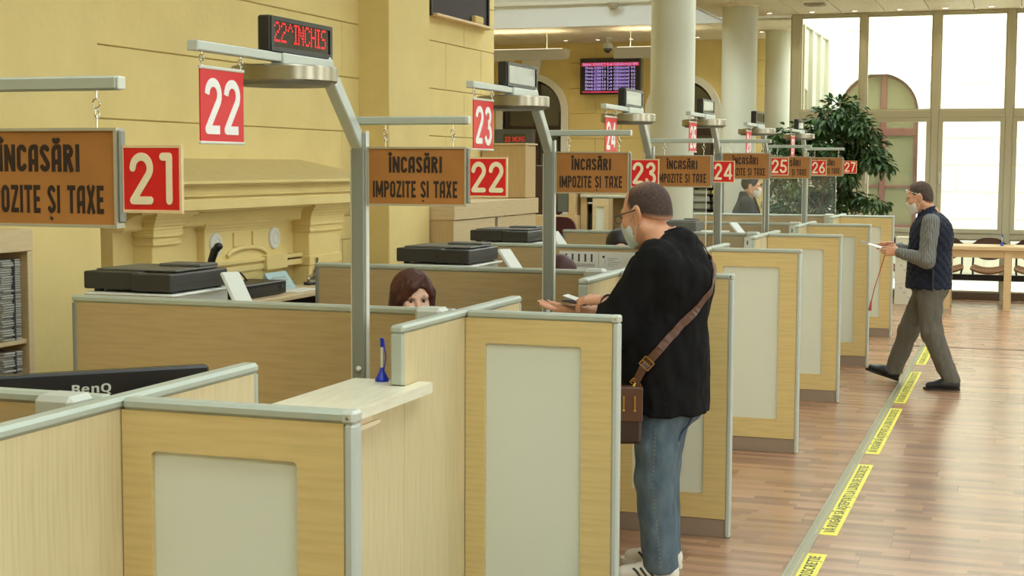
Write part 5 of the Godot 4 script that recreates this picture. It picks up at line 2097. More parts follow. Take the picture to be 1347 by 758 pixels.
	for r in rows.size():
		b = MB.new()
		type_line(b, rows[r], Transform3D(Basis(), p(x0 + (0.05 if r == 0 else 0.09), 3.41 - r * 0.058, 24.1358)), 0.042, 0.94 if r == 0 else 0.86, "Droid Serif", 0.0008)
		put("lettering", b, sl, t)

# a seat or back shell, curved like the ones in the photograph
func shell(b: MB, x: float, hw: float, y: float, d: float, back: bool) -> void:
	var nu := 14
	var nv := 8
	var g := []
	for side in 2:
		var rows := []
		for j in nv + 1:
			var row := []
			for i in nu + 1:
				var u := lerpf(-1.0, 1.0, float(i) / nu)
				var v := lerpf(-1.0, 1.0, float(j) / nv)
				var w := hw * (1.0 - pow(absf(v), 5.0) * 0.22)
				var q: Vector3
				if back:
					q = p(x + u * w, y + v * 0.135 * (1.0 - 0.25 * pow(absf(u), 4.0)) + (0.02 * (1 - u * u) if v > 0 else 0.035 * u * u), d + 0.03 - 0.05 * u * u + side * 0.022)
				else:
					q = p(x + u * w, y + 0.036 * u * u + 0.03 * pow(absf(v), 3.0) * (1.0 if v > 0 else -0.6) - side * 0.022, d + v * 0.19)
				row.append(q)
			rows.append(row)
		g.append(rows)
	for side in 2:
		for j in nv:
			for i in nu:
				var q: Array = g[side]
				var n: Vector3 = (Vector3.BACK if back else Vector3.UP) * (1.0 if side == 0 else -1.0)
				b.quad(q[j][i], q[j][i + 1], q[j + 1][i + 1], q[j + 1][i], n)
	var mid := p(x, y, d)
	for j in nv:
		for i in [0, nu]:
			b.quad(g[0][j][i], g[0][j + 1][i], g[1][j + 1][i], g[1][j][i], g[0][j][i] - mid)
	for i in nu:
		for j in [0, nv]:
			b.quad(g[0][j][i], g[0][j][i + 1], g[1][j][i + 1], g[1][j][i], g[0][j][i] - mid)

func build_floor_marks() -> void:
	var which := ["nearest, cut by the bottom edge", "second nearest, fully in view", "third from the front", "between the walking man's feet", "behind the walking man's legs"]
	var ends := [[4.94, 6.72], [7.085, 8.87], [9.215, 11.03], [11.30, 13.08], [13.6, 15.36]]
	for i in 5:
		var a: Array = ends[i]
		var t := thing("floor_sticker", "yellow floor sticker with black lettering beside the joint strip, " + which[i], "floor sticker", p(-0.855, 0, (a[0] + a[1]) / 2), "yellow discretion line stickers")
		var b := MB.new()
		b.bx(p(-0.907, 0.0002, a[0]), p(-0.803, 0.0016, a[1]), 0.0004)
		put("sheet", b, M.sticker, t)
		b = MB.new()
		var f := Transform3D(Basis(Vector3(0, 0, -1), Vector3(-1, 0, 0), Vector3.UP), p(-0.823, 0.0017, a[0] + 0.05))
		type_line(b, "VĂ RUGĂM SĂ AŞTEPTAŢI LA LINIA DE DISCREŢIE", f, 0.052, a[1] - a[0] - 0.1, "Droid Sans", 0.0004)
		put("lettering", b, M.sticker_ink, t)

func build_tree() -> void:
	var at := p(-2.35, 0, 18.4)
	var t := thing("potted_tree", "tall leafy green indoor tree in a pot before the glass wall", "tree", at)
	var b := MB.new()
	b.lathe([Vector2(0.0, 0.0), Vector2(0.2, 0.0), Vector2(0.26, 0.42), Vector2(0.28, 0.44), Vector2(0.25, 0.45), Vector2(0.24, 0.38)], at, 28)
	put("pot", b, M.terracotta, t)
	b = MB.new()
	b.lathe([Vector2(0.24, 0.38), Vector2(0.1, 0.4), Vector2(0.0, 0.41)], at, 20)
	put("soil", b, M.soil, t)
	var rng := RandomNumberGenerator.new()
	rng.seed = 31
	b = MB.new()
	var top := at + Vector3(0.05, 1.75, 0)
	b.tube([at + Vector3(0, 0.38, 0), at + Vector3(0.03, 0.9, 0.02), at + Vector3(0.0, 1.4, -0.02), top], [0.04, 0.034, 0.028, 0.014], 10)
	# crown made of sprays round branch ends
	var clumps := []
	for q in [[-2.20, 2.40, 0.20], [-2.05, 2.44, 0.15], [-2.33, 2.30, 0.2], [-1.95, 2.26, 0.20], [-2.15, 2.12, 0.24], [-1.86, 2.05, 0.2], [-2.42, 2.05, 0.2], [-2.6, 2.15, 0.16], [-2.76, 2.14, 0.16], [-2.9, 2.10, 0.13], [-2.62, 1.95, 0.18], [-2.8, 1.95, 0.16], [-2.94, 1.84, 0.14], [-2.72, 1.76, 0.18], [-1.95, 1.88, 0.24], [-1.72, 1.84, 0.16], [-1.62, 1.76, 0.11], [-2.15, 1.8, 0.24], [-2.42, 1.75, 0.22], [-2.2, 1.5, 0.2], [-2.45, 1.45, 0.2], [-2.68, 1.5, 0.2], [-2.9, 1.55, 0.16], [-2.05, 1.36, 0.15], [-2.2, 1.22, 0.14], [-2.45, 1.22, 0.18], [-2.72, 1.2, 0.2], [-2.92, 1.25, 0.16], [-1.88, 1.34, 0.10], [-1.74, 1.32, 0.11], [-1.64, 1.28, 0.08], [-2.3, 1.05, 0.12], [-2.6, 1.0, 0.15], [-2.05, 1.62, 0.14], [-1.78, 1.95, 0.17], [-2.3, 1.95, 0.22], [-1.88, 2.18, 0.16], [-2.1, 2.3, 0.22]]:
		clumps.append([p(q[0], q[1], 18.4 + rng.randf_range(-0.25, 0.25)), q[2]])
	for q in clumps:
		var s: Vector3 = at + Vector3(0.02, clampf(q[0].y - 0.35, 0.6, 1.7), 0)
		var m: Vector3 = s.lerp(q[0], 0.55) + Vector3(0, 0.06, 0)
		b.tube([s, m, q[0]], [0.011, 0.008, 0.003], 5)
	put("trunk", b, M.bark, t)
	# leaves: pointed blades folded along the midrib
	var lf := MB.new()
	var L := 0.105
	for s in [-1.0, 1.0]:
		var e := [Vector3(0, 0, 0), Vector3(0.30 * L, 0.012, s * 0.20 * L), Vector3(0.62 * L, 0.010, s * 0.19 * L), Vector3(L, -0.012, 0)]
		var r := [Vector3(0, 0, 0), Vector3(0.30 * L, 0.0, 0), Vector3(0.62 * L, -0.002, 0)]
		lf.flat(r[0], e[1], r[1], Vector3.UP)
		lf.quad(r[1], e[1], e[2], r[2], Vector3.UP)
		lf.flat(r[2], e[2], e[3], Vector3.UP)
	var mm := MultiMesh.new()
	mm.transform_format = MultiMesh.TRANSFORM_3D
	mm.use_colors = true
	mm.mesh = lf.mesh()
	var places := []
	for q in clumps:
		var n := int(3600.0 * q[1] * q[1]) + 30
		for k in n:
			var v := Vector3(rng.randfn(), rng.randfn(), rng.randfn())
			v = v.normalized() * pow(rng.randf(), 0.45) * q[1]
			places.append([q[0] + v * Vector3(1, 0.9, 1), v])
	mm.instance_count = places.size()
	for k in places.size():
		var out: Vector3 = (places[k][1] + Vector3(rng.randf_range(-0.1, 0.1), -0.09, rng.randf_range(-0.1, 0.1))).normalized()
		var side := out.cross(Vector3.UP + Vector3(rng.randf_range(-0.5, 0.5), 0, rng.randf_range(-0.5, 0.5))).normalized()
		var up := side.cross(out).normalized()
		var s := rng.randf_range(0.7, 1.15)
		mm.set_instance_transform(k, Transform3D(Basis(out * s, up * s, side * s), places[k][0] - at))
		var g := rng.randf_range(0.5, 1.1)
		mm.set_instance_color(k, Color(g * rng.randf_range(0.85, 1.15), g, g * 0.9))
	var o := MultiMeshInstance3D.new()
	o.name = "foliage"
	o.multimesh = mm
	o.material_override = M.leaf
	o.set_meta("kind", "stuff")
	t.add_child(o)

# ---------------------------------------------------------------- people: local x forward, y up, z to the right-hand side
# a head round its centre, x out of the face
func head_field(k: float, cell: float, female := false, neck := Vector3(-0.045, -0.2, 0)) -> Field:
	var f := Field.new(Vector3(-0.14, -0.22, -0.11) * k, Vector3(0.145, 0.15, 0.11) * k, cell)
	var w := 0.94 if female else 1.0
	f.cap(Vector3(-0.022, -0.06, 0) * k, neck * k, 0.052 * k * w, 0.058 * k * w, 0.03 * k)
	f.ell(Vector3(-0.014, 0.032, 0) * k, Vector3(0.097, 0.090, 0.076) * k, 0.02 * k)
	f.ell(Vector3(0.032, -0.03, 0) * k, Vector3(0.060, 0.085, 0.061 * w) * k, 0.03 * k)
	for s in [-1.0, 1.0]:
		f.cap(Vector3(-0.018, -0.055, s * 0.050 * w) * k, Vector3(0.058, -0.094, s * 0.012) * k, 0.024 * k, 0.021 * k, 0.03 * k)
		f.ell(Vector3(0.058, -0.022, s * 0.038) * k, Vector3(0.026, 0.024, 0.024) * k, 0.025 * k)
		f.cap(Vector3(0.082, 0.022, s * 0.012) * k, Vector3(0.068, 0.022, s * 0.048) * k, 0.011 * k, 0.010 * k, 0.014 * k)
		f.ell(Vector3(0.095, 0.002, s * 0.031) * k, Vector3(0.018, 0.011, 0.017) * k, 0.012 * k, Basis.IDENTITY, true)
	f.ell(Vector3(0.068, -0.098, 0) * k, Vector3(0.022, 0.02, 0.024) * k, 0.02 * k)
	f.cap(Vector3(0.086, 0.016, 0) * k, Vector3(0.108, -0.026, 0) * k, 0.007 * k, 0.012 * k, 0.012 * k)
	for s in [-1.0, 1.0]:
		f.ell(Vector3(0.098, -0.031, s * 0.012) * k, Vector3(0.011, 0.009, 0.008) * k, 0.008 * k)
	f.ell(Vector3(0.085, -0.058, 0) * k, Vector3(0.010, 0.006, 0.022) * k, 0.006 * k)
	f.ell(Vector3(0.083, -0.070, 0) * k, Vector3(0.010, 0.007, 0.019) * k, 0.006 * k)
	f.ell(Vector3(0.094, -0.064, 0) * k, Vector3(0.006, 0.0016, 0.02) * k, 0.003 * k, Basis.IDENTITY, true)
	for s in [-1.0, 1.0]:
		var t := Basis(Vector3.UP, s * 0.35)
		f.ell(Vector3(-0.012, -0.002, s * 0.078) * k, Vector3(0.024, 0.034, 0.008) * k, 0.007 * k, t)
		f.ell(Vector3(-0.008, 0.003, s * 0.087) * k, Vector3(0.013, 0.021, 0.005) * k, 0.004 * k, t, true)
		f.ell(Vector3(-0.006, -0.030, s * 0.075) * k, Vector3(0.011, 0.011, 0.008) * k, 0.006 * k)
	return f

# a hand on its own fine grid: x along the fingers, y out of the back, z towards the thumb
func hand(b: MB, at: Transform3D, curl: Array, thumb: float, k := 1.0, cell := 0.0035) -> void:
	var f := Field.new(Vector3(-0.05, -0.075, -0.055), Vector3(0.2, 0.045, 0.085), cell)
	var kn := [[0.090, 0.031, 0.074, 0.0092], [0.095, 0.010, 0.082, 0.0095], [0.091, -0.011, 0.076, 0.0090], [0.082, -0.030, 0.060, 0.0080]]
	f.cap(Vector3(-0.05, 0, 0), Vector3(0.012, 0, 0), 0.027, 0.024, 0.01, Vector3(1, 0.8, 1))
	for i in 4:
		var q: Array = kn[i]
		f.cap(Vector3(0.008, 0, q[1] * 0.5), Vector3(q[0], 0.002, q[1]), 0.015, 0.0118, 0.014)
	for i in 4:
		var q: Array = kn[i]
		var o := Vector3(q[0], 0.001, q[1])
		var a := 0.12
		var l: float = q[2]
		for s in 3:
			a += float(curl[i]) * [0.75, 1.0, 0.7][s]
			var e: Vector3 = o + Vector3(cos(a), -sin(a), q[1] * 0.35 if s == 0 else 0.0) * l * [0.46, 0.31, 0.25][s]
			f.cap(o, e, q[3] * [1.0, 0.94, 0.86][s], q[3] * [0.94, 0.86, 0.78][s], 0.0035)
			o = e
	var t0 := Vector3(0.018, -0.004, 0.024)
	var t1 := t0 + Vector3(0.030, -0.012, 0.027)
	var t2 := t1 + Vector3(0.034 * cos(thumb), -0.012, 0.016 - 0.03 * sin(thumb))
	var t3 := t2 + Vector3(0.028 * cos(thumb), -0.008, 0.002 - 0.03 * sin(thumb))
	f.cap(t0, t1, 0.0165, 0.0125, 0.012)
	f.cap(t1, t2, 0.0118, 0.0105, 0.005)
	f.cap(t2, t3, 0.0105, 0.0085, 0.004)
	var keep := b.xf
	b.xf = keep * at * Transform3D(Basis.from_scale(Vector3(k, k, k)), Vector3.ZERO)
	f.into(b)
	b.xf = keep

# frame with x along dirn, y near up; thumb side chosen by the sign
func hand_frame(at: Vector3, dirn: Vector3, back: Vector3, thumb_side: float) -> Transform3D:
	var x := dirn.normalized()
	var z := x.cross(back).normalized() * thumb_side
	var y := (back - x * back.dot(x)).normalized()
	return Transform3D(Basis(x, y, z), at)

func shoe(called: String, t: Node3D, heel: Vector3, dirn: Vector3, m: Material, sole: Material, l := 0.275, pitch := 0.0) -> Node3D:
	var x := Basis(Vector3(0, 0, 1), pitch) * dirn.normalized()
	var z := Vector3(-dirn.normalized().z, 0, dirn.normalized().x) * 1.0
	var y := z.cross(x).normalized()
	if y.y < 0:
		y = -y
	var fr := Transform3D(Basis(x, y, x.cross(y)), heel)
	var f := Field.new(Vector3(-0.03, -0.012, -0.075), Vector3(l + 0.03, 0.135, 0.075), 0.0065)
	f.cap(Vector3(0.045, 0.042, 0), Vector3(0.12, 0.046, 0), 0.044, 0.046, 0.02, Vector3(1, 1, 0.9))
	f.cap(Vector3(0.10, 0.045, 0), Vector3(l - 0.045, 0.030, 0), 0.046, 0.032, 0.03, Vector3(1, 0.95, 1.18))
	f.cap(Vector3(0.05, 0.05, 0), Vector3(0.055, 0.105, 0), 0.043, 0.044, 0.03)
	f.cut(Vector3(0, 0.112, 0), Vector3(-0.25, 1, 0), 0.006)
	f.cut(Vector3(0, 0.012, 0), Vector3(0, -1, 0), 0.003)
	var b := MB.new()
	b.xf = fr
	f.into(b)
	var o := put(called, b, m, t, true)
	b = MB.new()
	var poly := PackedVector2Array()
	for k in 28:
		var a := TAU * k / 28
		var px := l / 2 + (l / 2 + 0.004) * cos(a)
		var wd := 0.036 + 0.013 * clampf(px / l, 0, 1) - 0.004 * sin(px / l * 6.0)
		poly.append(Vector2(px, wd * signf(sin(a)) * pow(absf(sin(a)), 0.6)))
	b.xf = fr * Transform3D(Basis(Vector3.RIGHT, Vector3(0, 0, 1), Vector3(0, -1, 0)), Vector3.ZERO)
	b.prism(poly, -0.02, 0.0)
	put("sole", b, sole, o, true)
	b = MB.new()
	b.xf = fr
	for k in 4:
		var px := 0.13 + 0.022 * k
		b.tube([Vector3(px, 0.084 - 0.009 * k, -0.022), Vector3(px + 0.01, 0.092 - 0.0095 * k, 0), Vector3(px, 0.084 - 0.009 * k, 0.022)], 0.003, 5)
	put("lace", b, M.black_plastic if sole == M.shoe_black else M.plastic_grey, o, true)
	if sole == M.shoe_white:
		b = MB.new()
		b.xf = fr
		for s in [-1.0, 1.0]:
			for c in [[0.075, 0.02], [0.105, 0.02], [0.14, 0.022]]:
				var pts := []
				for k in 6:
					pts.append(f.snap(Vector3(c[0] + 0.010 * k, c[1] + 0.0095 * k, s * 0.045), 0.0006))
				b.tube(pts, 0.005, 6)
		put("side_stripe", b, M.black_plastic, o, true)
	return o

func eyes(t: Node3D, fr: Transform3D, k: float, high := 0.0095) -> void:
	for s in [-1.0, 1.0]:
		var b := MB.new()
		b.xf = fr
		b.ball(Vector3(0.0735, 0.001, s * 0.031) * k, Vector3(0.0125, high, 0.0125) * k, 10, 14)
		var e := put("eye", b, M.eye_white, t, true)
		b = MB.new()
		b.xf = fr
		b.ball(Vector3(0.0825, 0.001, s * 0.031) * k, Vector3(0.0045, minf(high, 0.0072), 0.0072) * k, 8, 12)
		put("iris", b, M.eye_dark, e, true)

func mask(t: Node3D, fr: Transform3D, k: float, m: Material, loops := true, top := -0.008) -> void:
	var f := Field.new(Vector3(-0.02, -0.15, -0.09) * k, Vector3(0.15, 0.03, 0.09) * k, 0.005)
	f.ell(Vector3(0.036, -0.036, 0) * k, Vector3(0.064, 0.092, 0.066) * k, 0.01)
	f.cap(Vector3(0.09, -0.03, 0) * k, Vector3(0.072, -0.1, 0) * k, 0.026 * k, 0.022 * k, 0.035 * k)
	f.cut(Vector3(0.032, -0.06, 0) * k, Vector3(-1, 0.12, 0), 0.005)
	f.cut(Vector3(0.09, top, 0) * k, Vector3(0.35, 1, 0), 0.004)
	f.cut(Vector3(0.05, -0.118, 0) * k, Vector3(-0.3, -1, 0), 0.004)
	var b := MB.new()
	b.xf = fr
	f.into(b)
	var o := put("face_mask", b, m, t, true)
	b = MB.new()
	b.xf = fr
	for k2 in 3:
		var pts := []
		for i in 9:
			var a := lerpf(-1.0, 1.0, i / 8.0)
			pts.append(Vector3(0.1175 - 0.004 * k2 - 0.085 * a * a, -0.038 - 0.02 * k2, a * 0.0635) * k)
		b.tube(pts, 0.0014, 4)
	put("pleat", b, m, o, true)
	if loops:
		b = MB.new()
		b.xf = fr
		for s in [-1.0, 1.0]:
			b.tube([Vector3(0.030, -0.022, s * 0.066) * k, Vector3(0.0, 0.02, s * 0.083) * k, Vector3(-0.022, 0.034, s * 0.080) * k], 0.0016, 5)
			b.tube([Vector3(0.030, -0.098, s * 0.058) * k, Vector3(0.002, -0.05, s * 0.079) * k, Vector3(-0.026, -0.02, s * 0.084) * k, Vector3(-0.03, 0.01, s * 0.084) * k], 0.0016, 5)
		put("ear_loop", b, m, o, true)

func head_at(at: Vector3, yaw: float, pitch: float) -> Transform3D:
	return Transform3D(Basis(Vector3.UP, yaw) * Basis(Vector3(0, 0, 1), pitch), at)

func build_people() -> void:
	var folds := FastNoiseLite.new()
	folds.noise_type = FastNoiseLite.TYPE_SIMPLEX_SMOOTH
	folds.frequency = 7.0
	folds.fractal_octaves = 2
	folds.seed = 3
	man_in_black(folds)
	man_in_vest(folds)
	woman(folds)
	clerk(p(-2.60, 0, 8.42), 1.225, -0.9, M.hair_auburn, M.cloth_dark, "seated person with dark red hair, only the crown showing before the printed sheets", 1.03, false)
	clerk(p(-2.66, 0, 10.0), 1.315, -1.2, M.hair_black, M.cloth_black, "seated person with black hair, partly hidden behind the mask of the man in black", 1.0, false)
	clerk(p(-2.70, 0, 12.45), 1.305, 0.15, M.hair_red, M.cloth_dark, "seated person with red hair left of the sign post, above the fifth divider", 1.0, true)
	man_in_suit()

# thins cropped hair out towards its edges: skin shows through there, vertex by vertex
func thin_out(b: MB, fr: Transform3D, k: float, hair: Color, skin: Color, front: Vector3, fn: Vector3, low: Vector3, ln: Vector3, crown: float) -> void:
	var inv := fr.affine_inverse()
	var ns := FastNoiseLite.new()
	ns.frequency = 90.0
	ns.seed = 12
	for i in b.v.size():
		var q := inv * b.v[i]
		var t := smoothstep(0.0, 0.028 * k, -(q - front * k).dot(fn.normalized())) * smoothstep(-0.002, 0.024 * k, -(q - low * k).dot(ln.normalized()))
		t *= 1.0 - crown * exp(-((q.x - 0.0) * (q.x - 0.0) + q.z * q.z) / 0.0035) * smoothstep(0.05 * k, 0.11 * k, q.y)
		t = clampf(t + 0.16 * ns.get_noise_3dv(q), 0.0, 1.0)
		b.c[i] = skin.srgb_to_linear().lerp(hair.srgb_to_linear(), t)

func man_in_black(folds: FastNoiseLite) -> void:
	var t := thing("person", "balding masked man in black t-shirt and jeans standing at the counter", "person", p(-1.42, 0, 6.15), "", PI)
	# body: one skin, coarse grid below, fine grids for head and hands
	var b := MB.new()
	var f := Field.new(Vector3(-0.26, 0.02, -0.42), Vector3(0.5, 1.5, 0.42), 0.013)
	f.cap(Vector3(0.02, 1.24, 0), Vector3(0.02, 0.86, 0), 0.15, 0.15, 0.05, Vector3(1, 1, 1.2))
	f.cap(Vector3(0, 1.35, -0.17), Vector3(0, 1.35, 0.17), 0.06, 0.06, 0.05)
	f.cap(Vector3(0.045, 1.48, 0), Vector3(-0.005, 1.33, 0), 0.072, 0.088, 0.05)
	var joints := {}
	for s in [[-1.0, Vector3(0.0, 1.36, -0.20), Vector3(0.135, 1.09, -0.265), Vector3(0.25, 1.182, -0.11), Vector3(0.0, 0.84, -0.095), Vector3(0.02, 0.44, -0.115), Vector3(-0.015, 0.09, -0.115)],
			[1.0, Vector3(0.0, 1.37, 0.20), Vector3(0.19, 1.10, 0.25), Vector3(0.43, 1.118, 0.11), Vector3(0.0, 0.84, 0.095), Vector3(0.05, 0.45, 0.115), Vector3(0.03, 0.09, 0.125)]]:
		f.cap(s[1], s[2], 0.050, 0.036, 0.03)
		f.cap(s[2], s[3], 0.036, 0.028, 0.02)
		f.cap(s[4], s[5], 0.082, 0.056, 0.04)
		f.cap(s[5], s[6], 0.056, 0.04, 0.03)
		joints[s[0]] = s
	f.into(b)
	var k := 1.10
	var hf := head_at(Vector3(0.104, 1.545, 0.01), -0.36, -0.22)
	var h := head_field(k, 0.0042, false, Vector3(-0.085, -0.15, -0.03))
	var keep := b.xf
	b.xf = hf
	h.into(b)
	b.xf = keep
	hand(b, hand_frame(joints[-1.0][3] + Vector3(-0.005, 0, 0.0), Vector3(1, 0.02, 0.28), Vector3(0.05, 1, -0.25), 1.0), [0.14, 0.42, 0.5, 0.55], 0.5, 1.0)
	hand(b, hand_frame(joints[1.0][3], Vector3(1, 0.06, -0.2), Vector3(0.1, -1, 0.1), 1.0), [0.10, 0.14, 0.16, 0.2], 0.1, 1.0)
	put("body", b, M.skin, t, true)
	eyes(t, hf, k)
	# close-cropped hair, receding
	f = Field.new(Vector3(-0.14, -0.1, -0.11) * k, Vector3(0.12, 0.15, 0.11) * k, 0.0045)
	f.ell(Vector3(-0.0145, 0.032, 0) * k, Vector3(0.0985, 0.0915, 0.0777) * k, 0.004)
	f.ell(Vector3(-0.055, -0.02, 0) * k, Vector3(0.051, 0.066, 0.06) * k, 0.03)
	f.cut(Vector3(0.046, 0.06, 0) * k, Vector3(1, -0.35, 0), 0.01)
	f.cut(Vector3(-0.03, -0.018, 0) * k, Vector3(0.35, -1, 0), 0.012)
	for s in [-1.0, 1.0]:
		f.ell(Vector3(0.002, -0.012, s * 0.08) * k, Vector3(0.032, 0.037, 0.03) * k, 0.004, Basis.IDENTITY, true)
		f.ell(Vector3(0.06, 0.075, s * 0.05) * k, Vector3(0.035, 0.04, 0.03) * k, 0.006, Basis.IDENTITY, true)
	b = MB.new()
	b.xf = hf
	f.into(b)
	thin_out(b, hf, k, rgb8(66, 52, 46), rgb8(206, 150, 118), Vector3(0.046, 0.06, 0), Vector3(1, -0.35, 0), Vector3(-0.03, -0.018, 0), Vector3(0.35, -1, 0), 0.55)
	put("cropped_hair", b, M.hair_cropped, t, true)
	mask(t, hf, k, M.mask)
	# spectacles
	b = MB.new()
	b.xf = hf
	for s in [-1.0, 1.0]:
		var pts := []
		for i in 16:
			var a := TAU * i / 16
			pts.append(Vector3(0.111 - 0.004 * absf(cos(a)), 0.001 + 0.016 * sin(a), s * 0.033 + 0.024 * cos(a)) * k)
		b.tube(pts, 0.0016, 5, true)
		b.tube([Vector3(0.106, 0.008, s * 0.058) * k, Vector3(0.06, 0.012, s * 0.079) * k, Vector3(-0.012, 0.016, s * 0.083) * k, Vector3(-0.03, -0.004, s * 0.083) * k], 0.0026, 6)
	b.tube([Vector3(0.112, 0.006, -0.01) * k, Vector3(0.116, 0.008, 0) * k, Vector3(0.112, 0.006, 0.01) * k], 0.0016, 5)
	var gl := put("spectacles", b, M.black_plastic, t, true)
	b = MB.new()
	b.xf = hf
	for s in [-1.0, 1.0]:
		b.lathe([Vector2(0.0, 0.0012), Vector2(0.0, 0.0012), Vector2(0.017 * k, 0.0006), Vector2(0.0172 * k, 0)], Vector3(0.108, 0.001, s * 0.033) * k, 20, Vector3.RIGHT)
	put("lens", b, M.glass, gl, true)
	# t-shirt: loose, wide sleeves to the elbow
	f = Field.new(Vector3(-0.30, 0.66, -0.46), Vector3(0.46, 1.54, 0.46), 0.0115)
	f.cap(Vector3(0.015, 1.24, 0), Vector3(0.008, 0.66, 0), 0.182, 0.186, 0.04, Vector3(1, 1, 1.22))
	f.ell(Vector3(0.06, 0.98, 0), Vector3(0.195, 0.26, 0.225), 0.05)
	f.ell(Vector3(-0.045, 1.26, 0), Vector3(0.135, 0.19, 0.21), 0.05)
	f.cap(Vector3(0.0, 1.33, -0.17), Vector3(0.0, 1.33, 0.17), 0.086, 0.086, 0.05)
	for s in [-1.0, 1.0]:
		f.cap(Vector3(-0.025, 1.415, s * 0.05), Vector3(0.0, 1.35, s * 0.17), 0.06, 0.074, 0.04)
		f.cap(Vector3(-0.055, 1.425, s * 0.02), Vector3(-0.07, 1.3, s * 0.05), 0.058, 0.1, 0.04)
		var e: Vector3 = joints[s][2]
		f.cap(joints[s][1] + Vector3(0.005, 0, 0), e + Vector3(0.035, 0.0, -s * 0.03), 0.088, 0.088, 0.04)
		f.cap(e + Vector3(0.03, 0.0, -s * 0.03), e + Vector3(0.085, 0.008, -s * 0.065), 0.084, 0.082, 0.03)
		# sleeve ends across the forearm
		f.ell(e + Vector3(0.155, 0.025, -s * 0.10), Vector3(0.075, 0.10, 0.10), 0.01, Basis.IDENTITY, true)
	f.cut(Vector3(0, 0.715, 0), Vector3(0.0, -1, 0), 0.006)
	f.ell(Vector3(0.062, 1.478, 0), Vector3(0.135, 0.085, 0.098), 0.012, Basis(Vector3(0, 0, 1), -0.5), true)
	f.ripple(folds, 0.012, Vector3(1.3, 0.6, 1.3))
	f.ripple(folds, 0.005, Vector3(2.6, 1.0, 2.2))
	b = MB.new()
	f.into(b)
	var sh := put("t_shirt", b, M.cloth_black, t, true)
	var shirt := f
	b = MB.new()
	var ring := []
	for i in 28:
		var a := TAU * i / 28
		ring.append(f.snap(Vector3(0.045 + 0.098 * cos(a), 1.452 - 0.062 * cos(a), 0.088 * sin(a)), 0.0))
	b.tube(ring, 0.007, 6, true)
	put("collar", b, M.cloth_black, sh, true)
	# jeans
	f = Field.new(Vector3(-0.24, 0.03, -0.3), Vector3(0.28, 0.98, 0.3), 0.0105)
	f.cap(Vector3(0.01, 0.92, 0), Vector3(0.0, 0.78, 0), 0.14, 0.145, 0.04, Vector3(1, 1, 1.2))
	f.ell(Vector3(-0.045, 0.76, -0.07), Vector3(0.108, 0.12, 0.095), 0.03)
	f.ell(Vector3(-0.045, 0.76, 0.07), Vector3(0.108, 0.12, 0.095), 0.03)
	for s in [-1.0, 1.0]:
		f.cap(joints[s][4] + Vector3(0.01, -0.04, 0), joints[s][5], 0.108, 0.083, 0.03)
		f.cap(joints[s][5], joints[s][6] + Vector3(0.005, -0.02, 0), 0.083, 0.076, 0.03)
	f.cut(Vector3(0, 0.042, 0), Vector3(0, -1, 0), 0.006)
	f.ripple(folds, 0.006, Vector3(1.3, 0.9, 1.3))
	b = MB.new()
	f.into(b)
	var je := put("jeans", b, M.denim, t, true)
	# side seam stitches and the back pocket outline
	b = MB.new()
	for i in 34:
		var y := 0.66 - 0.0175 * i
		var a: Vector3 = (joints[-1.0][4] as Vector3).lerp(joints[-1.0][5], clampf((0.84 - y) / 0.4, 0, 1)) if y > 0.44 else (joints[-1.0][5] as Vector3).lerp(joints[-1.0][6], (0.44 - y) / 0.35)
		var r := lerpf(0.104, 0.085, clampf((0.8 - y) / 0.36, 0, 1)) if y > 0.44 else lerpf(0.085, 0.078, (0.44 - y) / 0.35)
		var q := f.snap(Vector3(a.x - 0.01, y, a.z - r), 0.0)
		b.bx(q + Vector3(-0.002, 0, -0.0015), q + Vector3(0.002, 0.008, 0.003))
	put("seam_stitching", b, M.thread, je, true)
	b = MB.new()
	# pocket edge: a raised line laid on the cloth
	var edge := [Vector2(-0.065, 0.075), Vector2(0.06, 0.075), Vector2(0.058, -0.04), Vector2(0.0, -0.075), Vector2(-0.06, -0.04), Vector2(-0.065, 0.075)]
	var line := []
	for i in edge.size() - 1:
		for j in 8:
			var q: Vector2 = edge[i].lerp(edge[i + 1], j / 8.0)
			line.append(f.snap(Vector3(-0.15 + q.x * 0.75, 0.665 + q.y, -0.12 + q.x * 0.5), 0.001))
	b.tube(line, 0.0032, 5, true)
	put("back_pocket", b, M.denim_dark, je, true)
	shoe("shoe", t, Vector3(-0.085, 0, -0.115), Vector3(1, 0, -0.05), M.shoe_white, M.shoe_white)
	shoe("shoe", t, Vector3(-0.045, 0, 0.125), Vector3(1, 0, 0.1), M.shoe_white, M.shoe_white)
	# bracelet
	b = MB.new()
	var w: Vector3 = joints[-1.0][3]
	b.xf = Transform3D(Basis(), w) * Transform3D(hand_frame(Vector3.ZERO, Vector3(1, 0.25, 0.5), Vector3.UP, 1.0).basis, Vector3.ZERO)
	var wr := []
	for i in 18:
		wr.append(Vector3(-0.014, cos(TAU * i / 18) * 0.030, sin(TAU * i / 18) * 0.033))
	b.tube(wr, 0.005, 6, true)
	put("bracelet", b, M.black_plastic, t, true)
	# satchel hanging at his left hip: a thing of its own
	var o := Vector3(-1.42, 0, -6.15)
	var T := Transform3D(Basis(Vector3.UP, PI), o)
	var bag := thing("shoulder_bag", "small brown leather bag at the black-clad man's hip on a long shoulder strap", "bag", T * Vector3(0.115, 0.63, -0.285))
	b = MB.new()
	b.xf = T * Transform3D(Basis(Vector3.UP, 0.25), Vector3(0.125, 0.73, -0.285))
	b.bx(Vector3(-0.085, -0.115, -0.03), Vector3(0.10, 0.115, 0.03), 0.012)
	put("body", b, M.leather_dark, bag)
	b = MB.new()
	b.xf = T * Transform3D(Basis(Vector3.UP, 0.25), Vector3(0.125, 0.73, -0.285))
	b.bx(Vector3(-0.088, -0.02, -0.037), Vector3(0.103, 0.118, -0.030), 0.005)
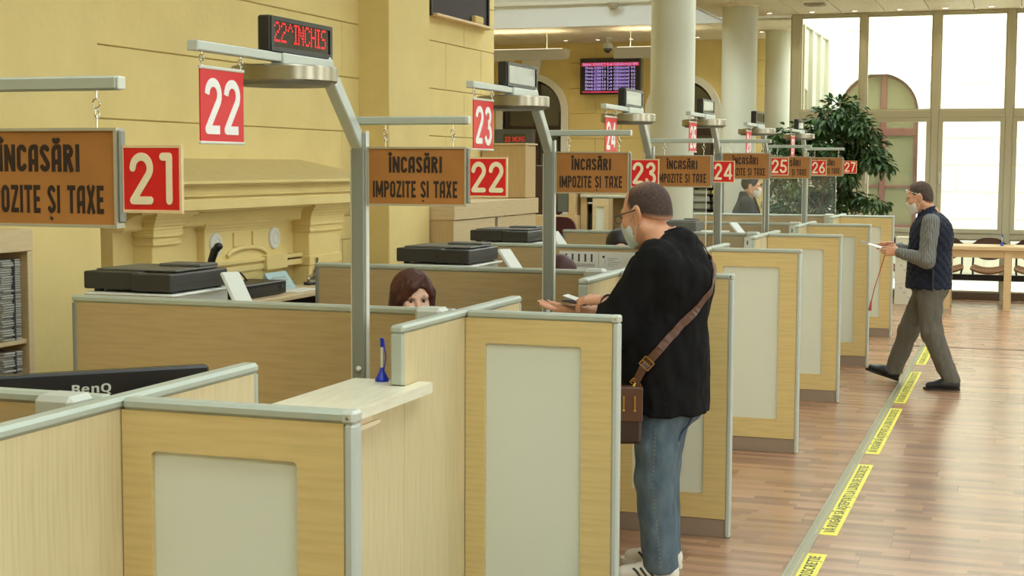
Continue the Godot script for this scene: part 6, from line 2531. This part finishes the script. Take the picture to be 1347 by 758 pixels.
	b.bx(Vector3(-0.088, 0.108, -0.036), Vector3(0.103, 0.121, 0.032), 0.005)
	put("flap", b, M.leather, bag)
	b = MB.new()
	b.xf = T * Transform3D(Basis(Vector3.UP, 0.25), Vector3(0.125, 0.73, -0.285))
	for x in [-0.055, -0.01]:
		b.bx(Vector3(x - 0.004, 0.03, -0.044), Vector3(x + 0.004, 0.085, -0.037), 0.002)
		b.ball(Vector3(x, 0.026, -0.042), Vector3(0.006, 0.006, 0.005), 6, 10)
	put("zip_pull", b, M.brass, bag)
	# strap: over the right shoulder, down across the back to the left hip
	var path := [Vector3(0.072, 0.862, -0.262), Vector3(0.035, 0.935, -0.268), Vector3(-0.03, 1.01, -0.245), Vector3(-0.105, 1.10, -0.19), Vector3(-0.165, 1.20, -0.09), Vector3(-0.178, 1.29, 0.0), Vector3(-0.155, 1.37, 0.07), Vector3(-0.105, 1.435, 0.10), Vector3(-0.03, 1.472, 0.105), Vector3(0.06, 1.455, 0.10), Vector3(0.13, 1.38, 0.08), Vector3(0.20, 1.25, 0.02), Vector3(0.245, 1.1, -0.06), Vector3(0.24, 0.98, -0.15), Vector3(0.21, 0.87, -0.23)]
	b = MB.new()
	b.xf = T
	strap(b, path, 0.034, 0.0025, Vector3(0.02, 1.1, 0), shirt)
	var st := put("strap", b, M.leather, bag)
	b = MB.new()
	b.xf = T
	var mid: Vector3 = path[1].lerp(path[2], 0.15)
	var dn: Vector3 = (path[2] - path[1]).normalized()
	var outw := Vector3(-0.25, 0, -1).normalized()
	buckle(b, mid + outw * 0.005, dn, outw, 0.046, 0.04)
	put("buckle", b, M.brass, st)
	b = MB.new()
	b.xf = T
	buckle(b, path[0] + outw * 0.002, dn, outw, 0.04, 0.022)
	b.tube([path[0], Vector3(0.085, 0.835, -0.287), Vector3(0.10, 0.815, -0.292)], 0.006, 8)
	put("clasp", b, M.brass, bag)
	# wallet and card in the hands
	var wl := thing("wallet", "open dark wallet with a white slip between the hands of the man in black", "wallet", T * Vector3(0.44, 1.15, 0.02))
	b = MB.new()
	b.xf = T * Transform3D(Basis(Vector3(0, 0, 1), 0.16), Vector3(0.425, 1.158, 0.045))
	b.bx(Vector3(-0.06, -0.004, -0.045), Vector3(0.05, 0.004, 0.045), 0.003)
	put("cover", b, M.leather_dark, wl)
	b = MB.new()
	b.xf = T * Transform3D(Basis(Vector3(0, 0, 1), 0.3), Vector3(0.425, 1.174, 0.045))
	b.bx(Vector3(-0.05, -0.001, -0.04), Vector3(0.045, 0.001, 0.04))
	put("slip", b, M.paper, wl)

func strap(b: MB, pts: Array, wide: float, thick: float, centre: Vector3, on: Field) -> void:
	var c := Curve3D.new()
	for i in pts.size():
		var a: Vector3 = pts[maxi(i - 1, 0)]
		var e: Vector3 = pts[mini(i + 1, pts.size() - 1)]
		c.add_point(pts[i], -(e - a) / 6.0, (e - a) / 6.0)
	var n := pts.size() * 5
	var rows := []
	var line := []
	for i in n + 1:
		var q := c.sample_baked(c.get_baked_length() * i / n)
		line.append(on.snap(q, 0.007) if absf(on.at(q)) < 0.09 and i > 3 and i < n - 3 else q)
	for i in n + 1:
		var q: Vector3 = line[i]
		var f: Vector3 = (line[mini(i + 1, n)] - line[maxi(i - 1, 0)]).normalized()
		var e := 0.012
		var o := Vector3(on.at(q + Vector3(e, 0, 0)) - on.at(q - Vector3(e, 0, 0)), on.at(q + Vector3(0, e, 0)) - on.at(q - Vector3(0, e, 0)), on.at(q + Vector3(0, 0, e)) - on.at(q - Vector3(0, 0, e)))
		if o.length() < 1e-5:
			o = q - centre
		o = (o - f * o.dot(f)).normalized()
		var s := f.cross(o).normalized()
		rows.append([q - s * wide / 2 + o * thick, q + s * wide / 2 + o * thick, q + s * wide / 2 - o * thick, q - s * wide / 2 - o * thick, o, s])
	for i in n:
		var r: Array = rows[i]
		var t: Array = rows[i + 1]
		b.quad(r[0], r[1], t[1], t[0], r[4])
		b.quad(r[3], r[2], t[2], t[3], -r[4])
		b.quad(r[1], r[2], t[2], t[1], r[5])
		b.quad(r[0], r[3], t[3], t[0], -r[5])

func buckle(b: MB, at: Vector3, along: Vector3, out: Vector3, w: float, l: float) -> void:
	var s := along.cross(out).normalized()
	var pts := []
	for e in [[-1, -1], [-1, 1], [1, 1], [1, -1]]:
		pts.append(at + s * w / 2 * e[0] + along * l / 2 * e[1])
	for i in 4:
		b.tube([pts[i], pts[(i + 1) % 4]], 0.0028, 6)
	b.tube([at - s * w / 2, at + s * w / 2], 0.0022, 6)

func man_in_vest(folds: FastNoiseLite) -> void:
	var t := thing("person", "masked man in a quilted vest walking and reading a booklet", "person", p(-0.80, 0, 12.3), "", PI)
	var J := {-1.0: [Vector3(-0.095, 1.315, -0.19), Vector3(-0.075, 1.02, -0.265), Vector3(0.145, 1.078, -0.19), Vector3(-0.09, 0.80, -0.085), Vector3(-0.125, 0.44, -0.14), Vector3(-0.285, 0.10, -0.19)],
		1.0: [Vector3(-0.06, 1.32, 0.19), Vector3(-0.005, 1.035, 0.25), Vector3(0.19, 1.095, 0.13), Vector3(-0.07, 0.80, 0.085), Vector3(0.075, 0.43, 0.13), Vector3(0.19, 0.105, 0.16)]}
	var b := MB.new()
	var f := Field.new(Vector3(-0.38, 0.03, -0.36), Vector3(0.3, 1.46, 0.36), 0.013)
	f.cap(Vector3(-0.075, 1.22, 0), Vector3(-0.08, 0.82, 0), 0.12, 0.12, 0.05, Vector3(1, 1, 1.25))
	f.cap(Vector3(-0.075, 1.31, -0.15), Vector3(-0.07, 1.31, 0.15), 0.055, 0.055, 0.05)
	f.cap(Vector3(-0.04, 1.42, 0), Vector3(-0.075, 1.30, 0), 0.058, 0.07, 0.05)
	for s in [-1.0, 1.0]:
		f.cap(J[s][0], J[s][1], 0.046, 0.038, 0.03)
		f.cap(J[s][1], J[s][2], 0.038, 0.027, 0.02)
		f.cap(J[s][3], J[s][4], 0.075, 0.052, 0.04)
		f.cap(J[s][4], J[s][5], 0.052, 0.038, 0.03)
	f.into(b)
	var k := 0.98
	var hf := head_at(Vector3(0.012, 1.508, 0.0), 0.0, -0.27)
	b.xf = hf
	head_field(k, 0.005, false, Vector3(-0.075, -0.165, 0)).into(b)
	b.xf = Transform3D()
	hand(b, hand_frame(J[-1.0][2], Vector3(1, 0.06, 0.22), Vector3(0, 0.25, -1), 1.0), [0.32, 0.42, 0.48, 0.5], 0.5, 0.98, 0.0045)
	hand(b, hand_frame(J[1.0][2], Vector3(1, 0.12, -0.15), Vector3(0, 0.45, 1), -1.0), [0.25, 0.3, 0.34, 0.4], 0.4, 0.98, 0.0045)
	put("body", b, M.skin, t, true)
	eyes(t, hf, k)
	f = Field.new(Vector3(-0.14, -0.1, -0.11) * k, Vector3(0.12, 0.16, 0.11) * k, 0.006)
	f.ell(Vector3(-0.017, 0.036, 0) * k, Vector3(0.1, 0.094, 0.080) * k, 0.004)
	f.ell(Vector3(-0.055, -0.02, 0) * k, Vector3(0.054, 0.068, 0.063) * k, 0.03)
	f.cut(Vector3(0.052, 0.05, 0) * k, Vector3(1, -0.45, 0), 0.012)
	f.cut(Vector3(-0.03, -0.044, 0) * k, Vector3(0.5, -1, 0), 0.012)
	f.ripple(folds, 0.004, Vector3(6, 6, 6))
	for s in [-1.0, 1.0]:
		f.ell(Vector3(0.012, -0.01, s * 0.085) * k, Vector3(0.036, 0.042, 0.03) * k, 0.004, Basis.IDENTITY, true)
	b = MB.new()
	b.xf = hf
	f.into(b)
	thin_out(b, hf, k, rgb8(74, 60, 52), rgb8(200, 146, 116), Vector3(0.056, 0.05, 0), Vector3(1, -0.45, 0), Vector3(-0.03, -0.048, 0), Vector3(0.5, -1, 0), 0.2)
	put("short_hair", b, M.hair_cropped, t, true)
	mask(t, hf, k, M.mask_white)
	# spectacles pushed up on the forehead
	b = MB.new()
	b.xf = hf * Transform3D(Basis(), Vector3(-0.022, 0.072, 0) * k)
	for s in [-1.0, 1.0]:
		var pts := []
		for i in 14:
			var a := TAU * i / 14
			pts.append(Vector3(0.102, 0.014 * sin(a), s * 0.03 + 0.022 * cos(a)) * k)
		b.tube(pts, 0.0018, 5, true)
		b.tube([Vector3(0.1, 0.0, s * 0.052) * k, Vector3(0.04, -0.03, s * 0.086) * k, Vector3(0.0, -0.055, s * 0.088) * k], 0.002, 5)
	put("spectacles", b, M.chrome, t, true)
	# striped shirt: arms and collar edge
	for s in [-1.0, 1.0]:
		f = Field.new(Vector3(-0.3, 0.92, -0.38 if s < 0 else 0.05), Vector3(0.28, 1.45, -0.05 if s < 0 else 0.38), 0.010)
		f.cap(J[s][0], J[s][1], 0.072, 0.064, 0.02)
		f.cap(J[s][1], J[s][2] + (J[s][1] - J[s][2]) * 0.06, 0.062, 0.043, 0.02)
		f.ripple(folds, 0.008, Vector3(1.5, 1.5, 1.5))
		b = MB.new()
		f.into(b)
		put("striped_sleeve", b, M.shirt_stripe, t, true)
	# quilted vest with a stand-up collar
	f = Field.new(Vector3(-0.36, 0.74, -0.32), Vector3(0.2, 1.46, 0.32), 0.0095)
	f.cap(Vector3(-0.085, 1.22, 0), Vector3(-0.08, 0.80, 0), 0.165, 0.182, 0.03, Vector3(1, 1, 1.12))
	f.cap(Vector3(-0.09, 1.29, -0.115), Vector3(-0.08, 1.29, 0.115), 0.098, 0.098, 0.04)
	f.ell(Vector3(-0.11, 1.2, 0), Vector3(0.15, 0.18, 0.19), 0.04)
	f.cap(Vector3(-0.055, 1.40, 0), Vector3(-0.085, 1.30, 0), 0.077, 0.1, 0.03, Vector3(1, 1, 1.05))
	f.cut(Vector3(-0.04, 1.425, 0), Vector3(0.35, 1, 0), 0.008)
	f.ell(Vector3(-0.03, 1.44, 0), Vector3(0.062, 0.07, 0.062), 0.006, Basis.IDENTITY, true)
	for s in [-1.0, 1.0]:
		f.ell(J[s][0] + Vector3(0.0, -0.03, s * 0.045), Vector3(0.085, 0.12, 0.05), 0.015, Basis.IDENTITY, true)
	f.cut(Vector3(0, 0.782, 0), Vector3(0, -1, 0), 0.01)
	# quilting: shallow diagonal furrows
	for z in f.nz:
		for y in f.ny:
			for x in f.nx:
				var i: int = (z * f.ny + y) * f.nx + x
				if absf(f.d[i]) < 0.03:
					var q: Vector3 = f.lo + Vector3(x, y, z) * f.h
					var u: float = atan2(q.z, q.x + 0.08) * 0.19
					f.d[i] += 0.0065 * (pow(absf(sin((u + q.y) * 40.0)), 8.0) + pow(absf(sin((u - q.y) * 40.0)), 8.0))
	b = MB.new()
	f.into(b)
	var ve := put("quilted_vest", b, M.cloth_navy, t, true)
	b = MB.new()
	for y in [0.80]:
		b.bx(Vector3(-0.13, 0.775, -0.222), Vector3(-0.115, 0.95, -0.196), 0.004)
	put("side_zip", b, M.black_plastic, ve, true)
	# trousers
	f = Field.new(Vector3(-0.42, 0.06, -0.34), Vector3(0.34, 0.96, 0.34), 0.0115)
	f.cap(Vector3(-0.085, 0.9, 0), Vector3(-0.085, 0.80, 0), 0.12, 0.135, 0.04, Vector3(1, 1, 1.2))
	f.ell(Vector3(-0.12, 0.79, 0), Vector3(0.12, 0.12, 0.16), 0.04)
	for s in [-1.0, 1.0]:
		f.cap(J[s][3] + Vector3(0, -0.03, 0), J[s][4], 0.102, 0.08, 0.04)
		f.cap(J[s][4], J[s][5] + Vector3(0, -0.035, 0), 0.08, 0.066, 0.03)
	f.ripple(folds, 0.011, Vector3(2.0, 0.8, 2.0))
	b = MB.new()
	f.into(b)
	put("trousers", b, M.cloth_grey, t, true)
	shoe("shoe", t, Vector3(-0.35, 0.0, -0.19), Vector3(1, 0, -0.05), M.shoe_black, M.shoe_black)
	shoe("shoe", t, Vector3(0.15, 0.005, 0.16), Vector3(1, 0, 0.05), M.shoe_black, M.shoe_black, 0.275, 0.30)
	# paper and cord in his hands
	var T := Transform3D(Basis(Vector3.UP, PI), Vector3(-0.80, 0, -12.3))
	var bk := thing("booklet", "thin white booklet held up by the walking man, a red cord hanging from it", "booklet", T * Vector3(0.33, 1.10, -0.05))
	b = MB.new()
	b.xf = T * Transform3D(Basis(Vector3(0, 0, 1), 0.27), Vector3(0.335, 1.118, -0.03))
	b.bx(Vector3(-0.11, -0.006, -0.09), Vector3(0.12, 0.0, 0.09), 0.002)
	put("pages", b, M.paper, bk)
	b = MB.new()
	b.xf = T * Transform3D(Basis(Vector3(0, 0, 1), 0.27), Vector3(0.335, 1.118, -0.03))
	b.bx(Vector3(0.06, 0.0002, -0.091), Vector3(0.122, 0.003, 0.091), 0.001)
	put("cover_edge", b, M.leather, bk)
	b = MB.new()
	b.xf = T
	b.tube([Vector3(0.255, 1.05, -0.10), Vector3(0.29, 0.92, -0.12), Vector3(0.33, 0.78, -0.12), Vector3(0.355, 0.66, -0.12)], 0.0035, 6)
	b.tube([Vector3(0.352, 0.68, -0.12), Vector3(0.362, 0.60, -0.12)], [0.005, 0.013], 8)
	put("cord", b, mat("cord_red", rgb8(186, 60, 52), 0.7), bk)

func woman(folds: FastNoiseLite) -> void:
	var t := thing("person", "red-haired woman clerk seated behind the divider, her eyes just above its rail", "person", p(-2.565, 0, 6.08), "", -0.98)
	var b := MB.new()
	seated(b)
	var k := 0.94
	var hf := head_at(Vector3(0.02, 1.158, 0.0), 0.08, -0.06)
	b.xf = hf
	head_field(k, 0.0042, true).into(b)
	b.xf = Transform3D()
	put("body", b, M.skin_pale, t, true)
	eyes(t, hf, k, 0.0066)
	# brows and lids
	b = MB.new()
	b.xf = hf
	for s in [-1.0, 1.0]:
		b.tube([Vector3(0.0875, 0.021, s * 0.014) * k, Vector3(0.086, 0.027, s * 0.03) * k, Vector3(0.073, 0.023, s * 0.05) * k], [0.0022, 0.0026, 0.0014], 6)
		b.tube([Vector3(0.0865, 0.007, s * 0.017) * k, Vector3(0.0885, 0.0105, s * 0.031) * k, Vector3(0.079, 0.005, s * 0.047) * k], 0.0017, 5)
	put("brows", b, M.hair_dark, t, true)
	# chin-length bob with a swept fringe
	var f := Field.new(Vector3(-0.16, -0.18, -0.14) * k, Vector3(0.14, 0.17, 0.14) * k, 0.0048)
	f.ell(Vector3(-0.02, 0.042, 0) * k, Vector3(0.112, 0.100, 0.098) * k, 0.01)
	f.ell(Vector3(-0.035, -0.05, 0) * k, Vector3(0.09, 0.11, 0.105) * k, 0.04)
	for s in [-1.0, 1.0]:
		f.cap(Vector3(0.005, 0.03, s * 0.084) * k, Vector3(0.012, -0.11, s * 0.084) * k, 0.026 * k, 0.02 * k, 0.02)
	# the face opening, and the sweep of the fringe from the parting
	f.ell(Vector3(0.128, -0.040, -0.014) * k, Vector3(0.108, 0.118, 0.071) * k, 0.008, Basis(Vector3(1, 0, 0), -0.2), true)
	f.cap(Vector3(0.060, 0.108, -0.03) * k, Vector3(0.084, 0.068, 0.025) * k, 0.014 * k, 0.018 * k, 0.012)
	f.cap(Vector3(0.084, 0.068, 0.025) * k, Vector3(0.056, 0.0, 0.074) * k, 0.018 * k, 0.016 * k, 0.012)
	f.cap(Vector3(0.056, 0.0, 0.074) * k, Vector3(0.045, -0.09, 0.08) * k, 0.016 * k, 0.014 * k, 0.012)
	f.cap(Vector3(0.056, 0.10, -0.035) * k, Vector3(0.045, 0.02, -0.080) * k, 0.016 * k, 0.014 * k, 0.012)
	f.cut(Vector3(0, -0.135, 0) * k, Vector3(0, -1, 0), 0.01)
	f.ripple(folds, 0.004, Vector3(5, 0.8, 5))
	b = MB.new()
	b.xf = hf
	f.into(b)
	put("bobbed_hair", b, M.hair_red, t, true)
	mask(t, hf, k, M.mask_white, false, -0.019)
	blouse(t, M.cloth_dark)
	seat_under(Vector3(-2.565, 0, -6.08), -0.98, "office chair under the red-haired woman clerk")

# a sitting body, hands in the lap, feet down; head set on separately
func seated(b: MB, cell := 0.014) -> void:
	var f := Field.new(Vector3(-0.25, 0.02, -0.34), Vector3(0.62, 1.1, 0.34), cell)
	f.cap(Vector3(-0.03, 0.90, 0), Vector3(-0.06, 0.58, 0), 0.10, 0.115, 0.05, Vector3(1, 1, 1.3))
	f.cap(Vector3(-0.03, 0.955, -0.14), Vector3(-0.03, 0.955, 0.14), 0.05, 0.05, 0.05)
	f.cap(Vector3(-0.02, 1.05, 0), Vector3(-0.03, 0.94, 0), 0.05, 0.065, 0.04)
	for s in [-1.0, 1.0]:
		f.cap(Vector3(-0.03, 0.955, s * 0.165), Vector3(0.06, 0.74, s * 0.22), 0.044, 0.036, 0.03)
		f.cap(Vector3(0.06, 0.74, s * 0.22), Vector3(0.26, 0.79, s * 0.13), 0.036, 0.024, 0.02)
		f.cap(Vector3(-0.04, 0.56, s * 0.09), Vector3(0.36, 0.56, s * 0.10), 0.078, 0.056, 0.04)
		f.cap(Vector3(0.36, 0.56, s * 0.10), Vector3(0.38, 0.09, s * 0.10), 0.054, 0.036, 0.03)
		f.cap(Vector3(0.37, 0.06, s * 0.10), Vector3(0.52, 0.045, s * 0.11), 0.036, 0.028, 0.02)
	f.into(b)
	for s in [-1.0, 1.0]:
		hand(b, hand_frame(Vector3(0.26, 0.79, s * 0.13), Vector3(1, 0.0, -0.25 * s), Vector3(0, 1, 0), -s), [0.2, 0.22, 0.25, 0.3], 0.2, 0.9, 0.006)

func blouse(t: Node3D, m: Material) -> void:
	var f := Field.new(Vector3(-0.26, 0.5, -0.34), Vector3(0.28, 1.08, 0.34), 0.014)
	f.cap(Vector3(-0.03, 0.90, 0), Vector3(-0.06, 0.58, 0), 0.118, 0.132, 0.05, Vector3(1, 1, 1.3))
	f.cap(Vector3(-0.03, 0.955, -0.14), Vector3(-0.03, 0.955, 0.14), 0.066, 0.066, 0.05)
	for s in [-1.0, 1.0]:
		f.cap(Vector3(-0.03, 0.955, s * 0.165), Vector3(0.06, 0.74, s * 0.22), 0.058, 0.05, 0.03)
		f.cap(Vector3(0.06, 0.74, s * 0.22), Vector3(0.22, 0.78, s * 0.15), 0.05, 0.04, 0.02)
	var b := MB.new()
	f.into(b)
	put("blouse", b, m, t, true)
	f = Field.new(Vector3(-0.26, 0.1, -0.26), Vector3(0.5, 0.72, 0.26), 0.014)
	f.cap(Vector3(-0.06, 0.6, 0), Vector3(-0.05, 0.56, 0), 0.125, 0.13, 0.04, Vector3(1, 1, 1.25))
	for s in [-1.0, 1.0]:
		f.cap(Vector3(-0.04, 0.56, s * 0.09), Vector3(0.36, 0.56, s * 0.10), 0.09, 0.07, 0.03)
		f.cap(Vector3(0.36, 0.56, s * 0.10), Vector3(0.38, 0.14, s * 0.10), 0.068, 0.055, 0.03)
	b = MB.new()
	f.into(b)
	put("trousers", b, M.cloth_black, t, true)

func seat_under(at: Vector3, turn: float, label: String) -> void:
	var t := thing("office_chair", label, "chair", at, "", turn)
	var b := MB.new()
	b.bx(Vector3(-0.24, 0.42, -0.23), Vector3(0.22, 0.475, 0.23), 0.02)
	put("seat", b, M.burgundy, t, true)
	b = MB.new()
	b.xf = Transform3D(Basis(Vector3.UP, PI / 2), Vector3(-0.26, 0, 0))
	var poly := PackedVector2Array()
	for k in 20:
		var a := TAU * k / 20
		poly.append(Vector2(0.19 * signf(cos(a)) * pow(absf(cos(a)), 0.6), 0.72 + 0.2 * signf(sin(a)) * pow(absf(sin(a)), 0.7)))
	b.prism(poly, -0.025, 0.025)
	put("backrest", b, M.burgundy, t, true)
	b = MB.new()
	b.tube([Vector3(-0.2, 0.44, 0), Vector3(-0.295, 0.66, 0)], 0.018, 8)
	b.tube([Vector3(0, 0.06, 0), Vector3(0, 0.43, 0)], 0.026, 10)
	put("column", b, M.black_metal, t, true)
	b = MB.new()
	for k in 5:
		var a := TAU * k / 5 + 0.3
		b.bar(Vector3(0, 0.07, 0), Vector3(0.27 * cos(a), 0.05, 0.27 * sin(a)), 0.04, 0.025, 0.005)
		b.ball(Vector3(0.27 * cos(a), 0.025, 0.27 * sin(a)), Vector3(0.025, 0.025, 0.025), 6, 10)
	put("base", b, M.black_metal, t, true)

func clerk(at: Vector3, top: float, turn: float, hair: Material, cloth: Material, label: String, k: float, long_hair: bool) -> void:
	var t := thing("person", label, "person", at, "", turn)
	var b := MB.new()
	seated(b, 0.016)
	var hf := head_at(Vector3(0.02, top - 0.132 * k, 0.0), 0.0, -0.1)
	b.xf = hf
	head_field(k * 0.95, 0.007, true, Vector3(-0.045, -0.2, 0)).into(b)
	b.xf = Transform3D()
	b.xf = Transform3D()
	put("body", b, M.skin_pale, t, true)
	var f := Field.new(Vector3(-0.17, -0.2, -0.14), Vector3(0.13, 0.16, 0.14), 0.0075)
	f.ell(Vector3(-0.02, 0.038, 0) * k, Vector3(0.11, 0.094, 0.094) * k, 0.01)
	f.ell(Vector3(-0.045, -0.04, 0) * k, Vector3(0.085, 0.1 if long_hair else 0.08, 0.092) * k, 0.04)
	f.ell(Vector3(0.11, -0.05, 0) * k, Vector3(0.09, 0.10, 0.068) * k, 0.008, Basis.IDENTITY, true)
	b = MB.new()
	b.xf = hf
	f.into(b)
	put("hair", b, hair, t, true)
	mask(t, hf, k * 0.95, M.mask_white, false)
	blouse(t, cloth)
	seat_under(at, turn, "office chair under the " + label.substr(0, label.find(",")))

func man_in_suit() -> void:
	var t := thing("person", "masked man in a dark suit standing beyond the last booths, face hidden by a sign", "person", p(-2.98, 0, 16.75), "", 0.15)
	var b := MB.new()
	var f := Field.new(Vector3(-0.26, 0.02, -0.34), Vector3(0.34, 1.5, 0.34), 0.016)
	f.cap(Vector3(0, 1.2, 0), Vector3(0, 0.9, 0), 0.12, 0.12, 0.05, Vector3(1, 1, 1.3))
	f.cap(Vector3(0.02, 1.45, 0), Vector3(0, 1.3, 0), 0.058, 0.07, 0.05)
	for s in [-1.0, 1.0]:
		f.cap(Vector3(0, 1.33, s * 0.17), Vector3(0.0, 1.05, s * 0.22), 0.05, 0.04, 0.04)
		f.cap(Vector3(0.0, 1.05, s * 0.22), Vector3(0.14, 0.84, s * 0.2), 0.04, 0.027, 0.02)
		f.cap(Vector3(0, 0.86, s * 0.09), Vector3(0.01, 0.46, s * 0.1), 0.078, 0.055, 0.04)
		f.cap(Vector3(0.01, 0.46, s * 0.1), Vector3(-0.01, 0.09, s * 0.1), 0.053, 0.038, 0.03)
	f.into(b)
	var hf := head_at(Vector3(0.05, 1.525, 0), 0.0, -0.1)
	b.xf = hf
	head_field(1.0, 0.007).into(b)
	b.xf = Transform3D()
	for s in [-1.0, 1.0]:
		hand(b, hand_frame(Vector3(0.14, 0.84, s * 0.2), Vector3(0.6, -0.8, 0), Vector3(0, 0, s), 1.0 if s > 0 else -1.0), [0.3, 0.3, 0.3, 0.35], 0.2, 1.0, 0.006)
	put("body", b, M.skin, t, true)
	f = Field.new(Vector3(-0.15, -0.1, -0.12), Vector3(0.12, 0.16, 0.12), 0.0075)
	f.ell(Vector3(-0.018, 0.036, 0), Vector3(0.104, 0.097, 0.083), 0.004)
	f.cut(Vector3(0.066, 0.05, 0), Vector3(1, -0.35, 0), 0.008)
	f.cut(Vector3(-0.03, -0.04, 0), Vector3(0.5, -1, 0), 0.008)
	b = MB.new()
	b.xf = hf
	f.into(b)
	put("short_hair", b, M.hair_black, t, true)
	mask(t, hf, 1.0, M.mask_white)
	f = Field.new(Vector3(-0.28, 0.7, -0.36), Vector3(0.34, 1.46, 0.36), 0.014)
	f.cap(Vector3(-0.01, 1.2, 0), Vector3(0.0, 0.78, 0), 0.155, 0.165, 0.05, Vector3(1, 1, 1.3))
	f.cap(Vector3(0, 1.33, -0.16), Vector3(0, 1.33, 0.16), 0.075, 0.075, 0.05)
	f.cap(Vector3(-0.02, 1.42, 0), Vector3(-0.02, 1.3, 0), 0.072, 0.1, 0.04)
	for s in [-1.0, 1.0]:
		f.cap(Vector3(0, 1.33, s * 0.18), Vector3(0.0, 1.05, s * 0.235), 0.07, 0.06, 0.04)
		f.cap(Vector3(0.0, 1.05, s * 0.235), Vector3(0.12, 0.87, s * 0.21), 0.06, 0.047, 0.03)
	f.cut(Vector3(0, 0.78, 0), Vector3(0, -1, 0), 0.01)
	b = MB.new()
	f.into(b)
	var ja := put("jacket", b, M.cloth_suit, t, true)
	b = MB.new()
	b.tube([Vector3(0.08, 1.40, -0.05), Vector3(0.13, 1.28, -0.06), Vector3(0.165, 1.12, 0.0)], 0.012, 6)
	b.tube([Vector3(0.08, 1.40, 0.05), Vector3(0.13, 1.28, 0.06), Vector3(0.165, 1.12, 0.0)], 0.012, 6)
	put("lapel", b, M.cloth_black, ja, true)
	f = Field.new(Vector3(-0.2, 0.06, -0.26), Vector3(0.2, 0.95, 0.26), 0.014)
	f.cap(Vector3(0, 0.9, 0), Vector3(0, 0.82, 0), 0.125, 0.135, 0.04, Vector3(1, 1, 1.25))
	for s in [-1.0, 1.0]:
		f.cap(Vector3(0, 0.82, s * 0.09), Vector3(0.01, 0.46, s * 0.1), 0.1, 0.078, 0.04)
		f.cap(Vector3(0.01, 0.46, s * 0.1), Vector3(-0.01, 0.08, s * 0.1), 0.078, 0.066, 0.03)
	b = MB.new()
	f.into(b)
	put("trousers", b, M.cloth_suit, t, true)
	for s in [-1.0, 1.0]:
		shoe("shoe", t, Vector3(-0.08, 0, s * 0.1), Vector3(1, 0, s * 0.1), M.shoe_black, M.shoe_black)
